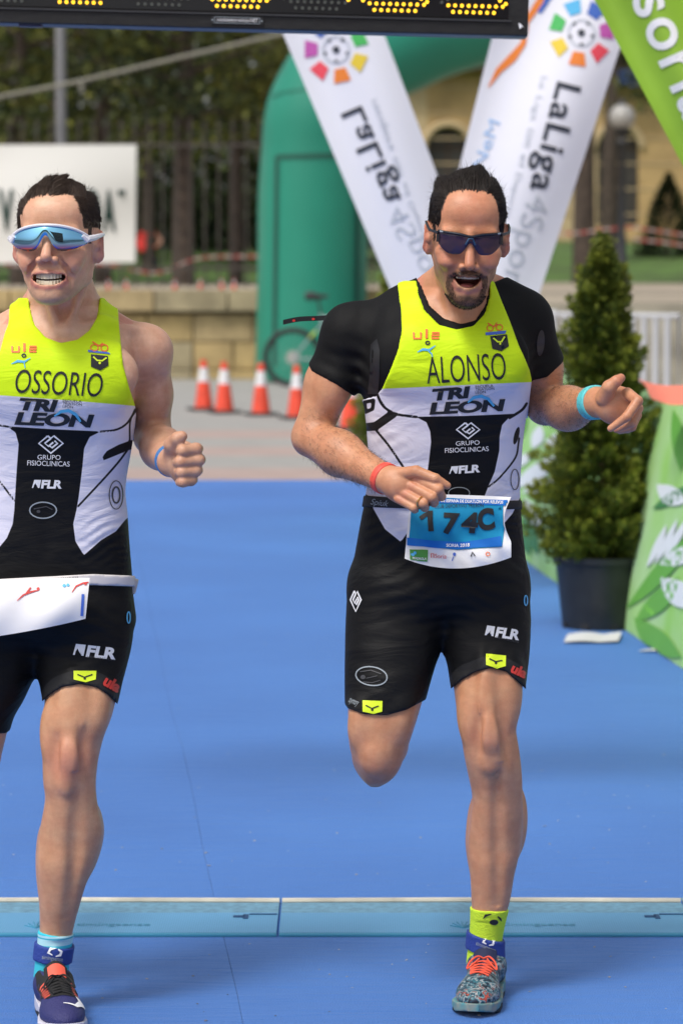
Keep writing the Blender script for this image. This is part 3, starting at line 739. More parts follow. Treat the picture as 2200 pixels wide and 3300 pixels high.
# ---- sandstone retaining wall: coping, courses and plinth, each stone its own block
wall = thing('retaining_wall', 'low sandstone block wall with a heavy coping along the terrace', 'wall', (-6, 44, 0))
M_ST = [mat('sandstone_%s' % nm, c, rough=.85, noise=(3.5, .32), bump=(14, .7)) for nm, c in (('gold', (.46, .34, .155)), ('buff', (.44, .335, .175)), ('grey', (.37, .31, .19)), ('ochre', (.45, .33, .155)))]
MB().box((-6.2, 44.22, .58), (15.4, .24, 1.16)).build('mortar_core', mat('mortar', (.20, .165, .11), rough=.9), wall)
def course(z0, z1, y, depth, wmin, wmax, nm, x0=-13.8, x1=1.45):
    x = x0 + RND.uniform(0, .3)
    while x < x1:
        w = min(RND.uniform(wmin, wmax), x1 - x + .02)
        if w > .12: MB().box((x + w / 2, y - depth / 2 + RND.uniform(-.008, .008), (z0 + z1) / 2), (w - .022, depth, z1 - z0 - .018)).build(nm, RND.choice(M_ST), wall, bevel=.012)
        x += w
course(-.02, .12, 44.1, .20, .9, 1.3, 'plinth_stone'); course(.12, .50, 44.1, .12, .45, .85, 'stone'); course(.50, .88, 44.1, .12, .45, .85, 'stone'); course(.91, 1.22, 44.1, .26, .7, 1.15, 'coping_stone')
# ------------------------------------------------------------------ runner in the black base layer, bib on the belt
def runner_b():
    S = 1585.0
    base = P(1530, 3275, 6.62); base[2] = 0
    p = lambda u, v, Y: P(u, v, Y)
    H = Head(P(1504, 757, 6.47), 2, 8, 2.2, .985, 1.0)
    hp, zm = head_prims(H, smile=2.4, jaw=.011, mouth_w=.0255, mouth_h=.0125, nose=1.03, wide=.90, nz=-.046)
    # ---- trunk
    torso = [loft([(925, 1395, 1580, 6.62, .055, .06), (948, 1300, 1620, 6.62, .075, .08), (985, 1222, 1672, 6.62, .088, .10), (1050, 1180, 1695, 6.61, .105, .115), (1130, 1172, 1702, 6.61, .118, .12),
                   (1218, 1172, 1706, 6.61, .122, .12), (1300, 1182, 1692, 6.62, .116, .115), (1400, 1192, 1676, 6.63, .108, .105), (1500, 1196, 1668, 6.64, .103, .10),
                   (1600, 1187, 1664, 6.65, .100, .105), (1690, 1170, 1670, 6.66, .102, .12), (1780, 1154, 1680, 6.67, .100, .13), (1860, 1142, 1686, 6.67, .094, .125), (1930, 1165, 1662, 6.67, .075, .10), (1985, 1260, 1560, 6.67, .04, .05)], k=.02, e=2.3)]
    torso += [el(p(1345, 1150, 6.515), (.085, .035, .062), k=.035), el(p(1560, 1150, 6.515), (.085, .035, .062), k=.035)]     # chest
    torso += chain([p(1485, 850, 6.56), p(1470, 960, 6.61), p(1465, 1010, 6.62)], [.053, .056, .070], k=.03)                # neck
    torso += chain([p(1430, 915, 6.62), p(1300, 985, 6.64), p(1200, 1035, 6.63)], [.035, .032, .036], k=.035)                  # trapezius
    torso += chain([p(1530, 910, 6.62), p(1620, 968, 6.64), p(1680, 1010, 6.63)], [.035, .034, .036], k=.035)
    torso += chain([p(1415, 880, 6.53), p(1462, 1022, 6.52)], [.007, .007], k=.025) + chain([p(1545, 885, 6.53), p(1490, 1022, 6.52)], [.007, .007], k=.025)
    torso += [el(p(1405, 1900, 6.60), (.11, .05, .05), k=.04)]
    torso += [rc(p(1432, 1390, 6.50), p(1432, 1700, 6.53), .004, .004, k=.03, op='sub')]
    # ---- legs
    pl = lambda u, v, Y: P(u, v, Y - .058 * float(sstep(np.array(v), 2400., 2950.)))
    legl = [loft([(r_[0], r_[1], r_[2], r_[3] - .058 * float(sstep(np.array(r_[0]), 2400., 2950.)), r_[4], r_[5]) for r_ in [(1760, 1530, 1600, 6.665, .03, .03), (1820, 1470, 1660, 6.665, .075, .08), (1880, 1436, 1690, 6.665, .092, .11), (1986, 1426, 1699, 6.66, .095, .11), (2018, 1430, 1699, 6.655, .095, .105), (2100, 1444, 1695, 6.635, .092, .095), (2207, 1460, 1683, 6.61, .086, .085),
                  (2305, 1473, 1668, 6.585, .074, .075), (2362, 1485, 1659, 6.575, .064, .066), (2419, 1492, 1663, 6.575, .060, .060), (2477, 1503, 1672, 6.585, .056, .062), (2563, 1520, 1680, 6.61, .050, .072),
                  (2632, 1515, 1683, 6.63, .048, .078), (2718, 1506, 1678, 6.655, .045, .074), (2775, 1509, 1667, 6.665, .043, .066), (2821, 1514, 1656, 6.675, .041, .058), (2896, 1518, 1643, 6.69, .038, .047),
                  (2960, 1519, 1626, 6.70, .036, .042), (3030, 1515, 1612, 6.71, .036, .044), (3090, 1508, 1612, 6.715, .04, .05), (3150, 1505, 1612, 6.715, .04, .05)]], k=.02, e=2.05)]
    legl += [el(pl(1578, 2372, 6.516), (.025, .015, .029), k=.024), el(pl(1582, 2450, 6.530), (.016, .010, .022), k=.022)]       # kneecap, tendon head
    legl += [muscle(pl(1522, 2215, 6.556), pl(1512, 2372, 6.550), .020, .018, k=.03), muscle(pl(1640, 2130, 6.552), pl(1644, 2310, 6.550), .022, .019, k=.03)]
    legl += [muscle(pl(1570, 2140, 6.530), pl(1578, 2340, 6.520), .018, .012, k=.028)]
    legl += [muscle(pl(1655, 2520, 6.665), pl(1648, 2760, 6.70), .020, .030, k=.03), muscle(pl(1535, 2560, 6.685), pl(1533, 2780, 6.70), .018, .026, k=.03)]
    legl += [muscle(pl(1578, 2440, 6.552), pl(1562, 2900, 6.668), .007, .006, k=.022)]                                              # shin bone
    legl += [muscle(pl(1540, 2320, 6.512), pl(1534, 2440, 6.518), .008, .007, k=.02, op='sub'), muscle(pl(1626, 2310, 6.510), pl(1634, 2430, 6.520), .008, .007, k=.02, op='sub'), muscle(pl(1606, 2200, 6.510), pl(1626, 2350, 6.508), .005, .006, k=.02, op='sub')]
    legl += [muscle(pl(1652, 2380, 6.555), pl(1664, 2540, 6.59), .008, .008, k=.02), muscle(pl(1600, 2520, 6.546), pl(1606, 2860, 6.64), .006, .005, k=.02, op='sub')]
    legr = [loft([(1760, 1230, 1310, 6.665, .03, .03), (1820, 1165, 1370, 6.665, .075, .08), (1880, 1134, 1412, 6.665, .092, .11), (1986, 1124, 1420, 6.655, .095, .11), (2100, 1121, 1403, 6.635, .092, .095), (2200, 1120, 1376, 6.615, .086, .085), (2300, 1121, 1348, 6.60, .078, .078),
                  (2391, 1124, 1319, 6.59, .068, .068), (2440, 1136, 1302, 6.59, .062, .062), (2483, 1154, 1281, 6.59, .052, .055), (2515, 1172, 1255, 6.595, .036, .045), (2534, 1192, 1222, 6.60, .012, .02)], k=.02, e=2.05)]
    legr += [el(p(1212, 2440, 6.545), (.030, .022, .034), k=.02), muscle(p(1160, 2260, 6.55), p(1150, 2400, 6.55), .022, .02, k=.025), muscle(p(1300, 2250, 6.55), p(1285, 2380, 6.55), .022, .02, k=.025)]
    legr += chain([p(1214, 2440, 6.64), p(1222, 2395, 6.80), p(1232, 2310, 7.06)], [.050, .055, .036], k=.03)
    legr += chain([p(1232, 2310, 7.06), p(1238, 2310, 7.13)], [.036, .036], k=.02)
    # ---- arms
    sh_r, el_r, wr_r = p(1132, 1070, 6.63), p(1003, 1408, 6.63), p(1238, 1541, 6.44)
    armr = chain([sh_r, p(1062, 1230, 6.64), el_r], [.052, .047, .038], k=.02)
    armr += [el(p(1122, 1082, 6.625), (.050, .054, .060), k=.022), muscle(p(1098, 1160, 6.61), p(1052, 1330, 6.61), .037, .034, k=.02), muscle(p(1062, 1170, 6.66), p(1008, 1350, 6.665), .033, .034, k=.02)]
    fore_r = chain([el_r, p(1095, 1466, 6.56), wr_r], [.039, .043, .028], k=.015)
    fore_r += [muscle(p(1030, 1415, 6.60), p(1160, 1486, 6.51), .040, .038, k=.02), rc(p(985, 1432, 6.65), p(1005, 1440, 6.65), .020, .018, k=.015)]
    sh_l, el_l, wr_l = p(1697, 1040, 6.64), p(1757, 1305, 6.70), p(1918, 1296, 6.50)
    arml = chain([sh_l, p(1735, 1180, 6.68), el_l], [.050, .046, .040], k=.02) + [el(p(1698, 1045, 6.635), (.042, .053, .058), k=.022)]
    arml += [muscle(p(1740, 1130, 6.64), p(1768, 1270, 6.66), .032, .032, k=.02)]
    fore_l = chain([el_l, p(1830, 1315, 6.60), wr_l], [.039, .042, .029], k=.015) + [muscle(p(1775, 1320, 6.66), p(1880, 1316, 6.55), .042, .040, k=.02)]
    # ---- hands
    hr = chain([wr_r, p(1290, 1562, 6.415)], [.028, .030], k=.012) + [el(p(1298, 1568, 6.412), (.046, .020, .034), along(p(1298, 1568, 6.41), p(1250, 1640, 6.41)) if False else rot('Y', 32), k=.016)]
    r = .0098
    hr += finger([p(1268, 1530, 6.41), p(1340, 1519, 6.385), p(1402, 1542, 6.37), p(1440, 1565, 6.375)], [.014, .0125, .0105, .0082])
    hr += finger([p(1342, 1541, 6.395), p(1412, 1577, 6.365), p(1422, 1600, 6.395), p(1400, 1602, 6.42)], [.0115, .0105, .0095, .0075])
    hr += finger([p(1325, 1566, 6.392), p(1392, 1602, 6.362), p(1398, 1620, 6.395), p(1380, 1618, 6.42)], [.0115, .0105, .0095, .0075])
    hr += finger([p(1303, 1590, 6.392), p(1364, 1623, 6.366), p(1368, 1636, 6.40), p(1352, 1628, 6.42)], [.011, .010, .009, .0075])
    hr += finger([p(1283, 1608, 6.395), p(1333, 1636, 6.375), p(1336, 1642, 6.40), p(1322, 1635, 6.42)], [.010, .0088, .008, .007])
    hl = chain([wr_l, p(1968, 1302, 6.47)], [.030, .032], k=.012) + [el(p(1990, 1308, 6.465), (.042, .024, .040), rot('Y', 10), k=.014)]
    hl += finger([p(1945, 1282, 6.45), p(1962, 1248, 6.43), p(1985, 1228, 6.425), p(1999, 1218, 6.43)], [.019, .0155, .012, .0095])
    hl += finger([p(2020, 1268, 6.45), p(2053, 1292, 6.415), p(2018, 1343, 6.40), p(1966, 1381, 6.405)], [.013, .0112, .010, .0075])
    hl += finger([p(2028, 1282, 6.47), p(2054, 1316, 6.45), p(2034, 1362, 6.425), p(1985, 1384, 6.43)], [.013, .011, .0098, .0078])
    hl += finger([p(2025, 1300, 6.49), p(2050, 1338, 6.475), p(2034, 1376, 6.45), p(1998, 1386, 6.455)], [.012, .0105, .0095, .0078])
    hl += finger([p(2016, 1318, 6.505), p(2036, 1352, 6.495), p(2022, 1382, 6.475), p(1996, 1388, 6.475)], [.011, .0095, .0085, .0075])
    trunk = torso + legl[:1] * 0
    G = [(torso, 0), (legl, .03), (legr, .03), (armr, .035), (arml, .035), (fore_r, .004), (fore_l, .006), (hp, .02), (hr, .008), (hl, .008)]
    # forearms join their own upper arms smoothly
    G = [(torso, 0), (legl, .03), (legr, .03), (hp, .02), (armr + fore_r, .02), (arml + fore_l, .02), (hr, .010), (hl, .010)]
    allp = [q for g, _ in G for q in g]; lo, hi = bounds(allp, .02); lo[2] = P(1560, 3140, 6.65)[2]
    xr = lambda a, b, Y: (P(a, 1000, Y)[0], P(b, 1000, Y)[0])
    zr = lambda a, b, Y: (P(1500, b, Y)[2], P(1500, a, Y)[2])
    V, Q = body_mesh('person', G, base, lo, hi, .0042, .0021, [xr(1345, 1650, 6.45), xr(1235, 1345, 6.4), xr(1900, 2080, 6.45)],
                     [(6.34, 6.56)], [zr(530, 1015, 6.47), zr(1200, 1400, 6.45), zr(1500, 1670, 6.4)])
    body = mesh_np('person', V - base, Q, skin_material('tanned_skin')); body.location = Vector(base.tolist())
    tag(body, 'runner with a goatee and dark sunglasses, black base layer and blue race bib', 'person')
    # ---- pigment
    q = H.inv(V); col = np.tile(np.array([.62, .305, .172]), (len(V), 1)); n = vnoise(V, 55, 3); n2 = vnoise(V, 300, 5)
    def put(w, c): nonlocal col; w = np.clip(w, 0, 1)[:, None]; col = col * (1 - w) + np.array(c) * w
    x, y, z = q.T; ax_ = np.abs(x); face = (z > -.19) & (ax_ < .12) & (np.abs(y) < .15)
    put(face * sstep(-y, .02, .07) * (.35 + .25 * n) * sstep(z, -.07, .03), (.69, .275, .165))
    put(face * np.exp(-((ax_ - .045) / .02) ** 2 - ((z + .035) / .02) ** 2) * .55, (.60, .20, .14))
    put(face * np.exp(-(x / .016) ** 2 - ((z + .038) / .016) ** 2) * (y < -.08) * .4, (.62, .22, .16))
    put(face * (ax_ > .072) * sstep(ax_, .074, .082) * .5, (.62, .20, .15))
    speck = .80 + .25 * n2
    beard = sstep(-z, .052, .066) * sstep(-y, .01, .04) * sstep(-z, -.15, -.13)
    low = -.100 - .016 - (ax_ * .35)
    goat = np.exp(-np.clip(np.hypot(ax_ - .031, (z - zm) * .8) - .0, 0, 1) ** 2 / .010 ** 2)
    stub = face * (y < .02) * sstep(-z, .045 , .075) * sstep(z, -.165, -.135)
    put(stub * .48 * speck, (.13, .085, .06))
    put(face * (ax_ > .045) * (y < .0) * (y > -.055) * sstep(-z, .0, .02) * .42 * speck, (.11, .072, .05))
    ring = np.sqrt((x / 1.0) ** 2 + ((z - (zm - .004)) / 1.15) ** 2)
    gm = face * (y < -.035) * sstep(ring, .026, .031) * sstep(-ring, -.046, -.037) * (z < zm + .012) * (1 - .75 * np.exp(-((ax_ - .014) / .009) ** 2) * (z > zm - .034))
    jawline = face * (y < -.01) * sstep(-z - .10 * ax_, .103, .114) * sstep(z, -.165, -.145)
    put(np.maximum(gm * .8, jawline * .85) * .9 * speck, (.05, .033, .024))
    mous = face * (y < -.06) * np.exp(-((z - (zm + .0185 - 9 * x * x)) / .0062) ** 2) * sstep(-ax_, -.036, -.026)
    mous = np.clip(mous * 1.3, 0, 1); put(mous * speck, (.028, .019, .015))
    soul = face * (y < -.06) * np.exp(-(x / .010) ** 2 - ((z - (zm - .031)) / .006) ** 2)
    put(soul * .8, (.03, .02, .015))
    lip = face * (y < -.072) * np.exp(-(np.clip(np.abs(np.sqrt((x / .030) ** 2 + ((z - zm + .002) / .0185) ** 2) - 1), 0, 9) / .22) ** 2) * (z < zm + .012)
    put(lip * .7, (.58, .22, .16))
    inside = face * (((x / .027) ** 2 + ((z - zm) / .0155) ** 2) < 1) * sstep(y, -.086, -.078) * (y < -.04)
    put(inside, (.12, .03, .028))
    # hairs on the forearms darken them a little, knees and knuckles are redder
    kn = np.exp(-(np.linalg.norm(V - P(1578, 2372, 6.51), axis=1) / .05) ** 2) + np.exp(-(np.linalg.norm(V - P(1205, 2470, 6.56), axis=1) / .06) ** 2)
    put(kn * .55, (.56, .20, .14))
    for kx in ((1350, 1538), (1330, 1566), (1306, 1592), (1286, 1610)): put(np.exp(-(np.linalg.norm(V - P(*kx, 6.385), axis=1) / .010) ** 2) * .5, (.56, .18, .13))
    for kx in ((2056, 1294), (2054, 1318), (2000, 1222), (1966, 1381)): put(np.exp(-(np.linalg.norm(V - P(*kx, 6.42), axis=1) / .014) ** 2) * .45, (.60, .20, .15))
    legtone = sstep(-V[:, 2], -1.0, -.7); put(legtone * .5, (.61, .32, .170))
    col *= (1 + .05 * n2 + .06 * n)[:, None] * np.array([1, 1.0, 1.0]); col[:, 1:] *= (1 - .05 * vnoise(V, 120, 8))[:, None]
    set_col(body.data, 'pigment', col)
    # ---- hair
    zc = z + .0
    hl_ = .091 - 130 * np.clip(ax_ - .038, 0, 1) ** 2
    front = z > hl_ - np.clip(y + .060, 0, 1) * .55
    scalp = face & (y > -.095) & np.where(y < -.030, front & (z > .022) & (z > .022 + (.062 - ax_) * 1.9 * (ax_ > .052)), (z > -.010 - (y > .03) * .06) & (ax_ + y * .4 > -.9))
    scalp &= (y > -.030) | (z > .055) | (ax_ > .058)
    scalp &= ~((ax_ > .066) & (np.abs(y - .015) < .030) & (z < .026) & (z > -.06))
    rs = np.random.RandomState(4); nb = normals(body); ids = np.where(scalp)[0]
    deep = np.maximum(sstep(z - (hl_ - np.clip(y + .060, 0, 1) * .55), .002, .016), sstep(ax_, .052, .060)); put(scalp * np.where(y < -.03, deep, 1), (.030, .022, .018)); a_ = body.data.attributes['pigment']; cc = np.ones((len(col), 4), np.float32); cc[:, :3] = col; a_.data.foreach_set('color', cc.ravel())
    edge = np.where(y < -.03, np.clip((z - (hl_ - np.clip(y + .060, 0, 1) * .55)) / .012, .06, 1), 1)[ids]; N_ = 26000; pick = rs.choice(ids, N_, p=edge / edge.sum()); rt = V[pick] + rs.normal(size=(N_, 3)) * .0009; nn = nb[pick]
    loc = q[pick]; top = sstep(loc[:, 2], .055, .10); rgt = H.R @ np.array([1., 0, 0])
    back = H.R @ np.array([0, 1., 0]); upv = H.R @ np.array([0, 0, 1.])
    lump = np.sin(loc[:, 0] * 90 + 1.2 + 8 * loc[:, 1]) * .6 + np.sin(loc[:, 0] * 41 - loc[:, 1] * 50) * .4
    flow = back * (.75 * top)[:, None] + upv * (.55 * top * (1 + .5 * lump) - .9 * (1 - top))[:, None] + rgt * (lump * .45 * top)[:, None] + back * (.35 * (1 - top))[:, None]
    flow -= nn * (flow * nn).sum(1)[:, None]; flow /= np.linalg.norm(flow, axis=1)[:, None] + 1e-6
    d = flow + nn * (.34 + .50 * top + .25 * lump * top)[:, None]
    ln = .013 + top * (.020 + .010 * lump)
    strands('hair', rt - nn * .001, d, ln, .00085, back * .3 - nn * .45, M_HAIR, body, 7, 5, .12, 60, .45)
    k_ = rs.choice(len(rt), 1200, replace=False); strands('stray_hair', rt[k_], d[k_] + nn[k_] * .15 + .30 * rs.normal(size=(1200, 3)), ln[k_], .00035, back * .2 - nn[k_] * .2, M_HAIR, body, 27, 4, .5)
    # cropped beard and brows
    bm_ = np.maximum.reduce([gm, jawline, mous, soul]); ids = np.where(bm_ > .5)[0]; pick = rs.choice(ids, 4200)
    strands('beard', V[pick] + rs.normal(size=(4200, 3)) * .0006, nb[pick] * .30 - upv * .9, .0038, .00030, -upv * .3, M_HAIR, body, 9, 2, .3)
    # ---- teeth and tongue
    tm = MB()
    for i in range(-4, 5):
        a = i * .19; c = H(.0285 * math.sin(a), -.0525 - .0285 * math.cos(a), zm + .0085)
        tm.box(c, (.0056, .003, .0070), Matrix(H.R.tolist()) @ Matrix.Rotation(-a * .9, 3, 'Z').to_3x3())
    tm.build('upper_teeth', M_TEETH, body, bevel=.0007)
    tg = garment('tongue', [([H.e((0, -.060, zm - .012), (.018, .016, .006))], 0)], 0, lambda X, Y, Z: X * 0 - 1, H(0, -.06, zm - .01) - .035, H(0, -.06, zm - .01) + .035, .0022, mat('tongue_flesh', (.45, .13, .12), rough=.35), body)
    # hairs on the forearms
    fa = (np.linalg.norm(np.cross(V - el_r, (wr_r - el_r) / np.linalg.norm(wr_r - el_r)), axis=1) < .07) & (((V - el_r) @ (wr_r - el_r)) > 0) & (((V - wr_r) @ (wr_r - el_r)) < 0)
    fb = (np.linalg.norm(np.cross(V - el_l, (wr_l - el_l) / np.linalg.norm(wr_l - el_l)), axis=1) < .07) & (((V - el_l) @ (wr_l - el_l)) > 0) & (((V - wr_l) @ (wr_l - el_l)) < 0)
    ids = np.where(fa | fb)[0]; pick = rs.choice(ids, 3600); ad = np.where(fa[pick][:, None], wr_r - el_r, wr_l - el_l); ad = ad / np.linalg.norm(ad, axis=1)[:, None]
    strands('arm_hair', V[pick] + rs.normal(size=(3600, 3)) * .0015, nb[pick] * .35 + ad * .8 + rs.normal(size=(3600, 3)) * .3, .012, .00022, np.array([0, 0, -.3]), mat('fine_hair', (.05, .03, .018), rough=.5), body, 19, 3, .4)
    # ---- black base layer
    gt = [(torso, 0), (armr, .035), (arml, .035)]
    shirt = SD2([(1357, 920), (1384, 985), (1428, 1026), (1485, 1044), (1530, 1033), (1562, 985), (1578, 915), (1660, 880), (1760, 900), (1830, 1080), (1812, 1168), (1762, 1215), (1711, 1227),
                 (1700, 1300), (1650, 1700), (1210, 1700), (1180, 1320), (1152, 1285), (1085, 1240), (1004, 1196), (960, 1100), (1050, 930), (1200, 880), (1330, 880)], S, smooth=False)
    uv = lambda X, Y, Z: proj(X, Y, Z)
    tl, th = bounds(torso + armr + arml, .015); tl[2] = P(1400, 1720, 6.6)[2]
    fb_ = folds(.0035, [(P(1185, 1215, 6.56), .055, (.6, 0, .8), .024, .0030), (P(1120, 1180, 6.58), .06, (.35, 0, 1), .030, .0028), (P(1720, 1160, 6.57), .05, (-.5, 0, .9), .024, .0028), (P(1240, 1000, 6.55), .06, (1, 0, -.5), .035, .0022)])
    base_l = garment('base_layer', gt, fb_, reg(shirt), tl, th, .0042, M_BASE, body)
    # ---- tri suit
    gs = [(torso, 0), (legl, .03), (legr, .03), (armr, .035), (arml, .035)]
    suit_out = [(1278, 905), (1290, 1000), (1294, 1064), (1282, 1125), (1262, 1180), (1232, 1250), (1212, 1275), (1160, 1290), (1150, 1400), (1150, 1600), (1105, 1760), (1090, 2000), (1090, 2240), (1120, 2282), (1170, 2301), (1244, 2305), (1310, 2287), (1380, 2250),
                (1420, 2100), (1422, 2080), (1424, 2100), (1444, 2228), (1480, 2195), (1530, 2165), (1583, 2152), (1630, 2164), (1670, 2200), (1715, 2240), (1740, 1990), (1720, 1760), (1700, 1400), (1700, 1330), (1712, 1225), (1706, 1195), (1688, 1150), (1671, 1114), (1640, 1030), (1613, 964), (1590, 905),
                (1578, 905), (1574, 965), (1560, 1012), (1525, 1050), (1472, 1062), (1414, 1047), (1368, 1000), (1348, 945), (1343, 905)]
    sd_s = SD2(suit_out, S, smooth=False)
    sl, sh = bounds(torso + legl[:3] + legr[:3], .015); sl[2] = P(1400, 2330, 6.6)[2]
    fs_ = folds(.0065, [(P(1665, 1665, 6.60), .050, (.15, 0, 1), .013, .0030), (P(1560, 1850, 6.57), .085, (.45, 0, 1), .026, .0026), (P(1300, 1870, 6.57), .085, (-.4, 0, 1), .028, .0024), (P(1200, 1700, 6.58), .05, (-.5, 0, 1), .020, .0022), (P(1420, 1960, 6.58), .06, (0, 0, 1), .022, .0024), (P(1230, 2120, 6.55), .07, (.2, 0, 1), .040, .0018), (P(1600, 2060, 6.55), .07, (-.2, 0, 1), .036, .0018), (P(1225, 1420, 6.53), .05, (-.6, 0, 1), .026, .0016)])
    suit = garment('tri_suit', gs, fs_, reg(sd_s), sl, sh, .0042, M_SUIT, body)
    W = verts(suit); u, v = proj(*W.T)
    sdv = lambda pts, smooth=True, closed=True: SD2(pts, S, smooth=smooth, closed=closed, margin=500)(u, v)
    set_f(suit.data, 'lime_sd', (v - (1257 - (u - 1150) * .046)) / S)
    left = sdv([(1000, 1240), (1214, 1240), (1214, 1268), (1228, 1300), (1249, 1321), (1283, 1336), (1342, 1345), (1373, 1361), (1385, 1390), (1388, 1424), (1381, 1486), (1374, 1540), (1352, 1620), (1330, 1690), (1291, 1746), (1240, 1705), (1203, 1640), (1188, 1598), (1000, 1500)], False)
    right = sdv([(1900, 1230), (1690, 1310), (1683, 1319), (1662, 1334), (1638, 1347), (1617, 1369), (1609, 1407), (1608, 1452), (1593, 1521), (1576, 1559), (1560, 1600), (1549, 1650), (1556, 1690), (1580, 1735), (1620, 1690), (1650, 1655), (1676, 1600), (1900, 1500)], False)
    chest = sdv([(1000, 1200), (1000, 1262), (1214, 1268), (1249, 1321), (1283, 1336), (1342, 1343), (1500, 1340), (1662, 1333), (1683, 1319), (1730, 1290), (1730, 1200)], False)
    set_f(suit.data, 'white_sd', np.minimum(np.minimum(left, right), chest))
    ln = [np.abs(sdv(c, True, False)) - w / S for c, w in [([(1200, 1230), (1214, 1268), (1228, 1300), (1249, 1321), (1283, 1336), (1342, 1344)], 4.5), ([(1211, 1386), (1255, 1440), (1285, 1485), (1330, 1550)], 4),
          ([(1672, 1410), (1669, 1430), (1659, 1476), (1610, 1538), (1573, 1569)], 3.2), ([(1640, 1347), (1662, 1334), (1683, 1319), (1696, 1300)], 4.5)]]
    wedge = sdv([(1251, 1327), (1285, 1337), (1250, 1362), (1213, 1388), (1140, 1392), (1140, 1368), (1205, 1360)], False)
    drop = sdv(ell2d(1663, 1404, 8, 30, rot=.25), False)
    frame_ = np.abs(sdv([(1174, 1296), (1203, 1290), (1200, 1318), (1178, 1328)], False)) - 6 / S
    set_f(suit.data, 'line_sd', np.minimum.reduce(ln + [wedge, drop, frame_]))
    bl = SD2([(1460, 2235), (1460, 2165), (1520, 2130), (1583, 2112), (1640, 2125), (1720, 2185), (1720, 2300)], S, margin=500)(u, v)
    br = SD2([(1100, 2243), (1180, 2262), (1244, 2266), (1310, 2250), (1365, 2222), (1380, 2330), (1100, 2330)], S, margin=500)(u, v)
    set_f(suit.data, 'band_sd', np.where(u > 1430, bl, br + .02))
    # ---- prints on the suit
    sb = bvh_of(suit)
    def put2(name, VT, m, step=9, lift=.0011, bv=None, par=None): return lay(name, VT, bv or sb, m, par or suit, lift, step)
    put2('chest_name', fit_text('ALONSO', (1376, 1237), (1630, 1222), 86, bold=-.006), M_INK)
    tri = join2d([fit_text('TRI', (1386, 1290), (1507, 1280), 36, shear=.28, bold=.05, spacing=.95), fit_text('LEON', (1383, 1334), (1618, 1322), 37, shear=.28, bold=.045, spacing=.95)])
    put2('team_lettering', tri, M_INK)
    put2('team_bow', stroke2d([(1506, 1296), (1525, 1280), (1550, 1275), (1572, 1284), (1590, 1308)], [5, 10, 11, 10, 7]), M_CYAN, lift=.0018)
    put2('school_lettering', join2d([fit_text('ESCUELA', (1531, 1250), (1588, 1246), 8), fit_text('TRIATLON', (1531, 1259), (1591, 1255), 8), fit_text('LEON', (1531, 1268), (1563, 1266), 8)]), M_INK)
    put2('diamond_emblem', diamond(1507, 1384, 37, 29, 5.5), M_WPRINT)
    put2('clinic_lettering', join2d([fit_text('GRUPO', (1468, 1436), (1544, 1432), 14), fit_text('FISIOCLINICAS', (1433, 1459), (1573, 1453), 15)]), M_WPRINT)
    put2('sponsor_lettering', flr(1446, 1527, 1546, 1520, 24), M_WPRINT)
    put2('oval_emblem', stroke2d(ell2d(1478, 1588, 34, 18), 2.5, True), M_GPRINT)
    put2('side_emblem', stroke2d(ell2d(1657, 1545, 13, 33), 2.5, True), M_DPRINT)
    # small colour emblems on the chest
    put2('club_lettering', ule(1330, 1065, 84, 26), M_OPRINT)
    put2('dancer_emblem', join2d([stroke2d([(1344, 1135), (1362, 1126), (1382, 1128), (1402, 1114)], [2, 8, 7, 2]), stroke2d([(1376, 1128), (1390, 1140), (1392, 1150)], 4)]), M_CYAN)
    put2('dancer_head', stroke2d(ell2d(1377, 1105, 6, 5), 4, True), M_INK)
    put2('bicycle_emblem', join2d([stroke2d(ell2d(1578, 1058, 10, 9), 3, True), stroke2d(ell2d(1608, 1056, 10, 9), 3, True), stroke2d([(1570, 1042), (1590, 1054), (1606, 1046), (1594, 1046)], 3.5), stroke2d([(1590, 1054), (1600, 1040)], 3)]), M_OPRINT)
    put2('emblem_bar', poly2d([(1563, 1072), (1630, 1066), (1626, 1076), (1564, 1081)]), M_BLUEP)
    put2('shield_emblem', poly2d([(1578, 1084), (1632, 1078), (1638, 1116), (1614, 1132), (1585, 1124)]), M_INK)
    put2('shield_bird', join2d([stroke2d([(1588, 1090), (1602, 1102), (1614, 1102), (1624, 1086)], 5), poly2d(ell2d(1610, 1108, 3, 4))]), M_LIMEP, lift=.0018)
    # shorts
    put2('diamond_emblem', diamond(1147, 1933, 17, 38, 5), M_WPRINT)
    put2('sponsor_lettering', flr(1561, 2047, 1670, 2062, 32, .1), M_WPRINT)
    put2('sponsor_small_print', fit_text('SERVICIOS', (1596, 2056), (1668, 2072), 6), M_DPRINT)
    put2('oval_emblem', stroke2d(ell2d(1197, 2179, 50, 30, rot=.14), 4, True), M_GPRINT)
    put2('oval_centre', join2d([poly2d(ell2d(1170, 2182, 8, 7)), stroke2d([(1160, 2165), (1195, 2160), (1228, 2172)], 3), stroke2d([(1170, 2198), (1200, 2200), (1225, 2192)], 2.5), stroke2d([(1180, 2186), (1215, 2178)], 2.5)]), M_DPRINT)
    for cx, cy, dy in ((1200, 2277, 0), (1597, 2127, 4)):
        put2('hem_badge', poly2d([(cx - 32, cy - 20), (cx + 32, cy - 18 + dy), (cx + 31, cy + 16 + dy), (cx + 4, cy + 23 + dy), (cx - 32, cy + 16)]), M_LIMEP)
        put2('badge_bird', join2d([stroke2d([(cx - 22, cy - 4), (cx - 2, cy + 6), (cx + 20, cy - 2 + dy)], 4), poly2d(ell2d(cx - 1, cy + 10, 4, 4))]), M_INK, lift=.0018)
    put2('hem_lettering', fit_text('ula', (1642, 2163), (1688, 2186), 30, bold=.05), M_RPRINT)
    put2('hem_lettering', fit_text('taymory', (1122, 2262), (1150, 2274), 16, shear=.2), M_GPRINT)
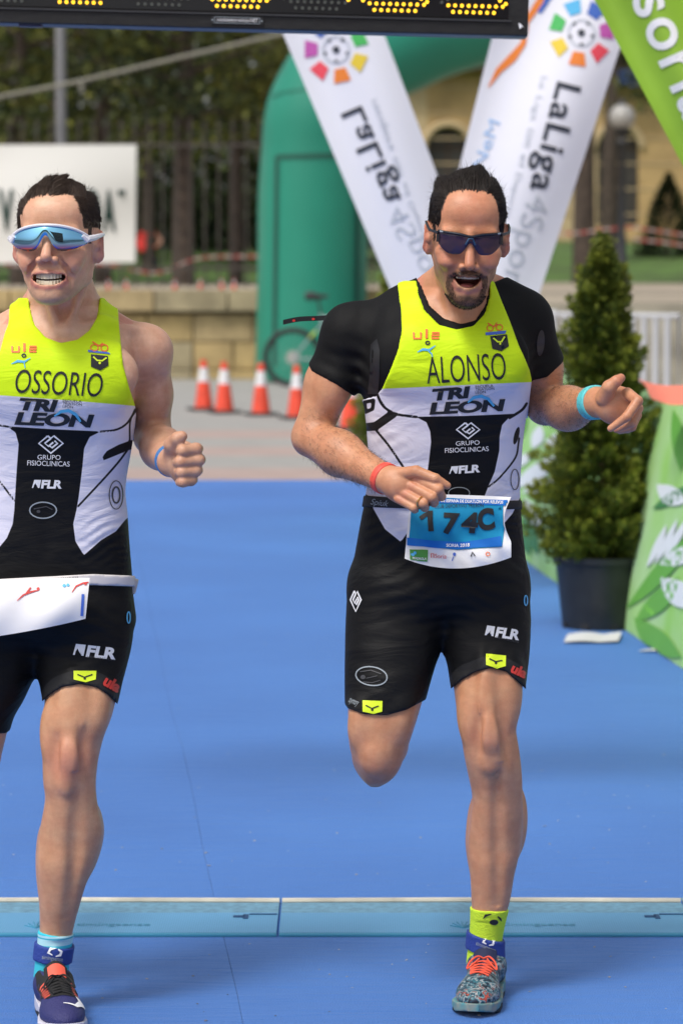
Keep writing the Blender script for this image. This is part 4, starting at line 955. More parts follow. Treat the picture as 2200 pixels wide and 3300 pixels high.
    put2('hip_emblem', stroke2d(ell2d(1692, 1935, 5, 16), 4, True), M_CYAN)
    # sleeve patches
    bb = bvh_of(base_l)
    patch = mat('reflective_patch', (.016, .016, .018), rough=.5)
    put2('sleeve_patch', poly2d([(1195, 1110), (1215, 1092), (1224, 1130), (1222, 1230), (1218, 1270), (1185, 1270), (1192, 1200)]), patch, 14, .001, bb, base_l)
    put2('sleeve_patch', poly2d(ell2d(1740, 1105, 12, 42, rot=.08)), patch, 14, .001, bb, base_l)
    # ---- race belt and bib
    belt = garment('race_belt', [(torso, 0)], .0105, reg(SD2([(1100, 1592), (1500, 1600), (1740, 1606), (1740, 1640), (1500, 1640), (1100, 1640)], S, smooth=False)), P(1100, 1660, 6.9) - .02, P(1740, 1570, 6.3) + np.array([.02, 0, .02]), .004, mat('black_webbing', (.010, .010, .011), rough=.7), body) if False else None
    bl_ = np.array([P(1100, 1650, 6.4)[0], 6.45, P(1400, 1655, 6.6)[2]]); bh_ = np.array([P(1740, 1600, 6.8)[0], 6.85, P(1400, 1580, 6.6)[2]])
    belt = garment('race_belt', [(torso, 0)], .0105, reg(SD2([(1050, 1594), (1180, 1597), (1400, 1612), (1800, 1612), (1800, 1642), (1400, 1642), (1180, 1634), (1050, 1628)], S, smooth=False)), bl_, bh_, .0036, mat('black_webbing', (.010, .010, .011), rough=.7), body)
    put2('belt_lettering', fit_text('Spiuk', (1194, 1625), (1248, 1632), 19, shear=.3), M_GPRINT, 9, .0012, bvh_of(belt), belt)
    # bib sheet, hung from the belt and curling at its foot
    nu, nv = 40, 30; top = [(1322, 1596), (1440, 1594), (1646, 1602)]; bot = [(1303, 1800), (1470, 1832), (1646, 1796)]
    def quad(a, b, c, t): return np.array(a) * (1 - t) * (1 - 2 * t) + np.array(b) * 4 * t * (1 - t) + np.array(c) * t * (2 * t - 1)
    V2 = []
    for j in range(nv + 1):
        t = j / nv
        for i in range(nu + 1):
            s_ = i / nu; a = quad(*top, s_); b = quad(*bot, s_); w = a * (1 - t) + b * t
            if s_ > .93: w = w - np.array([(s_ - .93) / .07 * 22 * math.sin(math.pi * min(1, t * 1.35)), 0])
            Y = 6.523 - .034 * math.cos((s_ - .5) * 2.2) - .010 * t + .006 * math.sin(s_ * 9 + t * 5) * t + .0035 * math.sin(s_ * 23 - t * 14) * t + .004 * math.sin(t * 9 + s_ * 3)
            if s_ > .9: Y -= .02 * ((s_ - .9) / .1) ** 2
            V2.append(P(w[0], w[1], Y))
    Fq = [(j * (nu + 1) + i, j * (nu + 1) + i + 1, (j + 1) * (nu + 1) + i + 1, (j + 1) * (nu + 1) + i) for j in range(nv) for i in range(nu)]
    V2 = np.array(V2); nV = len(V2); Vb = V2 + np.array([0, .0012, 0])
    edge = [j * (nu + 1) for j in range(nv + 1)]; 
    bib = mesh_np('race_bib', np.vstack([V2, Vb]), np.vstack([np.array(Fq)[:, ::-1], np.array(Fq) + nV]), mat('bib_paper', (.78, .78, .80), rough=.45, bump=(16, .35)), None)
    tag(bib, 'blue and white paper race bib 174C pinned to the black belt', 'race bib')
    bbv = bvh_of(bib)
    pb = lambda name, VT, m, lift=.001, step=10: lay(name, VT, bbv, m, bib, lift, step)
    pb('blue_panel', poly2d([(1328, 1606), (1440, 1604), (1636, 1616), (1617, 1762), (1470, 1772), (1316, 1756)]), mat('bib_cyan', (.012, .26, .47), rough=.7, spec=.2, noise=(30, .12)))
    pb('blue_stripe', poly2d([(1312, 1732), (1400, 1742), (1500, 1746), (1612, 1728), (1617, 1760), (1470, 1770), (1312, 1757)]), mat('bib_blue', (.015, .15, .52), rough=.7, spec=.2), .0016)
    pb('blue_stripe', poly2d([(1415, 1606), (1636, 1612), (1634, 1630), (1415, 1622)]), bpy.data.materials['bib_blue'], .0016)
    pb('event_lettering', fit_text('DE ESPANA DE DUATLON POR RELEVOS', (1420, 1618), (1622, 1624), 10, bold=.03), M_WPRINT, .0022)
    pb('club_lettering', fit_text('CLUB DEPORTIVO TRILEON', (1400, 1638), (1556, 1634), 11), M_INK, .0022)
    pb('number_lettering', join2d([stroke2d([(1354, 1672), (1370, 1660), (1386, 1652)], 13), stroke2d([(1386, 1646), (1386, 1680), (1388, 1712)], 17), fit_text('7', (1424, 1714), (1476, 1716), 62, bold=.05, shear=.05), fit_text('4', (1482, 1712), (1536, 1714), 62, bold=.05, shear=.08), fit_text('C', (1540, 1708), (1594, 1700), 66, bold=.05, shear=.05)]), M_INK, .0022)
    pb('place_lettering', fit_text('SORIA 2018', (1436, 1762), (1512, 1762), 11, bold=.03), M_WPRINT, .0024)
    pb('sponsor_block', poly2d([(1320, 1770), (1378, 1772), (1376, 1810), (1320, 1804)]), mat('bib_green', (.06, .26, .04), rough=.5), .0016)
    pb('sponsor_lettering', fit_text('IBERDROLA', (1328, 1801), (1373, 1804), 7, bold=.02), M_WPRINT, .0022)
    pb('sponsor_swirl', join2d([poly2d(ell2d(1330, 1787, 7, 5)), poly2d(ell2d(1338, 1781, 5, 5))]), M_CYAN, .0022)
    pb('town_lettering', fit_text('Soria', (1400, 1798), (1438, 1800), 14), M_RPRINT, .0016)
    pb('town_mark', stroke2d([(1388, 1798), (1388, 1784), (1396, 1784), (1396, 1798)], 3), M_RPRINT, .0016)
    pb('figure_mark', join2d([poly2d(ell2d(1463, 1787, 5, 6)), stroke2d([(1460, 1795), (1456, 1808)], 3)]), M_BLUEP, .0016)
    pb('triangle_mark', stroke2d([(1517, 1794), (1522, 1780), (1530, 1792)], 4), M_INK, .0016)
    pb('circle_mark', stroke2d(ell2d(1570, 1786, 6, 6), 2.5, True), M_OPRINT, .0016)
    # ---- wristbands, ring, sock, chip band
    d = wr_r - el_r; d /= np.linalg.norm(d)
    def band(name, label, cat, gr, a, b, off, m, pad=.06, group=None):
        o = garment(name, gr, off, slab(a, b), np.minimum(a, b) - pad, np.maximum(a, b) + pad, .0022, m, None)
        return tag(o, label, cat, group)
    c0 = p(1241, 1541, 6.437)
    band('wristband', 'coral red festival wristband on the forearm crossing the bib', 'wristband', [(fore_r, 0), (hr, .01)], c0 - d * .010, c0 + d * .006, .0022, mat('coral_band', (.80, .09, .06), rough=.5))
    dl = wr_l - el_l; dl /= np.linalg.norm(dl); c1 = p(1912, 1300, 6.505)
    band('watch_strap', 'turquoise rubber watch strap on the outstretched wrist', 'watch', [(fore_l, 0), (hl, .01)], c1 - dl * .013, c1 + dl * .012, .0028, mat('turquoise_rubber', (.12, .58, .60), rough=.4))
    rm = MB(); c2 = p(1354, 1617, 6.370); ax2 = (p(1364, 1623, 6.366) - p(1303, 1590, 6.392)); ax2 /= np.linalg.norm(ax2)
    Mr = Matrix(along((0, 0, 0), ax2).tolist()); rp = [Vector(c2.tolist()) + Mr @ Vector((.0112 * math.cos(t), .0112 * math.sin(t), 0)) for t in np.linspace(0, 2 * math.pi, 24, endpoint=False)]
    tag(rm.tube(rp, .0014, 8, closed=True).build('ring', mat('gold', (.85, .55, .18), rough=.25, metal=1), None, smooth=True), 'thin gold ring on the curled ring finger', 'ring')
    sockreg = plane_region(pl(1576, 2926, 6.69), -np.array([-.10, 0, -1.0]))
    lo_s = P(1460, 3150, 6.54); lo_s[1] = 6.52; hi_s = P(1690, 2890, 6.74); hi_s[1] = 6.77
    sock = garment('sock', [(legl, 0)], .0035, sockreg, lo_s, hi_s, .003, M_LIME_SOCK, body)
    put2('sock_print', join2d([poly2d(ell2d(1590, 2972, 14, 9)), stroke2d([(1556, 2960), (1564, 2950), (1582, 2945)], [2, 8, 3]), stroke2d([(1602, 2953), (1610, 2960), (1614, 2968)], [3, 7, 3])]), M_INK, 8, .001, bvh_of(sock), sock)
    dn = np.array([-.28, 0, -1.0]); dn /= np.linalg.norm(dn)
    c3 = pl(1562, 3042, 6.705); 
    chip = garment('chip_band', [([q_ for q_ in legl], 0)], .010, slab(c3 - dn * .017, c3 + dn * .019), lo_s, hi_s, .003, M_CHIP, None)
    tag(chip, 'blue timing chip band strapped over the lime sock', 'chip band')
    cb = bvh_of(chip)
    put2('band_emblem', join2d([stroke2d([(1578, 3022), (1562, 3026), (1556, 3036), (1566, 3042)], [3, 8, 8, 3]), stroke2d([(1574, 3046), (1586, 3044), (1590, 3034), (1582, 3028)], [3, 8, 8, 3])]), M_WPRINT, 8, .0012, cb, chip)
    put2('band_lettering', fit_text('timingsense', (1532, 3044), (1592, 3068), 11), M_GPRINT, 8, .0012, cb, chip)
    # ---- sunglasses
    fr = mat('black_frame', (.012, .013, .018), rough=.25); lens = mat('violet_lens', (.020, .014, .050), rough=.06, spec=.5, alpha=.80)
    g = thing('sunglasses', 'dark half-rim sports sunglasses with violet lenses, on the bearded runner', 'sunglasses', H(0, -.09, 0))
    gp = lambda x, z, lift=0: wrap_pt(H, x, z, lift)
    lens_sheet = lambda *a: lens_mesh(H, *a)
    tf = lambda x: .013 - .004 * math.exp(-(x / .016) ** 2) + .0015 * abs(x) / .06
    bf = lambda x: -.0270 + .0235 * math.exp(-(x / .0125) ** 2) + .017 * (max(0, abs(x) - .040) / .030) ** 1.6
    lens_sheet('lens', tf, bf, -.071, .071, lens, g, 60)
    fm = MB(); fm.tube([gp(x, tf(x) + .001, .001) for x in np.linspace(-.073, .073, 25)], .0024, 8); fm.build('brow_bar', fr, g, smooth=True)
    nb_ = MB(); nb_.tube([gp(-.010, -.006, .002), gp(-.004, .006, .003), gp(.004, .006, .003), gp(.010, -.006, .002)], .0016, 8); nb_.build('nose_bridge', mat('blue_bridge', (.02, .07, .14), rough=.3), g, smooth=True)
    for s in (-1, 1):
        t = MB(); t.tube([gp(s * .072, .010, .001), gp(s * .072, -.006, .001)], .0042, 8); t.build('hinge', fr, g, smooth=True)
        t = MB(); t.tube([gp(s * .072, .012, .001), H(s * .080, -.055, .014), H(s * .0835, -.02, .020), H(s * .084, .012, .022)], [.0032, .003, .0028, .0026], 8); t.build('temple', fr, g, smooth=True)
        t = MB(); t.tube([gp(s * .060, .0155, .002), gp(s * .068, .0155, .002)], .002, 8); t.build('temple_mark', M_GPRINT, g, smooth=True)
    # ---- loose strap flying behind the shoulder
    c = [P(u, v, Y) for u, v, Y in ((912, 1039, 6.80), (960, 1029, 6.79), (1020, 1026, 6.77), (1080, 1024, 6.73), (1140, 1036, 6.66))]; c = smooth_rows(c, 5); n_ = len(c); up_ = np.array([.02, .003, .0055])
    Vs = np.vstack([c + np.array([0, 0, .0052]), c - np.array([0, -.002, .0052])]); Qs = np.array([(i, n_ + i, n_ + i + 1, i + 1) for i in range(n_ - 1)])
    st = mesh_np('strap', np.vstack([Vs, Vs + np.array([0, .0015, 0])]), np.vstack([Qs, Qs[:, ::-1] + 2 * n_]), mat('strap_black', (.012, .012, .013), rough=.6)); tag(st, 'narrow black strap with red dots trailing behind the black sleeve', 'strap'); stv = bvh_of(st)
    for u_, v_ in ((947, 1033), (1010, 1028), (1072, 1024)): lay('strap_dot', poly2d(ell2d(u_, v_, 5, 4)), stv, M_RPRINT, st, .0008, 20)
    # ---- shoes
    sole = mat('teal_midsole', (.035, .20, .23), rough=.6, noise=(45, .5, (.30, .27, .22))); lace = mat('coral_lace', (.80, .10, .05), rough=.8)
    upm = camo('splatter_mesh', [(.010, .012, .022), (.012, .028, .055), (.025, .14, .18), (.36, .36, .36), (.010, .012, .022), (.50, .08, .05)], 70)
    fw = np.array([-.034, -.21, 0]); fw /= np.linalg.norm(fw); a = ground(1527, 3284) - fw * .213
    make_shoe(a, frame_of(fw, (0, 0, 1)), body, upm, sole, M_RUBBER, lace, mat('navy_lining', (.012, .018, .06), rough=.8), 'planted shoe')
    make_shoe(p(1238, 2290, 7.07) + np.array([0, .06, .06]), frame_of((.02, .8, -.6), (0, .6, .8)), body, upm, sole, M_RUBBER, lace, bpy.data.materials['navy_lining'], 'lifted shoe')
    return dict(H=H, body=body, P=p)
RB = runner_b()
# ------------------------------------------------------------------ runner with mirrored glasses, bare shoulders
def runner_a():
    S = 1595.0; p = P
    base = P(180, 3300, 6.5); base[2] = 0
    H = Head(P(186, 778, 6.40), -7, -3, -.5, 1.035, 1.0)
    hp, zm = head_prims(H, smile=1.55, jaw=.003, mouth_w=.0335, mouth_h=.0130, cheek=1.45, nose=1.0, wide=1.0, nz=-.036, fold=1.5)
    torso = [loft([(985, 110, 305, 6.53, .055, .06), (1008, 60, 355, 6.53, .07, .08), (1040, -15, 400, 6.53, .085, .10), (1090, -60, 432, 6.52, .10, .115), (1160, -88, 440, 6.51, .115, .12), (1250, -92, 436, 6.505, .122, .12),
                   (1304, -90, 431, 6.51, .122, .118), (1380, -84, 425, 6.52, .114, .11), (1449, -80, 415, 6.53, .108, .105), (1571, -72, 396, 6.54, .103, .10), (1664, -82, 403, 6.545, .102, .105), (1760, -92, 409, 6.55, .104, .12),
                   (1861, -102, 417, 6.55, .102, .13), (1945, -108, 417, 6.55, .098, .13), (2020, -104, 405, 6.55, .08, .11), (2090, 20, 280, 6.55, .04, .05)], k=.02, e=2.3)]
    torso += [el(p(70, 1200, 6.42), (.088, .035, .065), k=.035), el(p(305, 1205, 6.42), (.088, .035, .065), k=.035)]
    torso += chain([p(196, 860, 6.48), p(200, 960, 6.52), p(195, 1010, 6.53)], [.057, .062, .076], k=.03)
    torso += chain([p(245, 980, 6.53), p(340, 1046, 6.55), p(440, 1090, 6.54)], [.030, .026, .030], k=.03)
    torso += chain([p(150, 980, 6.53), p(50, 1046, 6.55), p(-60, 1090, 6.54)], [.030, .026, .030], k=.03)
    torso += chain([p(128, 880, 6.45), p(188, 1065, 6.432)], [.006, .006], k=.025) + chain([p(282, 885, 6.45), p(222, 1065, 6.432)], [.007, .006], k=.025)
    torso += chain([p(225, 1068, 6.43), p(330, 1040, 6.455), p(430, 1062, 6.50)], [.006, .006, .004], k=.025)                     # collar bone
    torso += [el(p(150, 1990, 6.47), (.11, .05, .05), k=.04)]
    torso += [rc(p(152, 1420, 6.395), p(150, 1780, 6.43), .004, .004, k=.03, op='sub')]
    pl = lambda u, v, Y: P(u, v, Y - .10 * float(sstep(np.array(v), 2350., 2950.)))
    legl = [loft([(r_[0], r_[1], r_[2], r_[3] - .10 * float(sstep(np.array(r_[0]), 2350., 2950.)), r_[4], r_[5]) for r_ in [(1840, 230, 320, 6.55, .03, .03), (1905, 175, 385, 6.55, .075, .08), (1970, 140, 414, 6.55, .095, .11), (2038, 126, 421, 6.54, .098, .11), (2109, 126, 410, 6.53, .096, .10), (2202, 137, 386, 6.505, .088, .09), (2248, 145, 376, 6.495, .083, .085), (2311, 142, 360, 6.48, .075, .078),
                  (2370, 139, 337, 6.47, .067, .07), (2430, 138, 321, 6.465, .062, .064), (2517, 140, 306, 6.475, .056, .062), (2575, 146, 311, 6.49, .052, .068), (2663, 131, 330, 6.52, .050, .080), (2712, 123, 327, 6.535, .048, .080),
                  (2786, 121, 302, 6.55, .045, .070), (2859, 126, 275, 6.57, .042, .058), (2920, 128, 257, 6.585, .039, .05), (2981, 129, 240, 6.60, .037, .045), (3040, 127, 228, 6.605, .036, .044), (3100, 120, 218, 6.61, .04, .05), (3170, 112, 216, 6.615, .04, .05)]], k=.02, e=2.05)]
    legl += [el(pl(222, 2442, 6.404), (.025, .015, .030), k=.024), el(pl(222, 2520, 6.422), (.016, .010, .022), k=.022)]
    legl += [muscle(pl(172, 2270, 6.44), pl(168, 2430, 6.432), .022, .018, k=.03), muscle(pl(318, 2210, 6.445), pl(298, 2370, 6.435), .024, .02, k=.03), muscle(pl(232, 2200, 6.425), pl(228, 2400, 6.41), .020, .012, k=.028)]
    legl += [muscle(pl(300, 2590, 6.56), pl(278, 2800, 6.58), .022, .030, k=.03), muscle(pl(156, 2640, 6.57), pl(150, 2860, 6.59), .018, .026, k=.03)]
    legl += [muscle(pl(222, 2530, 6.435), pl(190, 2960, 6.57), .007, .006, k=.022), muscle(pl(252, 2560, 6.425), pl(232, 2900, 6.54), .007, .006, k=.022, op='sub')]
    legl += [muscle(pl(178, 2390, 6.400), pl(174, 2490, 6.406), .008, .007, k=.02, op='sub'), muscle(pl(270, 2370, 6.398), pl(276, 2490, 6.412), .009, .008, k=.02, op='sub')]
    legl += [muscle(pl(286, 2420, 6.445), pl(286, 2600, 6.49), .008, .009, k=.02)]
    legr = [loft([(1840, -20, 70, 6.55, .03, .03), (1905, -85, 120, 6.55, .075, .08), (1970, -114, 128, 6.55, .092, .11), (2060, -130, 124, 6.55, .095, .11), (2150, -142, 114, 6.545, .092, .10), (2250, -160, 72, 6.535, .086, .09), (2316, -174, 36, 6.53, .080, .08), (2400, -186, 14, 6.52, .070, .07),
                  (2468, -190, -4, 6.52, .062, .062), (2520, -178, -24, 6.52, .054, .055), (2552, -158, -50, 6.525, .036, .045), (2570, -125, -85, 6.53, .012, .02)], k=.02, e=2.05)]
    legr += [el(p(-95, 2480, 6.475), (.030, .022, .034), k=.02)] + chain([p(-95, 2480, 6.57), p(-90, 2430, 6.73), p(-80, 2350, 6.98)], [.050, .055, .036], k=.03) + chain([p(-80, 2350, 6.98), p(-76, 2350, 7.06)], [.036, .036], k=.02)
    sh_l, el_l, wr_l = p(472, 1135, 6.55), p(492, 1405, 6.62), p(556, 1488, 6.40)
    arml = chain([sh_l, p(488, 1270, 6.60), el_l], [.050, .041, .037], k=.02) + [el(p(478, 1132, 6.545), (.046, .052, .052), k=.022), muscle(p(490, 1190, 6.565), p(494, 1370, 6.585), .032, .032, k=.02)]
    fore_l = chain([el_l, p(522, 1445, 6.52), wr_l], [.037, .041, .029], k=.015) + [muscle(p(500, 1425, 6.60), p(545, 1462, 6.46), .037, .036, k=.02)]
    mx = lambda q: np.array([2 * P(170, 1300, 6.52)[0] - q[0], q[1], q[2]])
    sh_r, el_r, wr_r = mx(sh_l), mx(p(520, 1400, 6.68)), mx(p(560, 1330, 6.46))
    armr = chain([sh_r, (sh_r + el_r) / 2, el_r], [.050, .042, .038], k=.02) + [el(mx(p(478, 1120, 6.545)), (.050, .055, .062), k=.025)]
    fore_r = chain([el_r, (el_r + wr_r) / 2, wr_r], [.038, .040, .028], k=.015)
    def fist(f, sgn=1):
        h = [rc(f(556, 1488, 6.40), f(585, 1488, 6.375), .028, .030, k=.014), el(f(595, 1495, 6.375), (.030, .034, .046), k=.014)]
        rows = [(1448, 578, 640, .0128), (1483, 572, 648, .0128), (1517, 575, 640, .0122), (1548, 578, 625, .0110)]
        for v, u0, u1, r in rows:
            h += chain([f(u1 - 4, v - 2, 6.372), f(u1 - 10, v, 6.335), f(u0 + 12, v + 5, 6.322), f(u0 + 2, v + 6, 6.345)], [r * .95, r, r * .95, r * .85], k=.004)
        h += chain([f(556, 1462, 6.372), f(556, 1432, 6.345), f(572, 1414, 6.33), f(587, 1406, 6.325)], [.018, .0155, .0125, .0105], k=.008)
        return h
    hl = fist(p); off = wr_r - mx(p(556, 1488, 6.40)); hr = fist(lambda u, v, Y: mx(p(u, v, Y)) + off)
    G = [(torso, 0), (legl, .03), (legr, .03), (hp, .02), (armr + fore_r, .02), (arml + fore_l, .02), (hr, .010), (hl, .010)]
    allp = [q for g, _ in G for q in g]; lo, hi = bounds(allp, .02); lo[2] = P(170, 3170, 6.5)[2]
    xr = lambda a, b, Y: (P(a, 1000, Y)[0], P(b, 1000, Y)[0]); zr = lambda a, b, Y: (P(1500, b, Y)[2], P(1500, a, Y)[2])
    V, Q = body_mesh('person', G, base, lo, hi, .0042, .0021, [xr(30, 345, 6.4), xr(535, 660, 6.35)], [(6.27, 6.46)], [zr(570, 990, 6.4), zr(1385, 1590, 6.35)])
    body = mesh_np('person', V - base, Q, skin_material('fair_skin')); body.location = Vector(base.tolist())
    tag(body, 'grinning runner with mirrored sunglasses and bare shoulders, lime and black suit', 'person')
    q = H.inv(V); col = np.tile(np.array([.75, .455, .32]), (len(V), 1)); n = vnoise(V, 50, 13); n2 = vnoise(V, 300, 5)
    def put(w, c): nonlocal col; w = np.clip(w, 0, 1)[:, None]; col = col * (1 - w) + np.array(c) * w
    x, y, z = q.T; ax_ = np.abs(x); face = (z > -.16) & (ax_ < .12) & (np.abs(y) < .15)
    put(face * sstep(-y, .0, .06) * (.5 + .15 * n), (.75, .42, .26))
    put(face * np.exp(-((ax_ - .045) / .022) ** 2 - ((z + .04) / .022) ** 2) * .5, (.62, .25, .18))
    put(face * np.exp(-(x / .016) ** 2 - ((z + .038) / .016) ** 2) * (y < -.08) * .4, (.64, .26, .20))
    put(face * (ax_ > .072) * sstep(ax_, .074, .083) * .6, (.62, .22, .18))
    stub = face * (y < .02) * sstep(-z, .075, .105) * (1 - .2 * n2); put(stub * .36, (.20, .14, .10))
    arm = sstep(-V[:, 2], -1.36, -1.22) * (V[:, 0] > P(425, 1300, 6.5)[0]); put(arm * .75, (.58, .32, .205))
    legtone = sstep(-V[:, 2], -1.0, -.7); put(legtone * .9, (.61, .325, .175))
    put(np.exp(-(np.linalg.norm(V - P(222, 2450, 6.40), axis=1) / .055) ** 2) * .6, (.58, .21, .15))
    lip = face * (y < -.072) * np.exp(-(np.clip(np.abs(np.sqrt((x / .034) ** 2 + ((z - zm + .001) / .0165) ** 2) - 1), 0, 9) / .2) ** 2)
    put(lip * .9, (.56, .21, .17))
    inside = face * (((x / .031) ** 2 + ((z - zm) / .0135) ** 2) < 1) * sstep(y, -.086, -.078) * (y < -.04); put(inside, (.10, .025, .022))
    col *= (1 + .05 * n2 + .05 * n)[:, None]; col[:, 1:] *= (1 - .05 * vnoise(V, 120, 8))[:, None]
    set_col(body.data, 'pigment', col)
    # hair
    hl_ = .081 + .12 * x - 80 * np.clip(ax_ - .034, 0, 1) ** 2
    front = z > hl_ - np.clip(y + .060, 0, 1) * .55
    scalp = face & (y > -.095) & np.where(y < -.030, front & (z > .022), (z > -.006 - (y > .03) * .06))
    scalp &= (y > -.030) | (z > .050) | (ax_ > .060)
    scalp &= ~((ax_ > .066) & (np.abs(y - .015) < .030) & (z < .026) & (z > -.06))
    deep = np.maximum(sstep(z - (hl_ - np.clip(y + .060, 0, 1) * .55), .002, .016), sstep(ax_, .052, .060)); put(scalp * np.where(y < -.03, deep, 1), (.045, .03, .022)); a_ = body.data.attributes['pigment']; cc = np.ones((len(col), 4), np.float32); cc[:, :3] = col; a_.data.foreach_set('color', cc.ravel())
    rs = np.random.RandomState(14); nb = normals(body); ids = np.where(scalp)[0]; edge = np.where(y < -.03, np.clip((z - (hl_ - np.clip(y + .060, 0, 1) * .55)) / .012, .06, 1), 1)[ids]; N_ = 26000; pick = rs.choice(ids, N_, p=edge / edge.sum()); rt = V[pick] + rs.normal(size=(N_, 3)) * .0009; nn = nb[pick]; loc = q[pick]; top = sstep(loc[:, 2], .045, .09)
    back = H.R @ np.array([0, 1., 0]); upv = H.R @ np.array([0, 0, 1.]); rgt = H.R @ np.array([1., 0, 0])
    lump = np.sin(loc[:, 0] * 75 + 2.2 + 10 * loc[:, 1]) * .6 + np.sin(loc[:, 0] * 33 - loc[:, 1] * 60) * .4; sidel = sstep(-loc[:, 0], .045, .065)
    flow = back * (.55 * top)[:, None] + upv * (.60 * top * (1 + .5 * lump) - .9 * (1 - top) * (1 - .6 * sidel))[:, None] + rgt * (lump * .4 * top + .35 * top)[:, None] + back * (.35 * (1 - top))[:, None]
    flow -= nn * (flow * nn).sum(1)[:, None]; flow /= np.linalg.norm(flow, axis=1)[:, None] + 1e-6
    d = flow + nn * (.16 + .58 * top + .3 * lump * top + .4 * sidel)[:, None]
    ln = .007 + top * (.0155 + .007 * lump) + sidel * .007
    strands('hair', rt - nn * .001, d, ln, .00085, back * .2 - nn * .40 + rgt * .2, M_HAIR2, body, 17, 5, .14, 80, .48)
    k_ = rs.choice(len(rt), 1200, replace=False); strands('stray_hair', rt[k_], d[k_] + nn[k_] * .15 + .30 * rs.normal(size=(1200, 3)), ln[k_], .00035, back * .2 - nn[k_] * .2, M_HAIR2, body, 37, 4, .5)
    for nm, zz, hh in (('upper_teeth', zm + .0055, .0105), ('lower_teeth', zm - .0070, .0080)):
        tm = MB()
        for i in range(-4, 5):
            a = i * .195; c = H(.030 * math.sin(a), -.0565 - .0285 * math.cos(a), zz + .0045 * (abs(i) / 5) ** 2)
            tm.box(c, (.0060, .003, hh), Matrix(H.R.tolist()) @ Matrix.Rotation(-a * .9, 3, 'Z').to_3x3())
        tm.build(nm, M_TEETH, body, bevel=.0006)
    # ---- suit
    gs = [(torso, 0), (legl, .03), (legr, .03), (armr, .02), (arml, .02)]
    suit_out = [(34, 960), (28, 1045), (16, 1075), (2, 1130), (-25, 1190), (-75, 1280), (-100, 1330), (-120, 1500), (-120, 1700), (-150, 1900), (-190, 2060), (-240, 2330), (-120, 2375), (22, 2362), (60, 2330), (126, 2200), (126, 2165), (128, 2200), (136, 2262), (160, 2238), (200, 2214), (259, 2204), (310, 2214), (350, 2240), (385, 2275), (440, 2240), (460, 2040), (450, 1860), (430, 1660), (430, 1450),
                (440, 1340), (436, 1307), (417, 1250), (397, 1175), (388, 1086), (383, 1030), (380, 960), (321, 960), (317, 1000), (312, 1025), (290, 1064), (250, 1095), (196, 1105), (147, 1087), (112, 1047), (99, 1000), (92, 960)]
    sl, sh = bounds(torso + legl[:3] + legr[:3], .015); sl[2] = P(400, 2400, 6.5)[2]
    fs_ = folds(.0055, [(P(335, 1730, 6.46), .055, (-.45, 0, 1), .018, .0030), (P(400, 1790, 6.50), .045, (0, 0, 1), .013, .0030), (P(250, 1960, 6.46), .085, (.4, 0, 1), .028, .0024), (P(120, 2100, 6.46), .06, (0, 0, 1), .024, .0024), (P(300, 2090, 6.45), .07, (-.2, 0, 1), .036, .0018), (P(370, 1340, 6.42), .05, (.6, 0, 1), .024, .0016)])
    suit = garment('tri_suit', gs, fs_, reg(SD2(suit_out, S, smooth=False)), sl, sh, .0042, M_SUIT, body)
    W = verts(suit); u, v = proj(*W.T); sdv = lambda pts, closed=True: SD2(pts, S, smooth=not closed, closed=closed, margin=600)(u, v)
    set_f(suit.data, 'lime_sd', (v - (1274 + u * .070 + .00002 * u * u)) / S)
    right = sdv([(650, 1280), (428, 1337), (407, 1367), (374, 1385), (323, 1392), (290, 1408), (272, 1445), (267, 1501), (255, 1599), (248, 1641), (237, 1688), (244, 1744), (271, 1789), (327, 1740), (374, 1712), (405, 1674), (650, 1500)])
    left = sdv([(-350, 1260), (-100, 1310), (-75, 1350), (-40, 1364), (0, 1370), (28, 1378), (51, 1394), (61, 1431), (54, 1524), (47, 1641), (42, 1688), (23, 1734), (0, 1762), (-22, 1785), (-60, 1730), (-95, 1664), (-350, 1500)])
    chest = sdv([(-300, 1240), (-300, 1300), (-100, 1300), (-75, 1345), (-40, 1362), (28, 1374), (170, 1383), (323, 1390), (374, 1384), (407, 1365), (428, 1337), (620, 1290), (620, 1240)])
    set_f(suit.data, 'white_sd', np.minimum.reduce([left, right, chest]))
    ln = [np.abs(sdv(c, False)) - w / S for c, w in [([(323, 1391), (374, 1385), (407, 1367), (428, 1338), (440, 1320)], 3.5), ([(410, 1452), (380, 1492), (327, 1552), (252, 1632)], 3.5), ([(-60, 1480), (0, 1552), (47, 1613)], 3.5), ([(28, 1375), (-40, 1364), (-75, 1348)], 3.5), ([(436, 1318), (420, 1360), (419, 1420)], 3)]]
    wedge = sdv([(440, 1415), (416, 1421), (383, 1433), (345, 1453), (331, 1472), (334, 1484), (374, 1468), (416, 1450), (440, 1446)])
    set_f(suit.data, 'line_sd', np.minimum.reduce(ln + [wedge]))
    set_f(suit.data, 'band_sd', np.where(u > 126, SD2([(126, 2260), (150, 2205), (200, 2172), (259, 2160), (320, 2168), (400, 2222), (460, 2330), (126, 2330)], S, margin=600)(u, v), .1))
    sb = bvh_of(suit)
    def put2(name, VT, m, step=9, lift=.0011, bv=None, par=None): return lay(name, VT, bv or sb, m, par or suit, lift, step)
    put2('chest_name', fit_text('OSSORIO', (46, 1265), (326, 1279), 76, shear=.09, bold=-.004), M_INK)
    put2('team_lettering', join2d([fit_text('TRI', (54, 1318), (176, 1325), 37, shear=.3, bold=.05, spacing=.95), fit_text('LEON', (48, 1366), (292, 1375), 40, shear=.3, bold=.045, spacing=.95)]), M_INK)
    put2('team_bow', stroke2d([(176, 1340), (198, 1325), (222, 1322), (246, 1335), (260, 1358)], [5, 10, 11, 10, 7]), M_CYAN, lift=.0018)
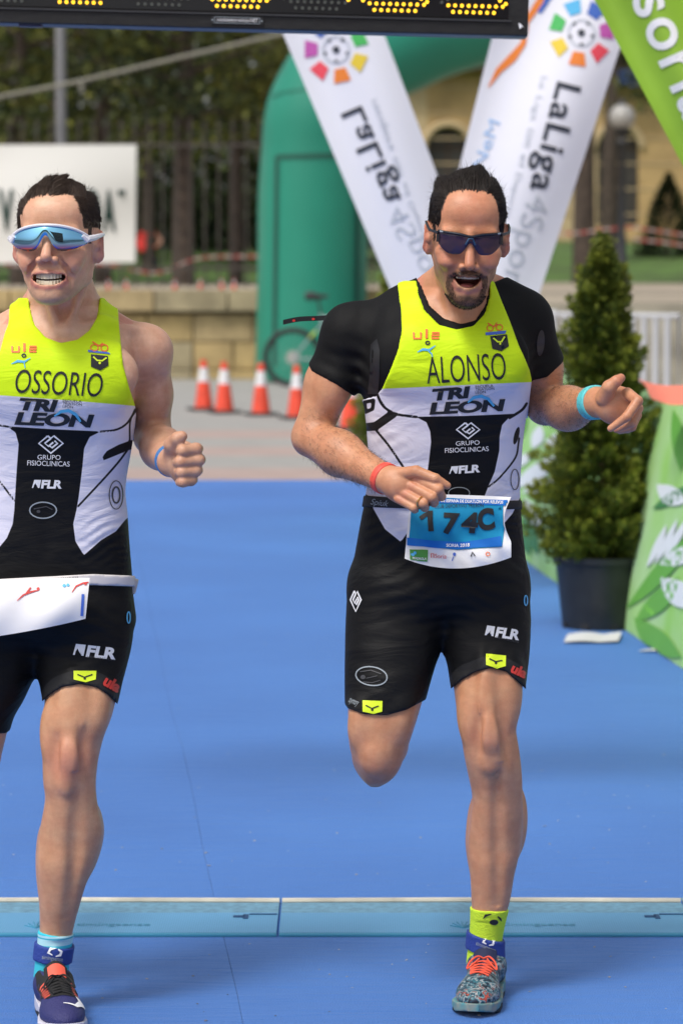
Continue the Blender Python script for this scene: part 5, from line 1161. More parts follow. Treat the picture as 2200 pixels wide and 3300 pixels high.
    put2('school_lettering', join2d([fit_text('ESCUELA', (203, 1294), (264, 1297), 8), fit_text('TRIATLON', (203, 1303), (264, 1307), 8), fit_text('LEON', (203, 1313), (236, 1315), 8)]), M_INK)
    put2('diamond_emblem', diamond(165, 1428, 39, 32, 6), M_WPRINT)
    put2('clinic_lettering', join2d([fit_text('GRUPO', (122, 1480), (196, 1481), 15), fit_text('FISIOCLINICAS', (89, 1499), (225, 1503), 16)]), M_WPRINT)
    put2('sponsor_lettering', flr(104, 1572, 200, 1573, 26), M_WPRINT)
    put2('oval_emblem', stroke2d(ell2d(140, 1644, 43, 26), 4, True), M_GPRINT)
    put2('oval_centre', join2d([poly2d(ell2d(125, 1648, 6, 5)), stroke2d([(110, 1640), (150, 1632), (170, 1642)], 3)]), M_DPRINT)
    put2('side_emblem', join2d([stroke2d(ell2d(374, 1595, 22, 46), 3, True), stroke2d(ell2d(374, 1595, 12, 26), 5, True)]), M_DPRINT)
    put2('club_lettering', ule(38, 1110, 80, 24), M_OPRINT)
    put2('dancer_emblem', join2d([stroke2d([(38, 1173), (58, 1164), (80, 1166), (99, 1154)], [2, 8, 7, 2]), stroke2d([(78, 1166), (82, 1186)], 3)]), M_CYAN)
    put2('dancer_head', stroke2d(ell2d(78, 1146, 6, 5), 4, True), M_INK)
    put2('bicycle_emblem', join2d([stroke2d(ell2d(305, 1121, 12, 10), 3.5, True), stroke2d(ell2d(337, 1122, 11, 10), 3.5, True), stroke2d([(298, 1102), (318, 1114), (338, 1110), (328, 1112)], 4), stroke2d([(320, 1116), (332, 1106)], 3.5)]), M_OPRINT)
    put2('emblem_bar', poly2d([(284, 1128), (352, 1136), (356, 1142), (285, 1135)]), M_BLUEP)
    put2('shield_emblem', poly2d([(294, 1142), (348, 1147), (350, 1178), (324, 1194), (294, 1182)]), M_INK)
    put2('shield_bird', join2d([stroke2d([(301, 1150), (314, 1162), (330, 1163), (344, 1153)], 5), poly2d(ell2d(322, 1170, 4, 4))]), M_LIMEP, lift=.0018)
    put2('sponsor_lettering', flr(236, 2110, 372, 2124, 36, .12), M_WPRINT)
    put2('sponsor_small_print', fit_text('SERVICIOS', (280, 2118), (370, 2130), 6), M_DPRINT)
    put2('hem_badge', poly2d([(238, 2162), (311, 2162), (309, 2190), (276, 2199), (238, 2190)]), M_LIMEP)
    put2('badge_bird', join2d([stroke2d([(250, 2174), (272, 2183), (298, 2174)], 4), poly2d(ell2d(273, 2187, 4, 4))]), M_INK, lift=.0018)
    put2('hem_lettering', fit_text('ula', (330, 2204), (378, 2232), 34, bold=.05), M_RPRINT)
    put2('hip_emblem', stroke2d(ell2d(414, 1990, 5, 18), 4, True), M_CYAN)
    # ---- white race belt with its clip, and the bib flapped over
    m_belt = mat('white_webbing', (.70, .66, .66), rough=.6)
    bl_ = np.array([P(-160, 1800, 6.5)[0], 6.34, P(100, 1925, 6.5)[2]]); bh_ = np.array([P(470, 1800, 6.5)[0], 6.75, P(100, 1830, 6.5)[2]])
    belt = garment('race_belt', [(torso, 0), (legl, .03), (legr, .03)], .0115, reg(SD2([(-260, 1872), (0, 1866), (300, 1850), (500, 1858), (500, 1892), (300, 1886), (0, 1900), (-260, 1904)], S, smooth=False)), bl_, bh_, .0036, m_belt, body)
    cl = MB().box(P(428, 1888, 6.56), (.018, .030, .030), Matrix.Rotation(.25, 3, 'Y')).build('belt_clip', mat('grey_plastic', (.50, .47, .46), rough=.5), belt, bevel=.003)
    nu, nv = 40, 18; top = [(-150, 1876), (80, 1866), (290, 1862)]; bot = [(-150, 2070), (80, 2036), (276, 1994)]
    def quad(a, b, c, t): return np.array(a) * (1 - t) * (1 - 2 * t) + np.array(b) * 4 * t * (1 - t) + np.array(c) * t * (2 * t - 1)
    V2 = []
    for j in range(nv + 1):
        t = j / nv
        for i in range(nu + 1):
            s_ = i / nu; w = quad(*top, s_) * (1 - t) + quad(*bot, s_) * t
            Y = 6.432 - .03 * math.cos((s_ - .55) * 2.0) - .035 * math.sin(t * math.pi * .62) + .004 * math.sin(s_ * 11 + t * 4)
            V2.append(P(w[0], w[1], Y))
    Fq = np.array([(j * (nu + 1) + i, j * (nu + 1) + i + 1, (j + 1) * (nu + 1) + i + 1, (j + 1) * (nu + 1) + i) for j in range(nv) for i in range(nu)]); V2 = np.array(V2); nV = len(V2)
    bib = mesh_np('race_bib', np.vstack([V2, V2 + np.array([0, .0012, 0])]), np.vstack([Fq[:, ::-1], Fq + nV]), mat('bib_paper_back', (.78, .77, .78), rough=.45, bump=(10, .25)))
    tag(bib, 'white race bib flapping folded over below a white waist belt', 'race bib')
    bbv = bvh_of(bib); pb = lambda name, VT, m: lay(name, VT, bbv, m, bib, .0012, 10)
    pb('runner_mark', join2d([stroke2d([(56, 1936), (76, 1918), (100, 1908), (126, 1902)], [2, 5, 6, 3]), stroke2d([(86, 1912), (100, 1894)], 5), poly2d(ell2d(124, 1898, 5, 5))]), M_RPRINT)
    pb('runner_mark', join2d([stroke2d([(232, 1910), (246, 1890), (268, 1880), (292, 1876)], [2, 5, 5, 3]), poly2d(ell2d(276, 1882, 5, 4))]), M_RPRINT)
    pb('colour_mark', join2d([poly2d(ell2d(208, 1888, 6, 5)), poly2d(ell2d(220, 1886, 5, 5))]), M_CYAN)
    pb('blue_edge', stroke2d([(268, 1915), (264, 1985)], 9), M_BLUEP)
    beltv = bvh_of(belt)
    put2('belt_lettering', fit_text('compressport', (156, 1872), (254, 1866), 9), M_DPRINT, 9, .0012, beltv, belt)
    put2('belt_lettering', fit_text('tusmarcas', (0, 1884), (90, 1878), 10), M_DPRINT, 9, .0012, beltv, belt)
    # ---- wrist, sock, chip band
    d = wr_l - el_l; d /= np.linalg.norm(d); c0 = wr_l - d * .012
    wb = garment('wristband', [(fore_l, 0), (hl, .01)], .0025, slab(c0 - d * .008, c0 + d * .008), c0 - .06, c0 + .06, .0022, mat('blue_band', (.05, .20, .50), rough=.5)); tag(wb, 'blue band on the wrist below the clenched fist', 'wristband')
    lo_s = P(60, 3190, 6.4); lo_s[1] = 6.36; hi_s = P(280, 2960, 6.6); hi_s[1] = 6.63
    def knit(nm):
        m = mat(nm, (.04, .55, .66), rough=.85); nt = m.node_tree; b = nt.nodes['Principled BSDF']; tc = nt.nodes.new('ShaderNodeTexCoord'); sp = nt.nodes.new('ShaderNodeSeparateXYZ'); r = nt.nodes.new('ShaderNodeValToRGB'); r.color_ramp.interpolation = 'CONSTANT'
        mr = nt.nodes.new('ShaderNodeMapRange'); mr.inputs[1].default_value = P(170, 3050, 6.5)[2]; mr.inputs[2].default_value = P(170, 2990, 6.5)[2]
        e = r.color_ramp.elements; e[0].position = 0; e[0].color = (.04, .50, .60, 1); e[1].position = .18; e[1].color = (.42, .70, .74, 1)
        for pos, c in ((.52, (.05, .42, .55, 1)), (.60, (.40, .68, .74, 1)), (.72, (.03, .52, .64, 1))): q_ = e.new(pos); q_.color = c
        nt.links.new(tc.outputs['Object'], sp.inputs[0]); nt.links.new(sp.outputs[2], mr.inputs[0]); nt.links.new(mr.outputs[0], r.inputs[0]); nt.links.new(r.outputs[0], b.inputs['Base Color']); return m
    sock = garment('sock', [(legl, 0)], .0038, plane_region(P(178, 3004, 6.5), -np.array([-.12, 0, -1.0])), lo_s, hi_s, .003, knit('cyan_knit'), body)
    dn = np.array([-.13, 0, -1.0]); dn /= np.linalg.norm(dn); c3 = P(172, 3070, 6.505)
    chip = garment('chip_band', [(legl, 0)], .010, slab(c3 - dn * .018, c3 + dn * .017), lo_s, hi_s, .003, M_CHIP); tag(chip, 'blue timing chip band strapped over the cyan sock', 'chip band')
    cb = bvh_of(chip)
    put2('band_emblem', join2d([stroke2d([(184, 3056), (164, 3058), (157, 3070), (170, 3078)], [3, 9, 9, 3]), stroke2d([(180, 3082), (194, 3078), (198, 3066), (188, 3060)], [3, 9, 9, 3])]), M_WPRINT, 8, .0012, cb, chip)
    put2('band_lettering', fit_text('timingsense', (136, 3090), (202, 3098), 12), M_GPRINT, 8, .0012, cb, chip)
    # ---- sunglasses
    g = thing('sunglasses', 'white shield sunglasses with blue mirror lens, on the grinning runner', 'sunglasses', H(0, -.1, 0))
    wf = mat('white_frame', (.75, .74, .78), rough=.3)
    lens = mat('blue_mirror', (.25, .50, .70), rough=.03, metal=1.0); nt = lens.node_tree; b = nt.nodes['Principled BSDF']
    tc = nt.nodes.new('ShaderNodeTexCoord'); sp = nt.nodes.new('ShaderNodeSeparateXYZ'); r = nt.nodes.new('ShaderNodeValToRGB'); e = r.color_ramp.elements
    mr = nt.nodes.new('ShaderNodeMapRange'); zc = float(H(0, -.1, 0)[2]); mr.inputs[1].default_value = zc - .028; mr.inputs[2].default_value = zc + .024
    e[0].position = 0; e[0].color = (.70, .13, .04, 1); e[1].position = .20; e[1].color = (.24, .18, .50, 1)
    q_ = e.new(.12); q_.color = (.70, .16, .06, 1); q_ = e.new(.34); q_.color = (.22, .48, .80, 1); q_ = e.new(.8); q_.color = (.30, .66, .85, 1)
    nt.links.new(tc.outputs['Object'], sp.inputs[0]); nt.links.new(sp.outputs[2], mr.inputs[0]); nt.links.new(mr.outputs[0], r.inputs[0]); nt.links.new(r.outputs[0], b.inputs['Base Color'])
    R_ = .090; Y0 = -.018
    tf = lambda x: .024 - .0185 * (abs(x) / .085) ** 2.2
    bf = lambda x: -.026 + .031 * math.exp(-(x / .014) ** 2) + .016 * (max(0, abs(x) - .030) / .055) ** 1.5
    gp = lambda x, z, l=0: wrap_pt(H, x, z, l, R_, Y0)
    lens_mesh(H, 'lens', tf, bf, -.086, .086, lens, g, 60, .0016, .003, R_, Y0)
    MB().tube([gp(x, tf(x) + .0012, .001) for x in np.linspace(-.088, .088, 41)], .0030, 8).build('brow_bar', wf, g, smooth=True)
    for s in (-1, 1):
        MB().tube([gp(s * .074, .006, .001), gp(s * .086, -.003, .001)], [.0045, .0075], 8).build('hinge', wf, g, smooth=True)
        MB().tube([gp(s * .086, -.001, .001), H(s * .082, -.045, .004), H(s * .0865, .0, .012), H(s * .086, .02, .014)], [.007, .006, .004, .003], 8).build('temple', wf, g, smooth=True)
    # ---- shoes
    upm = mat('purple_mesh', (.024, .025, .125), rough=.6, bump=(300, .4)); sole = mat('white_midsole', (.55, .54, .62), rough=.6); lin = mat('black_tongue', (.012, .012, .013), rough=.8); lace = mat('black_lace', (.012, .012, .013), rough=.8)
    fw = np.array([.047, -.21, 0]); fw /= np.linalg.norm(fw); a = ground(222, 3350) - fw * .213
    shoe, bv, Wd, drop, tg = make_shoe(a, frame_of(fw, (0, 0, 1)), body, upm, sole, M_RUBBER, lace, lin, 'planted shoe')
    def on(pts, m, nm, lift=.0025):
        V, T = cut2d(*pts, .006); mesh_np(nm, [Wd(drop(x, y, lift)) for x, y in V], T, m, shoe)
    on(poly2d([(-.036, -.02), (-.038, .03), (-.037, .08), (-.030, .128), (-.012, .138), (.012, .138), (.030, .128), (.037, .08), (.038, .03), (.036, -.02), (.030, -.02), (.026, .02), (.0, .05), (-.026, .02), (-.030, -.02)]), lin, 'eyestay', .0012)
    for s in (-1, 1):
        for j in range(6): on(stroke2d([(s * .023, .050 + j * .014), (s * .033, .045 + j * .014)], .0055), mat('coral_eyelet', (.85, .12, .07), rough=.6) if (s, j) == (-1, 0) else bpy.data.materials['coral_eyelet'], 'eyelet')
    on(stroke2d([(-.026, .128), (-.034, .150), (-.020, .172), (.004, .168)][::-1], [.002, .008, .013, .004]), M_WPRINT, 'swoosh_emblem', .0022)
    lb = tg[8:12, 1:8].copy(); lb[:, :, 1] += .003; lb[:, :, 2] += .003
    mesh_np('tongue_label', Wd(lb.reshape(-1, 3)), [(j * 7 + i, j * 7 + i + 1, (j + 1) * 7 + i + 1, (j + 1) * 7 + i) for j in range(3) for i in range(6)], bpy.data.materials['coral_eyelet'], shoe)
    make_shoe(P(-74, 2330, 6.99) + np.array([0, .06, .06]), frame_of((.02, .8, -.6), (0, .6, .8)), body, upm, sole, M_RUBBER, lace, lin, 'lifted shoe')
runner_a()
# ------------------------------------------------------------------ timing mats across the finish line
YN, YR, YW, YE = (float(ground(1000, v)[1]) for v in (3020, 2952, 2921, 2905))
def mat_plate_material():
    m = mat('mat_blue', (.12, .33, .56), rough=.5, noise=(3, .10)); nt = m.node_tree; b = nt.nodes['Principled BSDF']; L = nt.links
    tc = nt.nodes.new('ShaderNodeTexCoord'); v = nt.nodes.new('ShaderNodeVectorMath'); v.operation = 'MULTIPLY'; v.inputs[1].default_value = (190, 70, 0); L.new(tc.outputs['Object'], v.inputs[0])
    f = nt.nodes.new('ShaderNodeVectorMath'); f.operation = 'FRACTION'; L.new(v.outputs[0], f.inputs[0]); s = nt.nodes.new('ShaderNodeVectorMath'); s.operation = 'SUBTRACT'; s.inputs[1].default_value = (.5, .5, 0); L.new(f.outputs[0], s.inputs[0])
    l = nt.nodes.new('ShaderNodeVectorMath'); l.operation = 'LENGTH'; L.new(s.outputs[0], l.inputs[0]); c = nt.nodes.new('ShaderNodeMath'); c.operation = 'LESS_THAN'; c.inputs[1].default_value = .27; L.new(l.outputs['Value'], c.inputs[0])
    old = b.inputs['Base Color'].links[0].from_socket; mx = nt.nodes.new('ShaderNodeMix'); mx.data_type = 'RGBA'; L.new(c.outputs[0], mx.inputs[0]); L.new(old, mx.inputs[6]); mx.inputs[7].default_value = (.06, .24, .40, 1); L.new(mx.outputs[2], b.inputs['Base Color'])
    return m
M_MAT = mat_plate_material(); M_MATR = mat('mat_ramp', (.14, .30, .42), rough=.6, noise=(60, .3)); M_MATE = mat('mat_edge', (.05, .27, .42), rough=.5); M_CABLE = mat('cream_cable', (.62, .58, .48), rough=.6, noise=(9, .3)); M_SLOT = mat('slot_blue', (.012, .06, .16), rough=.6)
xj = float(ground(895, 3015)[0]); pitch = .958
for k, lab in ((-1, 'pale blue timing mat length under the grinning runner'), (0, 'pale blue timing mat length under the bearded runner'), (1, 'pale blue timing mat length at the barrier end of the line')):
    x0, x1 = xj + k * pitch + .003, xj + (k + 1) * pitch - .003; t = thing('timing_mat', lab, 'timing mat', ((x0 + x1) / 2, (YN + YE) / 2, 0))
    h = .008
    def wedge(name, ya, za, yb, zb, m): MB().add([(x0, ya, .001), (x1, ya, .001), (x1, yb, .001), (x0, yb, .001), (x0, ya, za), (x1, ya, za), (x1, yb, zb), (x0, yb, zb)], [(0, 3, 2, 1), (4, 5, 6, 7), (0, 1, 5, 4), (1, 2, 6, 5), (2, 3, 7, 6), (3, 0, 4, 7)]).build(name, m, t)
    wedge('front_edge', YN, .006, YN + .010, h - .0006, M_MATE); wedge('plate', YN + .0105, h, YR, h, M_MAT); wedge('ramp_strip', YR + .0005, h - .001, YW, .007, M_MATR)
    MB().tube([(x0, (YW + YE) / 2, .007), ((x0 + x1) / 2, (YW + YE) / 2 + .004, .008), (x1, (YW + YE) / 2, .007)], .0075, 8).build('cable', M_CABLE, t, smooth=True)
    wedge('cable_bed', YW + .0005, .005, YE + .03, .003, M_MATR)
    xt = x1 - .075; MB().box((xt, YR - .05, h + .0012), (.012, .045, .002)).build('slot', M_SLOT, t); MB().box((xt - .016, YR - .048, h + .0012), (.026, .018, .002)).build('slot', M_SLOT, t)
    MB().box((x1 - .035, YR - .022, h + .0012), (.065, .006, .002)).build('slot', M_SLOT, t)
    # shell emblem and maker's lettering pressed into the plate
    ex = x0 + .42 if k == 0 else x0 + .40
    for a in np.linspace(-1.2, 1.2, 7):
        MB().tube([(ex, YN + .06, h + .0008), (ex + .03 * math.sin(a), YN + .06 + .075 * math.cos(a), h + .0008)], .0014, 5).build('shell_rib', M_MATE, t)
    Vt, Tt = text_mesh('timingsense'); q = np.array([(ex + .09 + a * .028 * 1.3, YN + .085 + b * .05, h + .0012) for a, b in Vt]); mesh_np('mat_lettering', q, Tt, M_MATE, t)
# ------------------------------------------------------------------ race clock hung over the line
def clock():
    Y = 8.5; sc = F_PX / Y; ang = math.radians(1.45); c0 = P(1700, 117, Y)           # lower corner of the case
    t = thing('race_clock', 'black race clock with amber dotted digits hung overhead', 'clock', c0); e = np.array([math.cos(ang), 0, -math.sin(ang)]); n = np.array([math.sin(ang), 0, math.cos(ang)])
    q = lambda x, z, y=0.0: c0 - e * x + n * z + np.array([0, y, 0])                  # x leftwards from the corner, z up, metres
    W, Hh = 1.72, .46; M = Matrix.Rotation(ang, 3, 'Y')
    case = mat('black_case', (.012, .012, .013), rough=.42, noise=(14, .3), bump=(60, .15))
    MB().box(q(W / 2, Hh / 2, .065), (W, .12, Hh), M).build('case', case, t, bevel=.004)
    MB().box(q(W / 2 + .004, Hh / 2 + .0, .0035), (W - .10, .006, Hh - .09), M).build('display', mat('display_black', (.008, .008, .010), rough=.18), t)
    for x, z, a, b in ((W / 2, .0385, W - .088, .004), (W / 2, Hh - .0385, W - .088, .004)): MB().box(q(x, z, .001), (a, .006, b), M).build('display_rim', mat('rim_grey', (.035, .036, .04), rough=.5) if 'rim_grey' not in bpy.data.materials else bpy.data.materials['rim_grey'], t)
    lit = mat('amber_led', (.9, .45, .02), rough=.4, emit=((1.0, .50, .02), 1.6)); off = mat('dark_led', (.07, .075, .065), rough=.4)
    seg = {'a': 1, 'b': 2, 'c': 4, 'd': 8, 'e': 16, 'f': 32, 'g': 64}; DIG = {0: 'abcdef', 1: 'bc', 2: 'abged', 3: 'abgcd', 4: 'fgbc', 5: 'afgcd', 6: 'afgcde', 7: 'abc', 8: 'abcdefg', 9: 'abcdfg'}
    p_ = .0178; w = 7 * p_
    def dots(s):
        out = []
        if s in 'ad':
            s_ = 1 if s == 'd' else -1; z0 = 0 if s == 'd' else .255
            out += [(p_ * (i + .5), z0) for i in range(7)] + [(p_ * i - .004, z0 + s_ * .0165) for i in range(0, 9)]
        if s == 'g': out += [(p_ * (i + .5), .1275) for i in range(7)] + [(p_ * i, .1275 + .0165) for i in range(1, 7)]
        if s in 'bc' or s in 'ef':
            x0 = w + .006 if s in 'bc' else -.006; z0 = .155 if s in 'bf' else .032
            out += [(x0, z0 + i * p_) for i in range(5)] + [(x0 + (.0155 if s in 'bc' else -.0155), z0 - .008 + i * p_) for i in range(6)]
        return out
    disc = [(math.cos(a), math.sin(a)) for a in np.linspace(0, 2 * math.pi, 10, endpoint=False)]
    def led(mb, x, z):
        c = q(x, z, -.0012); mb.add([c + (e * a + n * b) * .0046 for a, b in disc] + [c + np.array([0, .003, 0]) + (e * a + n * b) * .0046 for a, b in disc], [tuple(range(9, -1, -1))] + [(i, (i + 1) % 10, 10 + (i + 1) % 10, 10 + i) for i in range(10)])
    for k, dg in enumerate((5, 0, 4, 0, 4, 0, 1)[::1]):
        uR = 1600 - k * 251; xR = (1700 - uR) / sc; on = DIG[dg]
        for s in 'abcdefg':
            mb = MB()
            for x, z in dots(s): led(mb, xR + (w - x), .0585 + z)
            o = mb.build('lit_segment' if s in on else 'unlit_segment', lit if s in on else off, t); o['kind'] = 'stuff'
    # maker's plate
    pc = (1700 - 771) / sc; MB().box(q(pc, .022, .002), (.136, .004, .020), M).build('maker_plate', mat('plate_black', (.016, .016, .018), rough=.4), t)
    fr = MB()
    for dx, dz, a, b in ((0, .0075, .118, .0012), (0, -.0075, .118, .0012), (-.059, 0, .0012, .0162), (.059, 0, .0012, .0162)): fr.box(q(pc - dx, .022 + dz, -.0008), (a, .002, b), M)
    fr.build('plate_frame', M_GPRINT, t)
    Vt, Tt = text_mesh('rotuloselectronicos.NET'); s_ = .108 / Vt[:, 0].max(); mesh_np('plate_lettering', [q(pc + .054 - a * s_, .019 + b * s_ * 1.15, -.0012) for a, b in Vt], Tt, M_WPRINT, t)
    for dx in (-.0645, .0645): MB().tube([q(pc + dx, .022, .001), q(pc + dx, .022, -.0015)], .0022, 10).build('screw', M_GPRINT, t)
    sc_ = MB().add([q(.026, .034, -.0006), q(.020, .032, -.0006), q(.010, .020, -.0006), q(.014, .026, -.0006), q(.022, .018, -.0006), q(.024, .024, -.0006)], [(0, 1, 3, 5), (3, 1, 2), (5, 3, 4)]); sc_.build('scuff', M_WPRINT, t)
    MB().box(q(1700 / sc - .09, -.003, .03), (.06, .03, .008), M).build('bracket', mat('bracket_blue', (.02, .03, .09), rough=.4), t)
    # overhead bar that carries it
    g = thing('gantry', 'dark steel gantry bar carrying the race clock above the finish line', 'gantry', (0, Y + .07, 0)); st = mat('gantry_steel', (.05, .05, .055), rough=.5)
    zt = float(c0[2]) + Hh + .16; MB().tube([(-2.6, Y + .07, zt), (2.9, Y + .07, zt)], .035, 12).build('crossbar', st, g, smooth=True)
    for x in (-2.6, 2.9): MB().tube([(x, Y + .07, 0), (x, Y + .07, zt)], .035, 12).build('post', st, g, smooth=True); MB().box((x, Y + .07, .012), (.5, .5, .02)).build('foot_plate', st, g)
    for x in (.25, 1.45): c = q(x, Hh, .065); MB().tube([c, (c[0], Y + .07, zt)], .012, 8).build('hanger', st, t, smooth=True)
clock()
# ------------------------------------------------------------------ tall printed banners in a V
def banner(name, label, cat, Y, tl, tr, bl, br, m, prints, wave=.02, nu=14, nv=40, pole_side=None, fold=6):
    """cloth strip between four photo corners at distance Y, with soft folds and real thickness"""
    t = thing(name, label, cat, P((bl[0] + br[0]) / 2, (bl[1] + br[1]) / 2, Y)); V = []
    tl, tr, bl, br = (np.array(q, float) for q in (tl, tr, bl, br))
    for j in range(nv + 1):
        b = j / nv
        for i in range(nu + 1):
            a = i / nu; w = (tl * (1 - a) + tr * a) * (1 - b) + (bl * (1 - a) + br * a) * b
            V.append(P(w[0], w[1], Y + wave * math.sin(a * fold + b * 1.3) + wave * .5 * math.sin(b * 7 + a * 3)))
    V = np.array(V); N = len(V); Q = np.array([(j * (nu + 1) + i, (j + 1) * (nu + 1) + i, (j + 1) * (nu + 1) + i + 1, j * (nu + 1) + i + 1) for j in range(nv) for i in range(nu)])
    cl = mesh_np('cloth', np.vstack([V, V + np.array([0, .002, 0])]), np.vstack([Q, Q[:, ::-1] + N]), m, t); bv = bvh_of(cl)
    for nm, VT, mm in prints: lay(nm, VT, bv, mm, cl, .0025 * max(1, Y / 14) ** 1.6, 14)
    return t, cl
M_CLOTH = mat('white_banner_cloth', (.76, .76, .82), rough=.6, spec=.3, bump=(3, .3))
M_LTXT = mat('banner_charcoal', (.03, .035, .05), rough=.6); M_LGREY = mat('banner_pale_grey', (.50, .53, .58), rough=.6); M_LBLUE = mat('banner_light_blue', (.35, .52, .78), rough=.6)
COL = {k: mat('banner_' + k, c, rough=.6) for k, c in dict(purple=(.50, .09, .38), red=(.80, .07, .10), orange=(.80, .22, .03), yellow=(.75, .55, .04), green=(.06, .45, .10), cyan=(.08, .42, .70), blue=(.04, .12, .45)).items()}
def words(name, s, a, b, h, m, **kw):
    """the same lettering, one object per word"""
    a = np.array(a, float); b = np.array(b, float); n = len(s); out = []; i = 0
    for w in s.split(' '): out.append((name, fit_text(w, a + (b - a) * i / n, a + (b - a) * (i + len(w) - .15) / n, h, **kw), m)); i += len(w) + 1
    return out
def ring_logo(cx, cy, r, order, a0, ps):
    out = []
    for i, c in enumerate(order):
        a = a0 + i * 2 * math.pi / 7; pts = [(cx + rr * math.cos(a + d), cy + rr * math.sin(a + d) * 1.05) for rr, d in ((r * .62, -.30), (r * 1.05, -.27), (r * 1.05, .27), (r * .62, .30))]
        out.append(('emblem_petal', poly2d(pts), COL[c]))
    out.append(('emblem_ball', stroke2d(ell2d(cx, cy, r * .42, r * .42), 6, True), M_LGREY)); out += [('ball_patch', poly2d(ell2d(cx + d * math.cos(a), cy + d * math.sin(a), q, q, 6)), M_LTXT) for d, a, q in [(0, 0, r * .13)] + [(r * .38, a, r * .07) for a in np.linspace(.3, 6.58, 5, endpoint=False)]]
    return out
prL = ring_logo(1083, 160, 100, ['orange', 'yellow', 'green', 'cyan', 'blue', 'purple', 'red'], math.radians(78), 0)
# the order runs the other way round on the side seen from behind
prL = ring_logo(1083, 160, 100, ['orange', 'red', 'purple', 'blue', 'cyan', 'green', 'yellow'], math.radians(78), 0)
prL += [('banner_lettering', fit_text('LaLiga', (1163, 340), (1292, 640), -72, bold=.016, spacing=1.1), M_LTXT), ('banner_lettering', fit_text('4Sports', (1300, 655), (1455, 980), -66, bold=-.01), M_LGREY)] + words('banner_small_print', 'recupera con el Deporte', (1212, 318), (1380, 790), -17, M_LGREY)
banner('banner', 'white football league banner seen from behind with reversed lettering', 'banner', 15.2, (807, -140), (1143, -140), (1362, 1180), (1640, 1180), M_CLOTH, prL, .03)
prR = ring_logo(1872, 106, 100, ['orange', 'yellow', 'green', 'cyan', 'blue', 'purple', 'red'], math.radians(98), 0)
prR += [('banner_lettering', fit_text('LaLiga', (1796, 262), (1706, 608), 78, bold=.016, spacing=1.1), M_LTXT), ('banner_lettering', fit_text('4Sports', (1702, 618), (1590, 985), 74, bold=-.01), M_LGREY), *words('banner_small_print', 'La Liga con el Deporte', (1745, 245), (1625, 700), 18, M_LGREY),
        ('orange_stroke', stroke2d([(1572, 282), (1605, 228), (1650, 186), (1685, 140), (1695, 70), (1748, -10)], [3, 20, 28, 18, 18, 26]), COL['orange']), ('blue_stroke', stroke2d([(1735, 40), (1775, -20)], 18), COL['blue']), ('banner_blue_lettering', fit_text('NeM', (1555, 548), (1612, 395), 38), M_LBLUE)]
banner('banner', 'white football league banner leaning away with readable upright lettering', 'banner', 14.8, (1650, -140), (2093, -140), (1318, 1180), (1660, 1180), M_CLOTH, prR, .03)
bs = thing('banner_stand', 'dark cross-foot stand holding the two white banners', 'stand', P(1530, 1920, 15.0) * np.array([1, 1, 0])); sb_ = mat('stand_black', (.03, .03, .032), rough=.5); b0 = P(1530, 1500, 15.0); b0[2] = .02
for a, bq in (((1440, 1180), 15.24), ((1570, 1180), 14.84)): MB().tube([b0, P(a[0], 1180, bq)], .014, 8).build('pole', sb_, bs, smooth=True)
MB().tube([P(1440, 1180, 15.24), P(955, -140, 15.24)], .012, 8).build('pole', sb_, bs, smooth=True); MB().tube([P(1570, 1180, 14.86), P(1870, -140, 14.86)], .012, 8).build('pole', sb_, bs, smooth=True)
for d in ((.25, .06), (.06, -.25)): MB().tube([(b0[0] - d[0], 15 - d[1], .015), (b0[0] + d[0], 15 + d[1], .015)], .014, 8).build('foot', sb_, bs, smooth=True)
M_GREENB = mat('lime_banner_cloth', (.27, .47, .045), rough=.55, spec=.3, noise=(2.0, .15), bump=(4, .3))
banner('banner', 'lime green banner with large white lettering slanting over the barrier', 'banner', 10.6, (1760, -290), (2420, -290), (2330, 780), (2990, 780), M_GREENB, [('banner_lettering', fit_text('soria', (2035, 0), (2212, 398), 128, bold=.016, spacing=1.1), M_WPRINT)], .035, 40, 30, fold=16)
bp = thing('banner_pole', 'grey pole carrying the lime banner beside the barrier', 'pole', P(2700, 2300, 10.7) * np.array([1, 1, 0])); x_ = P(2700, 300, 10.7)[0]
MB().tube([(x_, 10.7, 0), (x_, 10.7, 2.6)], .02, 10).build('tube', sb_, bp, smooth=True); MB().tube([(x_ + .1, 10.7, 1.6), P(2040, -150, 10.66)], .012, 8).build('arm', sb_, bp, smooth=True)
# ------------------------------------------------------------------ green barrier along the carpet
def leaf2d(a, b, w):
    a = np.array(a, float); b = np.array(b, float); d = b - a; nn = np.array([-d[1], d[0]]); nn /= np.hypot(*nn)
    L_ = [a + d * t + nn * w * math.sin(math.pi * t) ** .8 for t in np.linspace(0, 1, 8)]; R_ = [a + d * t - nn * w * .55 * math.sin(math.pi * t) for t in np.linspace(1, 0, 8)[1:-1]]; return poly2d(L_ + R_)
def barrier_cloth_mat():
    m = mat('leaf_print_green', (.24, .50, .09), rough=.6, noise=(2.2, .45, (.46, .68, .36)), bump=(3, .35)); return m
M_BC = barrier_cloth_mat(); M_STEEL = mat('galvanised', (.42, .43, .44), rough=.45, metal=.6); M_DGP = mat('deep_green_print', (.05, .22, .06), rough=.6); M_MGP = mat('mid_green_print', (.13, .40, .05), rough=.6); M_WCP = mat('pale_print', (.72, .76, .76), rough=.6)
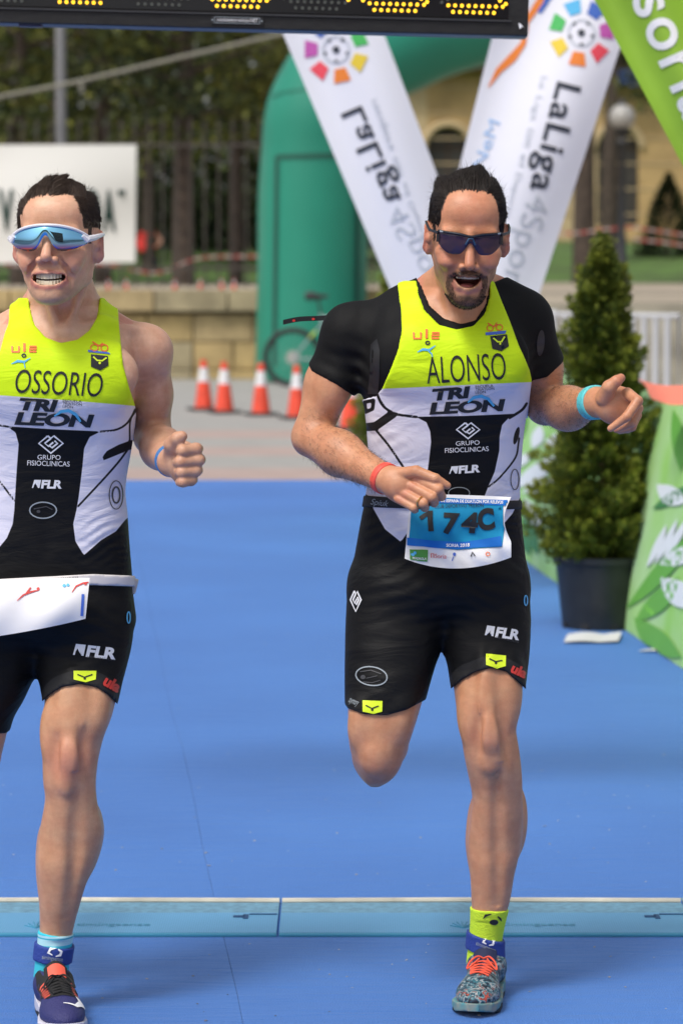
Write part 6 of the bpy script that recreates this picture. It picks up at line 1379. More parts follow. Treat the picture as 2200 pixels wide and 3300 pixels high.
def barrier(ya, yb, label, prints, top=1.02):
    t = thing('crowd_barrier', label, 'barrier', (gx((ya + yb) / 2), (ya + yb) / 2, 0)); V = []; nu, nv = 120, 14
    for j in range(nv + 1):
        z = .004 + (top - .004) * j / nv
        for i in range(nu + 1):
            y = ya + (yb - ya) * i / nu; s_ = abs(math.sin(math.pi * i / nu * 5))
            V.append((gx(y) + .018 * math.sin(y * 2.3 + z * 2) * (.2 + z) + .15 * (z / top) ** 1.3, y, z - (.05 * s_ if j == nv else .05 * s_ * (j / nv) ** 2)))
    V = np.array(V); N = len(V); Q = np.array([(j * (nu + 1) + i, (j + 1) * (nu + 1) + i, (j + 1) * (nu + 1) + i + 1, j * (nu + 1) + i + 1) for j in range(nv) for i in range(nu)])
    cl = mesh_np('banner_cloth', np.vstack([V, V + np.array([.003, 0, 0])]), np.vstack([Q, Q[:, ::-1] + N]), M_BC, t); bv = bvh_of(cl)
    for nm, VT, mm in prints: lay(nm, VT, bv, mm, cl, .006, 12)
    x = lambda y: gx(y) + .215
    MB().tube([(x(ya + .02), ya + .02, .12), (x(ya + .02), ya + .02, top - .03), (x(yb - .02), yb - .02, top - .03), (x(yb - .02), yb - .02, .12)], .018, 8).build('frame', M_STEEL, t, smooth=True)
    for y in np.arange(ya + .25, yb, 1.8): MB().tube([(x(y) - .0, y, .14), (x(y) + .02, y, .02), (x(y) + .30, y, .015)], .015, 8).build('leg', M_STEEL, t, smooth=True)
W_, G_, K_ = M_WCP, M_MGP, M_DGP
pr = [('leaf_print', leaf2d(a, b, w), m) for a, b, w, m in (((1716, 1446), (1742, 1368), 26, W_), ((1750, 1446), (1806, 1392), 20, W_), ((1655, 1505), (1712, 1455), 20, W_), ((1650, 1570), (1806, 1462), 34, W_), ((1685, 1588), (1800, 1536), 26, W_), ((1692, 1606), (1750, 1700), 34, W_), ((1688, 1640), (1738, 1790), 26, K_),
      ((1665, 1700), (1715, 1790), 18, K_), ((1660, 1430), (1690, 1300), 26, G_), ((2118, 1562), (2215, 1618), 40, W_), ((2104, 1640), (2230, 1560), 22, K_), ((2085, 1830), (2150, 1690), 16, W_), ((2110, 1820), (2186, 1672), 14, W_), ((2135, 1806), (2225, 1660), 16, W_), ((2020, 1960), (2250, 1700), 34, G_),
      ((2126, 1818), (2262, 1752), 34, W_), ((2132, 1862), (2270, 1950), 52, W_), ((2050, 2000), (2190, 1860), 40, G_), ((2046, 1990), (2200, 2120), 44, G_), ((2060, 1560), (2090, 1320), 22, G_), ((2195, 1520), (2170, 1320), 30, G_))]
barrier(9.0, 20.4, 'long barrier covered in green leaf-print banner beside the potted conifer', pr)
# coral cloth slung over the top of the barrier
V = []; nu, nv = 16, 8
for j in range(nv + 1):
    for i in range(nu + 1):
        a, b = i / nu, j / nv; w = np.array([2055, 1222]) * (1 - a) * (1 - b) + np.array([2320, 1262]) * a * (1 - b) + np.array([2105, 1285]) * (1 - a) * b + np.array([2320, 1320]) * a * b
        V.append(P(w[0] + 6 * math.sin(b * 5), w[1] + 9 * math.sin(a * 6.0), 12.75 - .30 * b + .03 * math.sin(a * 9)))
V = np.array(V); Q = np.array([(j * (nu + 1) + i, (j + 1) * (nu + 1) + i, (j + 1) * (nu + 1) + i + 1, j * (nu + 1) + i + 1) for j in range(nv) for i in range(nu)])
tag(mesh_np('cloth', np.vstack([V, V + np.array([0, .003, .001])]), np.vstack([Q, Q[:, ::-1] + len(V)]), mat('coral_cloth', (.75, .20, .13), rough=.7, bump=(9, .4))), 'coral red cloth slung over the top of the green barrier', 'cloth')
# ------------------------------------------------------------------ leaves
def leaf_material(name, dark, light):
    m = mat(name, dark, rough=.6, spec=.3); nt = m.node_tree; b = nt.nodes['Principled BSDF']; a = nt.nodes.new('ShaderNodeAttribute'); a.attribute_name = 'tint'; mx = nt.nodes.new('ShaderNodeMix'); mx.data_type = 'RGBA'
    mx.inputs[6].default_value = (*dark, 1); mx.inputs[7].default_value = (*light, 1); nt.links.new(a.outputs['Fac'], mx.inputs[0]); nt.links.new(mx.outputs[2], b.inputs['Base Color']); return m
def leaf_cloud(name, C_, D_, size, aspect, m, parent, seed=0, tint=None):
    """many small leaf blades at C_ pointing along D_"""
    rs = np.random.RandomState(seed); n = len(C_); D_ = D_ / (np.linalg.norm(D_, axis=1)[:, None] + 1e-9); S_ = np.cross(D_, rs.normal(size=(n, 3))); S_ /= np.linalg.norm(S_, axis=1)[:, None] + 1e-9
    L_ = (np.asarray(size) * rs.uniform(.6, 1.4, n))[:, None]; w = L_ * aspect; N_ = np.cross(D_, S_)
    V = np.stack([C_ - D_ * L_ * .5, C_ + S_ * w * .5 + N_ * w * .15, C_ + D_ * L_ * .5, C_ - S_ * w * .5 + N_ * w * .15], 1).reshape(-1, 3); Q = np.arange(4 * n).reshape(n, 4)
    o = mesh_np(name, V, Q, m, parent, smooth=False); set_f(o.data, 'tint', np.repeat(np.clip(tint if tint is not None else rs.uniform(0, 1, n), 0, 1), 4)); return o
M_CON = leaf_material('conifer_sprays', (.038, .066, .010), (.27, .30, .035)); M_BARK = mat('conifer_bark', (.10, .06, .035), rough=.9, noise=(30, .4)); M_POT = mat('black_plastic_pot', (.016, .017, .018), rough=.45, noise=(20, .3)); M_SOIL = mat('potting_soil', (.07, .035, .02), rough=.95, bump=(80, 1))
def conifer(label, u, v_base, Y, group=None, seed=3):
    c = P(u, v_base, Y); c[2] = 0; t = thing('potted_conifer', label, 'potted conifer', c, group=group)
    pot = MB().lathe([(.0, .008), (.148, .008), (.155, .0), (.160, .004), (.190, .278), (.202, .280), (.204, .305), (.193, .306), (.185, .270), (.0, .270)], c, 36).build('pot', M_POT, t, smooth=True)
    for k in range(8): a = k * math.pi / 4 + .3; MB().box((c[0] + .159 * math.cos(a), c[1] + .159 * math.sin(a), .016), (.036, .012, .024), Matrix.Rotation(a + math.pi / 2, 3, 'Z')).build('drain_hole', M_RUBBER, pot)
    MB().lathe([(.187, .270), (.10, .290), (.0, .296)], c, 24).build('soil', M_SOIL, t, smooth=True)
    MB().tube([(c[0], c[1], .25), (c[0] + .01, c[1], .7), (c[0] - .01, c[1], 1.2), (c[0], c[1], 1.62)], [.022, .018, .011, .004], 8).build('trunk', M_BARK, t, smooth=True)
    rs = np.random.RandomState(seed); zz = np.array([.29, .34, .44, .57, .70, .83, .98, 1.09, 1.22, 1.33, 1.42, 1.52, 1.58, 1.64, 1.67]); zz = .30 + (zz - .29) * .95; rr = 1.10 * np.array([.07, .215, .255, .25, .225, .205, .165, .165, .155, .14, .125, .10, .085, .055, .025])
    Cs, Ds, Ts = [], [], []
    for b in range(640):                                                        # sprays: small fans of blades
        z = rs.choice(np.linspace(.31, 1.66, 200), p=(lambda q: q / q.sum())(np.interp(np.linspace(.31, 1.66, 200), zz, rr) + .03)); a = rs.uniform(0, 2 * math.pi); R_ = np.interp(z, zz, rr) * (.66 + .50 * rs.random() + .18 * math.sin(a * 3 + z * 9) + .10 * math.sin(a * 5 - z * 17))
        o = np.array([math.cos(a), math.sin(a), 0]); n = rs.randint(60, 95); bl = rs.uniform(.07, .13) * (.7 + .6 * np.interp(z, zz, rr) / .2)
        tip = np.array([c[0], c[1], z]) + o * R_; ax = o * .75 + np.array([0, 0, rs.uniform(.15, .75)]); ax /= np.linalg.norm(ax); root = tip - ax * bl
        f = rs.uniform(0, 1, n) ** .7; sp = rs.normal(size=(n, 3)); sp -= np.outer(sp @ ax, ax); sp /= np.linalg.norm(sp, axis=1)[:, None]
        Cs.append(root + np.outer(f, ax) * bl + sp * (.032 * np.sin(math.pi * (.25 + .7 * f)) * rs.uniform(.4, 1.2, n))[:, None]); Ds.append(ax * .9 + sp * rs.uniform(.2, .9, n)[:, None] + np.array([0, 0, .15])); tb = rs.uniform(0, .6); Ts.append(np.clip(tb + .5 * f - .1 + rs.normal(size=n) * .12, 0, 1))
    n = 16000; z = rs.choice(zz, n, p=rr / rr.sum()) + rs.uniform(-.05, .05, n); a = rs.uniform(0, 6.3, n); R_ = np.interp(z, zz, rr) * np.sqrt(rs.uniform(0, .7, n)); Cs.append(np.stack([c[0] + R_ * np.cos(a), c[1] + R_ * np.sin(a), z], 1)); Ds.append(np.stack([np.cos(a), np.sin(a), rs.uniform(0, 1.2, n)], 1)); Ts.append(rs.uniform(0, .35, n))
    C2, D2, T2 = np.vstack(Cs), np.vstack(Ds), np.concatenate(Ts); k = C2[:, 2] > .27
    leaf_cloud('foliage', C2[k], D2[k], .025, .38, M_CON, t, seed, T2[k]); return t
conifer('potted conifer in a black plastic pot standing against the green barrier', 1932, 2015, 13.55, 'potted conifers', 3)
conifer('potted conifer farther down the carpet behind the bearded runner', 1290, 1640, 20.0, 'potted conifers', 8)
# leaflets dropped by the pot
def leaflet(u0, v0, u1, v1, label, m, curl=.02):
    V = []; n = 14
    for j in (0, 1):
        for i in range(n + 1): a = i / n; q = ground(u0 + (u1 - u0) * a + 12 * j, (v0 if j == 0 else v1)); V.append((q[0], q[1], .006 + curl * abs(math.sin(a * math.pi * 1.5)) * (.5 + .5 * j)))
    V = np.array(V); Q = np.array([(i, i + 1, n + 2 + i, n + 1 + i) for i in range(n)]); tag(mesh_np('leaflet', np.vstack([V, V + np.array([0, 0, .0015])]), np.vstack([Q[:, ::-1], Q + len(V)]), m), label, 'leaflet', 'dropped leaflets')
M_LEAF = mat('leaflet_paper', (.66, .66, .68), rough=.5); leaflet(1815, 2075, 1990, 2050, 'folded white leaflet lying in front of the black pot', M_LEAF, .010)
leaflet(2055, 2104, 2170, 2100, 'thin white paper strip lying at the foot of the green barrier', M_LEAF, .004)
# ------------------------------------------------------------------ traffic cones
M_CONE = mat('cone_orange', (.78, .075, .035), rough=.5, noise=(12, .2)); M_REFL = mat('cone_white', (.74, .74, .76), rough=.5, noise=(18, .15)); M_CBASE = mat('cone_base', (.05, .05, .05), rough=.8)
def cone(u, v, label, h=.53, z=0.0, Y=None, group='cones standing on the paving'):
    c = ground(u, v) if Y is None else np.array([P(u, v, Y)[0], Y, z]); t = thing('traffic_cone', label, 'traffic cone', c, group=group); s = h / .53
    MB().box((c[0], c[1], z + .013 * s), (.31 * s, .31 * s, .026 * s), Matrix.Rotation(.3, 3, 'Z')).build('base', M_CBASE, t, bevel=.006 * s)
    r = lambda q: .098 - (.098 - .026) * q
    def part(nm, a, b, m, e=0): MB().lathe([(r(a) * s + e, a * h + .026 * s), (r(b) * s + e, b * h + .026 * s)] + ([(r(b) * s * .6, b * h + .03 * s)] if b >= .95 else []), c, 20).build(nm, m, t, smooth=True)
    part('lower_body', 0, .52, M_CONE); part('reflective_band', .522, .80, M_REFL, .001); part('tip', .802, .952, M_CONE); return t
for u, v, lab in ((657, 1321, 'orange traffic cone with a white band, first of the row by the wall'), (723, 1330, 'orange traffic cone with a scuffed white band, second of the row by the wall'), (841, 1337, 'orange traffic cone with a white band, in front of the green arch leg'), (956, 1348, 'orange traffic cone with a white band, in front of the bicycle wheel'), (1128, 1383, 'orange traffic cone with a white band, beside the far potted conifer')): cone(u, v, lab)
for u, wh in ((345, 'below the end of the white sheet banner'), (403, 'beside the feet of the person in red'), (560, 'in front of the thick pine trunk'), (643, 'past the thick pine trunk'), (712, 'between the thick pine and the green arch'), (752, 'next to the green arch leg')): cone(u, 0, 'small red marker cone on the terrace ' + wh, .17, TZ + .002, 50 + (u % 7) * .6, 'small cones up on the terrace')
# ------------------------------------------------------------------ mountain bike leaning by the arch
def bicycle():
    Y = 41.2; A = P(943, 1148, Y); R_ = .355; A[2] = R_ + .01; B = A + np.array([1.10, -.10, 0]); t = thing('bicycle', 'grey mountain bike standing in front of the green arch', 'bicycle', (A[0] + .5, Y, 0)); v = lambda x, z, y=0: (A[0] + x, Y - x * .09 + y, z)
    fr = mat('bike_frame', (.30, .33, .36), rough=.35); bl = mat('bike_black', (.02, .02, .022), rough=.6); lm = mat('bike_lime', (.45, .60, .08), rough=.4); sv = mat('bike_silver', (.50, .50, .46), rough=.35, metal=.5)
    for c in (A, B):
        ring = lambda r: [(c[0] + r * math.cos(a), c[1] - .09 * r * math.cos(a), c[2] + r * math.sin(a)) for a in np.linspace(0, 2 * math.pi, 40, endpoint=False)]
        w = MB().tube(ring(R_), .028, 10, closed=True).build('tyre', bl, t, smooth=True); MB().tube(ring(R_ - .035), .012, 8, closed=True).build('rim', bl, w, smooth=True)
        sp = MB()
        for k in range(28): a = k * 2 * math.pi / 28; sp.tube([(c[0] + .02 * math.cos(a + 1), c[1], c[2] + .02 * math.sin(a + 1)), (c[0] + (R_ - .04) * math.cos(a), c[1] - .09 * (R_ - .04) * math.cos(a), c[2] + (R_ - .04) * math.sin(a))], .0012, 4)
        sp.build('spokes', sv, w); MB().tube([(c[0], c[1] - .05, c[2]), (c[0], c[1] + .05, c[2])], .022, 10).build('hub', sv, w, smooth=True)
        MB().tube([(c[0], c[1] - .048, c[2]), (c[0], c[1] - .040, c[2])], .085 if c is A else .08, 20).build('disc_rotor' if c is B else 'cassette', sv, w, smooth=True)
    tub = lambda nm, a, b, r, m=fr: MB().tube([v(*a), v(*b)], r, 10).build(nm, m, t, smooth=True)
    for s in (-.05, .05): tub('chain_stay', (0, R_, s), (.44, R_ - .03, s * .6), .012); tub('seat_stay', (0, R_, s), (.40, .82, s * .4), .011)
    tub('seat_stay_sticker', (.22, .62, -.06), (.30, .70, -.06), .016, lm); tub('seat_tube', (.44, R_ - .03), (.36, .92), .018); tub('seat_post', (.36, .92), (.325, 1.12), .0145, bl); tub('top_tube', (.37, .86), (.92, .98), .020); tub('down_tube', (.44, R_ - .03), (.94, .90), .024); tub('head_tube', (.91, 1.02), (.95, .86), .022)
    for s in (-.055, .055): tub('fork_leg', (.955, .84, s), (1.10, R_ + .01, s), .016, bl)
    MB().tube([v(.90, 1.06, -.36), v(.92, 1.07, 0), v(.90, 1.06, .36)], .013, 8).build('handlebar', bl, t, smooth=True); tub('crank', (.44, R_ - .03, -.06), (.56, R_ - .16, -.07), .012, bl); MB().tube([v(.44, R_ - .03, -.05), v(.44, R_ - .03, -.042)], .10, 24).build('chainring', sv, t, smooth=True)
    MB().tube([v(.16, 1.145), v(.24, 1.15), v(.34, 1.14), v(.46, 1.145)], [.05, .062, .035, .016], 12).build('saddle', bl, t, smooth=True); MB().tube([v(.44, R_ - .03, .05), v(.56, R_ - .3, .2)], .008, 6).build('kickstand', bl, t, smooth=True)
bicycle()
# ------------------------------------------------------------------ inflatable arch
def arch():
    Y = 42.9; sc = F_PX / Y; m = mat('arch_green', (.018, .23, .155), rough=.42, spec=.4, noise=(.8, .12), bump=(2.2, .25)); r = 178 / sc
    path = [(1003, 1262), (1006, 900), (1016, 560), (1030, 400), (1075, 285), (1165, 190), (1290, 118), (1470, 50), (1700, -20), (1960, -60), (2240, -60), (2500, -20), (2720, 60), (2900, 180), (3020, 330), (3060, 560), (3070, 900), (3072, 1262)]
    pts = smooth_rows([P(u, v, Y) for u, v in path], 5); pts[0][2] = r * .02; t = thing('inflatable_arch', 'tall green inflatable arch with dark outlined panel on its leg', 'arch', (pts[0][0], Y, 0))
    rs = [r * (1.0 + .012 * math.sin(i * .9)) for i in range(len(pts))]; body = MB().tube(pts, rs, 32).build('tube', m, t, smooth=True); bv = bvh_of(body); dk = mat('arch_velcro', (.012, .075, .055), rough=.8)
    for nm, pl in (('panel_edge', [(893, 505), (1150, 498)]), ('panel_edge', [(893, 505), (884, 1180)]), ('panel_edge', [(1150, 498), (1146, 1180)]), ('seam', [(850, 330), (905, 300), (1010, 285), (1120, 300)])): lay(nm, stroke2d([np.array(pl[0]) * (1 - k) + np.array(pl[-1]) * k for k in np.linspace(0, 1, 12)] if len(pl) == 2 else pl, 13 if nm != 'seam' else 4), bv, dk, body, .012, 60)
arch()
# ------------------------------------------------------------------ white sheet banner, lamp post, rope
banner('banner', 'white sheet banner with dark green capitals tied up behind the wall', 'banner', 46.0, (-330, 468), (440, 466), (-330, 850), (436, 846), mat('white_sheet', (.72, .71, .68), rough=.7, bump=(1.2, .6)), [('banner_letter', fit_text(ch, (a_, v_), (b_, v_), h_, bold=.04), bpy.data.materials.get('bottle_green_print') or mat('bottle_green_print', (.005, .035, .026), rough=.6)) for ch, a_, b_, v_, h_ in (('V', -4, 46, 738, 128), ('D', 284, 322, 738, 128), ('A', 330, 372, 738, 128), ('"', 380, 404, 655, 42))], .05, 24, 16)
lp = thing('lamp_post', 'grey steel lamp post rising behind the white sheet banner', 'lamp post', P(197, 900, 47) * np.array([1, 1, 0]) + np.array([0, 0, TZ])); x_ = P(197, 300, 47)[0]; M_POST = mat('post_grey', (.19, .19, .20), rough=.5)
MB().tube([(x_, 47, TZ), (x_, 47, 7.2)], [.085, .068], 14).build('shaft', M_POST, lp, smooth=True); MB().lathe([(.16, 0), (.16, .12), (.10, .2), (.09, .5)], (x_, 47, TZ), 16).build('foot', M_POST, lp, smooth=True); MB().tube([(x_, 47, 7.2), (x_ + .2, 46.8, 7.45), (x_ + .8, 46.6, 7.5)], .05, 10).build('arm', M_POST, lp, smooth=True); MB().box((x_ + 1.0, 46.6, 7.48), (.5, .2, .1)).build('lamp_head', M_POST, lp, bevel=.02)
rope = MB().tube(smooth_rows([P(u, v, 46.6) for u, v in ((-300, 372), (0, 312), (255, 262), (560, 190), (900, 112), (1150, 60))], 6), .028, 8).build('rope', mat('pale_rope', (.24, .23, .19), rough=.9), smooth=True); tag(rope, 'pale rope strung slanting from the lamp post across the trees', 'rope')
k_ = MB().tube([P(250, 262, 46.5), P(262, 270, 46.5), P(268, 300, 46.5)], [.06, .05, .02], 8).build('knot', bpy.data.materials['pale_rope'], rope, smooth=True)
# ------------------------------------------------------------------ steel barriers beside the path
def steel_barrier(a, b, label, top=1.12):
    a = np.array(a); b = np.array(b); t = thing('steel_barrier', label, 'barrier', (*((a + b) / 2), 0), group='bare steel barriers beyond the conifer'); m = mat('zinc_white', (.46, .47, .49), rough=.5) if 'zinc_white' not in bpy.data.materials else bpy.data.materials['zinc_white']; q = lambda s, z: (*(a + (b - a) * s), z); L_ = np.hypot(*(b - a)); n = int(L_ / .115)
    MB().tube([q(0, .15), q(0, top), q(1, top), q(1, .15)], .024, 8, closed=True).build('frame', m, t, smooth=True)
    for i in range(1, n): MB().tube([q(i / n, .15), q(i / n, top)], .028, 6).build('bar', m, t, smooth=True)
    for s in (.15, .85):
        c = q(s, 0); d = (b - a) / L_; MB().tube([(c[0] - d[1] * -.3, c[1] - d[0] * .3, .015), (c[0], c[1], .15), (c[0] - d[1] * .3, c[1] + d[0] * .3, .015)], .018, 6).build('foot', m, t, smooth=True)
steel_barrier((1.45, 27.6), (2.75, 26.3), 'pale steel crowd barrier nearer the coral cloth'); steel_barrier((.55, 29.6), (1.9, 28.6), 'pale steel crowd barrier between the white banner and the conifer'); steel_barrier((2.8, 26.1), (4.3, 24.8), 'pale steel crowd barrier running out past the lime banner')
tag(MB().add([(2.0, 24, .05), (4.6, 22.6, .05), (4.7, 25.6, .4), (2.2, 27.0, .4), (2.0, 24, .0), (4.6, 22.6, .0), (4.7, 25.6, .0), (2.2, 27.0, .0)], [(0, 1, 2, 3), (4, 7, 6, 5), (0, 4, 5, 1), (1, 5, 6, 2), (2, 6, 7, 3), (3, 7, 4, 0)]).build('tarpaulin', mat('white_tarp', (.62, .62, .64), rough=.6, bump=(4, .8))), 'white tarpaulin heap lying behind the green barrier', 'tarpaulin')
# ------------------------------------------------------------------ park behind: railings, trees, people, lamp, building
M_RAIL = mat('iron_railing', (.055, .046, .040), rough=.7)
fe = thing('railing', 'tall brown iron railing running in front of the dark trees', 'railing', (-4, 58, TZ)); yF = 58.0
bar_me = None
for k in range(66):
    x = -8.2 + k * .25
    if x > 1.2: break
    top = 4.05 + .25 * math.sin(k * .2)
    if bar_me is None:
        o = MB().tube([(0, 0, 0), (0, 0, 2.9)], .018, 6).add([(-.03, 0, 2.88), (.03, 0, 2.88), (0, 0, 3.05), (0, .03, 2.88)], [(0, 1, 2), (1, 3, 2), (3, 0, 2)]).build('bar', M_RAIL, fe); bar_me = o
    else: o = bar_me.copy(); C.objects.link(o)
    o.location = (x, yF, TZ)
for z in (TZ + .35, TZ + 2.55): MB().box((-3.5, yF, z), (9.6, .04, .05)).build('rail', M_RAIL, fe)
M_TRUNK = mat('tree_bark', (.075, .055, .042), rough=.9, noise=(6, .5), bump=(10, .8)); M_PINE = leaf_material('pine_leaves', (.016, .028, .008), (.14, .15, .026)); M_BROAD = leaf_material('young_leaves', (.035, .055, .010), (.23, .23, .04)); M_DARK = leaf_material('shrub_leaves', (.012, .024, .010), (.07, .09, .025))
def tree(u, Y, h, r, label, m, seed, z0=TZ, n=3600, trunk_r=.17, bare=.38, size=.22, cat='tree', lean=0, group='trees behind the railing'):
    rs = np.random.RandomState(seed); x = P(u, 860, Y)[0]; t = thing('tree', label, cat, (x, Y, z0), group=group)
    tp = [(x, Y, z0 - .1), (x + lean * .3, Y, z0 + h * .3), (x + lean * .7 + .1, Y, z0 + h * .6), (x + lean, Y, z0 + h * .92)]; tr = MB().tube(tp, [trunk_r * 1.25, trunk_r, trunk_r * .7, trunk_r * .2], 10).build('trunk', M_TRUNK, t, smooth=True); Cs, Ds, Ts = [], [], []
    for b in range(26):
        f = bare + (1 - bare) * rs.random(); z = z0 + h * f; a = rs.uniform(0, 6.3); prof = math.sin(math.pi * min(1, (1 - f) / (1 - bare) * .85 + .12)); L_ = r * (.45 + .65 * prof) * rs.uniform(.7, 1.15); st = np.array([x + lean * f, Y, z]); en = st + np.array([math.cos(a) * L_, math.sin(a) * L_, rs.uniform(-.15, .35) * L_])
        MB().tube([st, (st + en) / 2 + np.array([0, 0, .1]), en], [trunk_r * .35, trunk_r * .22, .01], 5).build('limb', M_TRUNK, t)
        k = n // 26; g = np.sqrt(rs.uniform(.08, 1, k)); cl = rs.normal(size=(k, 3)) * np.array([.30, .30, .2]) * r * .55; Cs.append(st + np.outer(g, en - st) + cl); Ds.append(rs.normal(size=(k, 3)) + np.array([0, 0, .3])); Ts.append(np.clip(rs.uniform(0, .55) + .3 * rs.normal(size=k), 0, 1))
    leaf_cloud('crown', np.vstack(Cs), np.vstack(Ds), size, .45, m, t, seed, np.concatenate(Ts)); return t
tree(590, 64, 8.5, 2.3, 'dark pine with a thick bare trunk behind the railing', M_PINE, 1, trunk_r=.19, bare=.33)
tree(60, 66, 8.0, 2.4, 'broad tree with orange-brown trunk behind the white sheet banner', M_BROAD, 2, trunk_r=.16, bare=.30)
tree(330, 70, 9.0, 2.4, 'tall dark tree between the lamp post and the thick pine', M_PINE, 3, bare=.28)
tree(760, 68, 8.2, 2.1, 'young olive green tree beside the green arch', M_BROAD, 4, trunk_r=.13, bare=.36)
tree(-140, 74, 9.0, 2.6, 'dark tree standing past the end of the white sheet banner', M_PINE, 5, bare=.28)
tree(480, 80, 10, 2.8, 'dense olive tree rising behind the person in red', M_BROAD, 6, bare=.3)
tree(860, 82, 10, 2.8, 'dark pine rising behind the green arch leg', M_PINE, 7, bare=.28)
tree(180, 84, 10, 3.0, 'dense dark tree rising behind the lamp post', M_PINE, 8, bare=.25)
tree(-420, 72, 8.5, 2.5, 'broad olive tree past the far end of the railing', M_BROAD, 15, bare=.3)
# far belt of wood that closes the view
rs = np.random.RandomState(9); n = 46000; Cw = np.stack([np.where(np.arange(n) < 38000, rs.uniform(-32, 1.4, n), rs.uniform(19.5, 34, n)), rs.uniform(92, 100, n), TZ + 12 * rs.uniform(0, 1, n) ** .9], 1); Dw = rs.normal(size=(n, 3)); tw = .5 + .5 * vnoise(Cw, 1.1, 3)
w_ = leaf_cloud('woods', Cw, Dw, .42, .55, M_DARK, None, 9, tw * .9); w_['kind'] = 'stuff'; w_['label'] = 'dark belt of woodland closing the park behind the railing'
n = 16000; Cw = np.stack([rs.uniform(-28, 1.5, n), rs.uniform(86, 88.5, n), TZ + .9 + 1.6 * rs.uniform(0, 1, n)], 1); w2 = leaf_cloud('undergrowth', Cw, rs.normal(size=(n, 3)), .26, .5, M_DARK, None, 10, .3 + .4 * vnoise(Cw, 2, 4)); w2['kind'] = 'stuff'; w2['label'] = 'low undergrowth along the foot of the trees'
# right-hand side of the park
tree(1880, 72, 9.0, 1.7, 'dark trunked tree beside the globe lamp', M_PINE, 11, bare=.62, trunk_r=.22, group='trees on the lawn'); tree(1960, 84, 9.5, 1.6, 'slim brown trunked tree in front of the sandstone building', M_PINE, 12, bare=.66, trunk_r=.20, group='trees on the lawn'); tree(2290, 70, 9, 2.0, 'leaning dark tree at the edge of the sandstone building', M_PINE, 13, bare=.4, trunk_r=.22, lean=-1.0, group='trees on the lawn')
def shrub(u, Y, h, r, label, m, seed, z0, n=5200):
    rs = np.random.RandomState(seed); x = P(u, 860, Y)[0]; t = thing('conical_shrub', label, 'shrub', (x, Y, z0)); MB().tube([(x, Y, z0 - .05), (x, Y, z0 + h * .8)], [.06, .02], 8).build('trunk', M_TRUNK, t, smooth=True)
    f = rs.uniform(0, 1, n) ** 1.3; a = rs.uniform(0, 6.3, n); R_ = r * (1 - f) ** .8 * np.sqrt(rs.uniform(.25, 1, n)) * (1 + .15 * np.sin(a * 4 + f * 12)); Cq = np.stack([x + R_ * np.cos(a), Y + R_ * np.sin(a), z0 + .05 + f * h], 1); leaf_cloud('foliage', Cq, np.stack([np.cos(a), np.sin(a), rs.uniform(0, 1, n)], 1), .12, .4, m, t, seed, .25 + .4 * vnoise(Cq, 6, 2))
shrub(2150, 86, 2.35, .95, 'dark cone-shaped shrub on the lawn before the building', M_DARK, 21, 1.62)
# striped tape
def tape_mat():
    m = mat('red_white_tape', (.6, .1, .1), rough=.5); nt = m.node_tree; b = nt.nodes['Principled BSDF']; tc = nt.nodes.new('ShaderNodeTexCoord'); w = nt.nodes.new('ShaderNodeTexWave'); w.inputs['Scale'].default_value = 1.1; w.inputs['Distortion'].default_value = 0
    r = nt.nodes.new('ShaderNodeValToRGB'); r.color_ramp.interpolation = 'CONSTANT'; r.color_ramp.elements[0].color = (.50, .10, .09, 1); r.color_ramp.elements[1].position = .5; r.color_ramp.elements[1].color = (.52, .42, .40, 1); nt.links.new(tc.outputs['Object'], w.inputs[0]); nt.links.new(w.outputs['Fac'], r.inputs[0]); nt.links.new(r.outputs[0], b.inputs['Base Color']); return m
M_TAPE = tape_mat()
def tape(pts, Y, label, w=.05):
    c = smooth_rows([P(u, v, Y) for u, v in pts], 6); n = len(c); V = np.vstack([c + np.array([0, .01 * 0, w / 2]), c - np.array([0, -.015, w / 2])]); V2 = V + np.array([0, .002, 0]); Q = np.array([(i, n + i, n + i + 1, i + 1) for i in range(n - 1)]); tag(mesh_np('barrier_tape', np.vstack([V, V2]), np.vstack([Q, Q[:, ::-1] + 2 * n]), M_TAPE), label, 'tape', 'red and white tapes')
tape([(-60, 835), (150, 868), (330, 850), (500, 880), (640, 832), (840, 826)], 61, 'red and white tape strung along in front of the railing'); tape([(1700, 735), (1830, 752), (1960, 738), (2050, 735), (2230, 762)], 61, 'red and white tape strung past the globe lamp'); tape([(2040, 770), (2130, 780), (2260, 800)], 64, 'red and white tape sagging in front of the dark shrub')
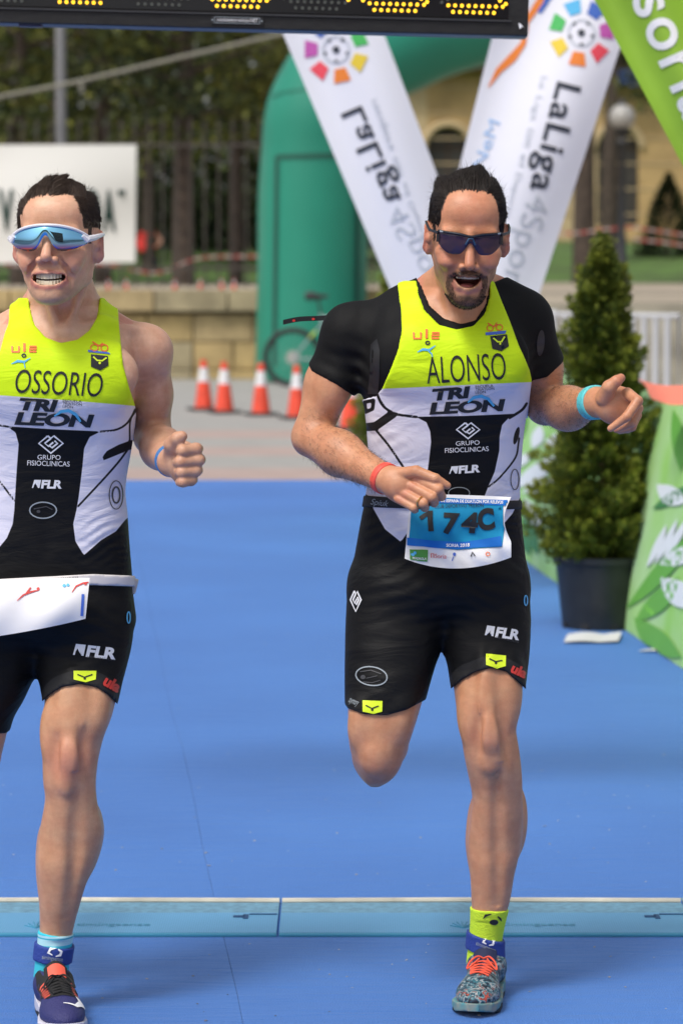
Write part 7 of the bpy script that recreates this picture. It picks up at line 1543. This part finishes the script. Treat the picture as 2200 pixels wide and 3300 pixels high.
# person in red leaning on the railing
def far_person():
    Y = 80.0; p = lambda u, v, dy=0: P(u, v, Y + dy); pr = []
    pr += chain([p(478, 762), p(472, 800), p(486, 848)], [.17, .155, .16], k=.06) + chain([p(486, 740), p(490, 722, -.02)], [.06, .09], k=.03) + [el(p(490, 712, -.03), (.08, .10, .115), k=.02)]
    for s in (-1, 1): pr += chain([p(486 + s * 11, 850), p(484 + s * 15, 882, -.03), p(480 + s * 17, 908, .02)], [.10, .07, .045], k=.03) + [el(p(480 + s * 18, 909, -.08), (.05, .13, .04), k=.02)]
    pr += chain([p(500, 758), p(520, 782), p(508, 800, -.2)], [.055, .045, .035], k=.03) + [el(p(506, 801, -.24), (.04, .05, .03), k=.02)] + chain([p(458, 760), p(446, 790), p(456, 812, -.2)], [.055, .045, .035], k=.03) + [el(p(457, 814, -.24), (.04, .05, .03), k=.02)]
    lo, hi = bounds(pr, .05); ax = tuple(axis(a, b, .014) for a, b in zip(lo, hi)); V, Q = surface(ax, field(ax, [(pr, 0)], .05)); b0 = np.array([P(484, 900, Y)[0], Y, TZ]); V[:, 2] += TZ - V[:, 2].min() + .004 ; dz = 0
    o = mesh_np('person', V - b0, Q, mat('far_skin', (.50, .27, .18), rough=.6)); o.location = Vector(b0.tolist()); tag(o, 'person in a red vest and dark shorts standing on the terrace', 'person')
    sh = TZ + .004 - lo[2] * 0; zmin = float(V[:, 2].min()); gr = [(pr, 0)]; lift = float(V[:, 2].max() - (bounds(pr, 0)[1][2]))
    zc = lambda v: P(484, v, Y)[2]
    def cl(nm, a, b, off, m, xl, xr):
        g = garment(nm, gr, off, lambda X, Yy, Z: np.maximum(np.maximum(Z - zc(a), zc(b) - Z), np.maximum(X - P(xr, 800, Y)[0], P(xl, 800, Y)[0] - X)) + 0 * Yy, lo, hi, .014, m, o); me = g.data; q = verts(g); q[:, 2] += lift; me.vertices.foreach_set('co', q.astype(np.float32).ravel()); me.update()
    cl('vest', 742, 838, .018, mat('red_vest', (.70, .04, .03), rough=.7), 440, 505); cl('shorts', 836, 884, .022, mat('dark_shorts', (.02, .022, .03), rough=.7), 440, 530); cl('hair', 690, 716, .012, M_HAIR, 470, 512)
far_person()
# globe lamps
M_IRON = mat('cast_iron', (.018, .019, .022), rough=.5); M_GLOBE = mat('opal_globe', (.34, .33, .31), rough=.35)
def globe_lamp(u, v, Y, z0, label, r=.24):
    c = P(u, v, Y); t = thing('street_lamp', label, 'street lamp', (c[0], Y, z0), group='globe lamps in the park'); h = float(c[2])
    MB().lathe([(.16, 0), (.16, .25), (.11, .32), (.10, .9), (.075, 1.0), (.06, h - z0 - r - .3), (.11, h - z0 - r - .22), (.06, h - z0 - r - .15), (.15, h - z0 - r + .04)], (c[0], Y, z0), 16).build('post', M_IRON, t, smooth=True); MB().lathe([(r * math.sin(a), -r * math.cos(a)) for a in np.linspace(.3, math.pi - .02, 14)], c, 20).build('globe', M_GLOBE, t, smooth=True); MB().lathe([(.09, r - .02), (.05, r + .06), (.0, r + .12)], c, 12).build('finial', M_IRON, t, smooth=True)
globe_lamp(2003, 378, 60, TZ, 'cast iron street lamp with an opal globe beside the path'); globe_lamp(1886, 690, 140, 2.2, 'small far globe lamp among the trunks', .30)
# sandstone building with arched windows
def building():
    Y = 122.0; sc = F_PX / Y; X = lambda u: (u - 1100) / sc; Z = lambda v: CAM_H + (HOR_V - v) / sc; t = thing('sandstone_building', 'ochre sandstone building with arched windows and brown eaves', 'building', (9, Y, 1.8)); x0, x1 = X(1180), X(2750); z0, z1 = 1.6, Z(235)
    ms = mat('ochre_ashlar', (.50, .34, .15), rough=.85, noise=(.9, .3)); br = mat('brown_stucco', (.30, .15, .075), rough=.85, noise=(.7, .3)); pale = mat('pale_ashlar', (.55, .42, .24), rough=.85, noise=(.8, .25)); dk = mat('window_dark', (.05, .045, .04), rough=.4); wd = mat('eave_brown', (.09, .05, .03), rough=.8)
    wins = [(X(u), .78) for u in (1440, 1700, 1985, 2290, 2590)]; zs, za = 3.1, Z(480)
    MB().box(((x0 + x1) / 2, Y + 4.4, (z0 + z1) / 2), (x1 - x0, 8, z1 - z0)).build('inner_wall', br, t)
    # facade skin between and above the openings, so that each window is a real recess
    xs = [x0] + [q for x, r in wins for q in (x - r, x + r)] + [x1]
    for i in range(0, len(xs), 2): MB().box(((xs[i] + xs[i + 1]) / 2, Y + .15, (z0 + z1) / 2), (xs[i + 1] - xs[i], .5, z1 - z0)).build('wall_pier', ms if i % 4 else pale, t)
    for x, r in wins:
        MB().box((x, Y + .15, (z0 + zs) / 2), (2 * r, .5, zs - z0)).build('wall_sill', ms, t); n = 12; top = [(x + r * math.cos(a), za + r * math.sin(a)) for a in np.linspace(0, math.pi, n + 1)]; V = []; Fs = []
        for q, (a, b) in enumerate(top): V += [(a, Y - .1, b), (a, Y - .1, z1), (a, Y + .4, b), (a, Y + .4, z1)]
        for q in range(n): c = 4 * q; Fs += [(c, c + 1, c + 5, c + 4), (c + 2, c + 6, c + 7, c + 3), (c, c + 4, c + 6, c + 2)]
        MB().add(V, Fs).build('arch_spandrel', ms, t)
        w = MB().box((x, Y + .34, (zs + za + r) / 2), (2 * r, .04, za + r - zs)).build('window', dk, t); MB().box((x, Y + .30, (zs + za + r) / 2), (.07, .05, za + r - zs)).build('mullion', wd, w); MB().box((x, Y + .30, za), (2 * r, .05, .07)).build('transom', wd, w)
        MB().tube([(x + (r + .12) * math.cos(a), Y - .13, za + (r + .12) * math.sin(a)) for a in np.linspace(0, math.pi, 13)], .13, 6).build('arch_moulding', pale, t, smooth=True)
    for k in range(9): z = z0 + k * .95; MB().box(((x0 + x1) / 2, Y - .115, z), (x1 - x0, .03, .05)).build('string_course', pale, t)
    MB().box(((x0 + x1) / 2, Y - .35, z1 + .25), (x1 - x0 + .8, 1.4, .5)).build('cornice', wd, t); rf = MB().add([(x0 - .8, Y - 1.3, z1 + .5), (x1 + .8, Y - 1.3, z1 + .5), (x1 - 2, Y + 4.5, z1 + 3.4), (x0 + 2, Y + 4.5, z1 + 3.4), (x0 - .8, Y + 9, z1 + .5), (x1 + .8, Y + 9, z1 + .5)], [(0, 1, 2, 3), (3, 2, 5, 4), (0, 3, 4), (1, 5, 2), (0, 4, 5, 1)]).build('roof', mat('brown_tiles', (.20, .10, .06), rough=.85, noise=(2, .4)), t)
    MB().box((X(2030), Y - 1.12, Z(262)), (2.0, .06, .6)).build('sign_board', mat('blue_sign', (.02, .05, .16), rough=.5), t)
building()
# buildings across the street behind the photographer: they darken the horizon and show in the mirrored glasses
def block(x, y, w, d, h, label, col):
    t = thing('apartment_building', label, 'building', (x, y, 0)); m = mat('render_' + label.split()[0], col, rough=.85, noise=(.6, .2)); MB().box((x, y, h / 2), (w, d, h)).build('wall', m, t); g = bpy.data.materials.get('block_glass') or mat('block_glass', (.03, .035, .04), rough=.1); f = y + d / 2
    for i in range(int(w / 2.6)):
        for j in range(int(h / 3.0)): MB().box((x - w / 2 + 1.4 + i * 2.6, f + .02, 1.6 + j * 3.0), (1.2, .12, 1.5)).build('window', g, t)
    MB().box((x, y, h + .2), (w + .6, d + .6, .4)).build('roof', mat('roof_' + label.split()[0], (.2, .19, .18), rough=.9), t)
block(-15, -32, 14, 10, 13, 'cream apartment block across the street from the finish', (.50, .44, .34)); block(9, -36, 18, 10, 16, 'brick apartment block across the street from the finish', (.34, .20, .14))
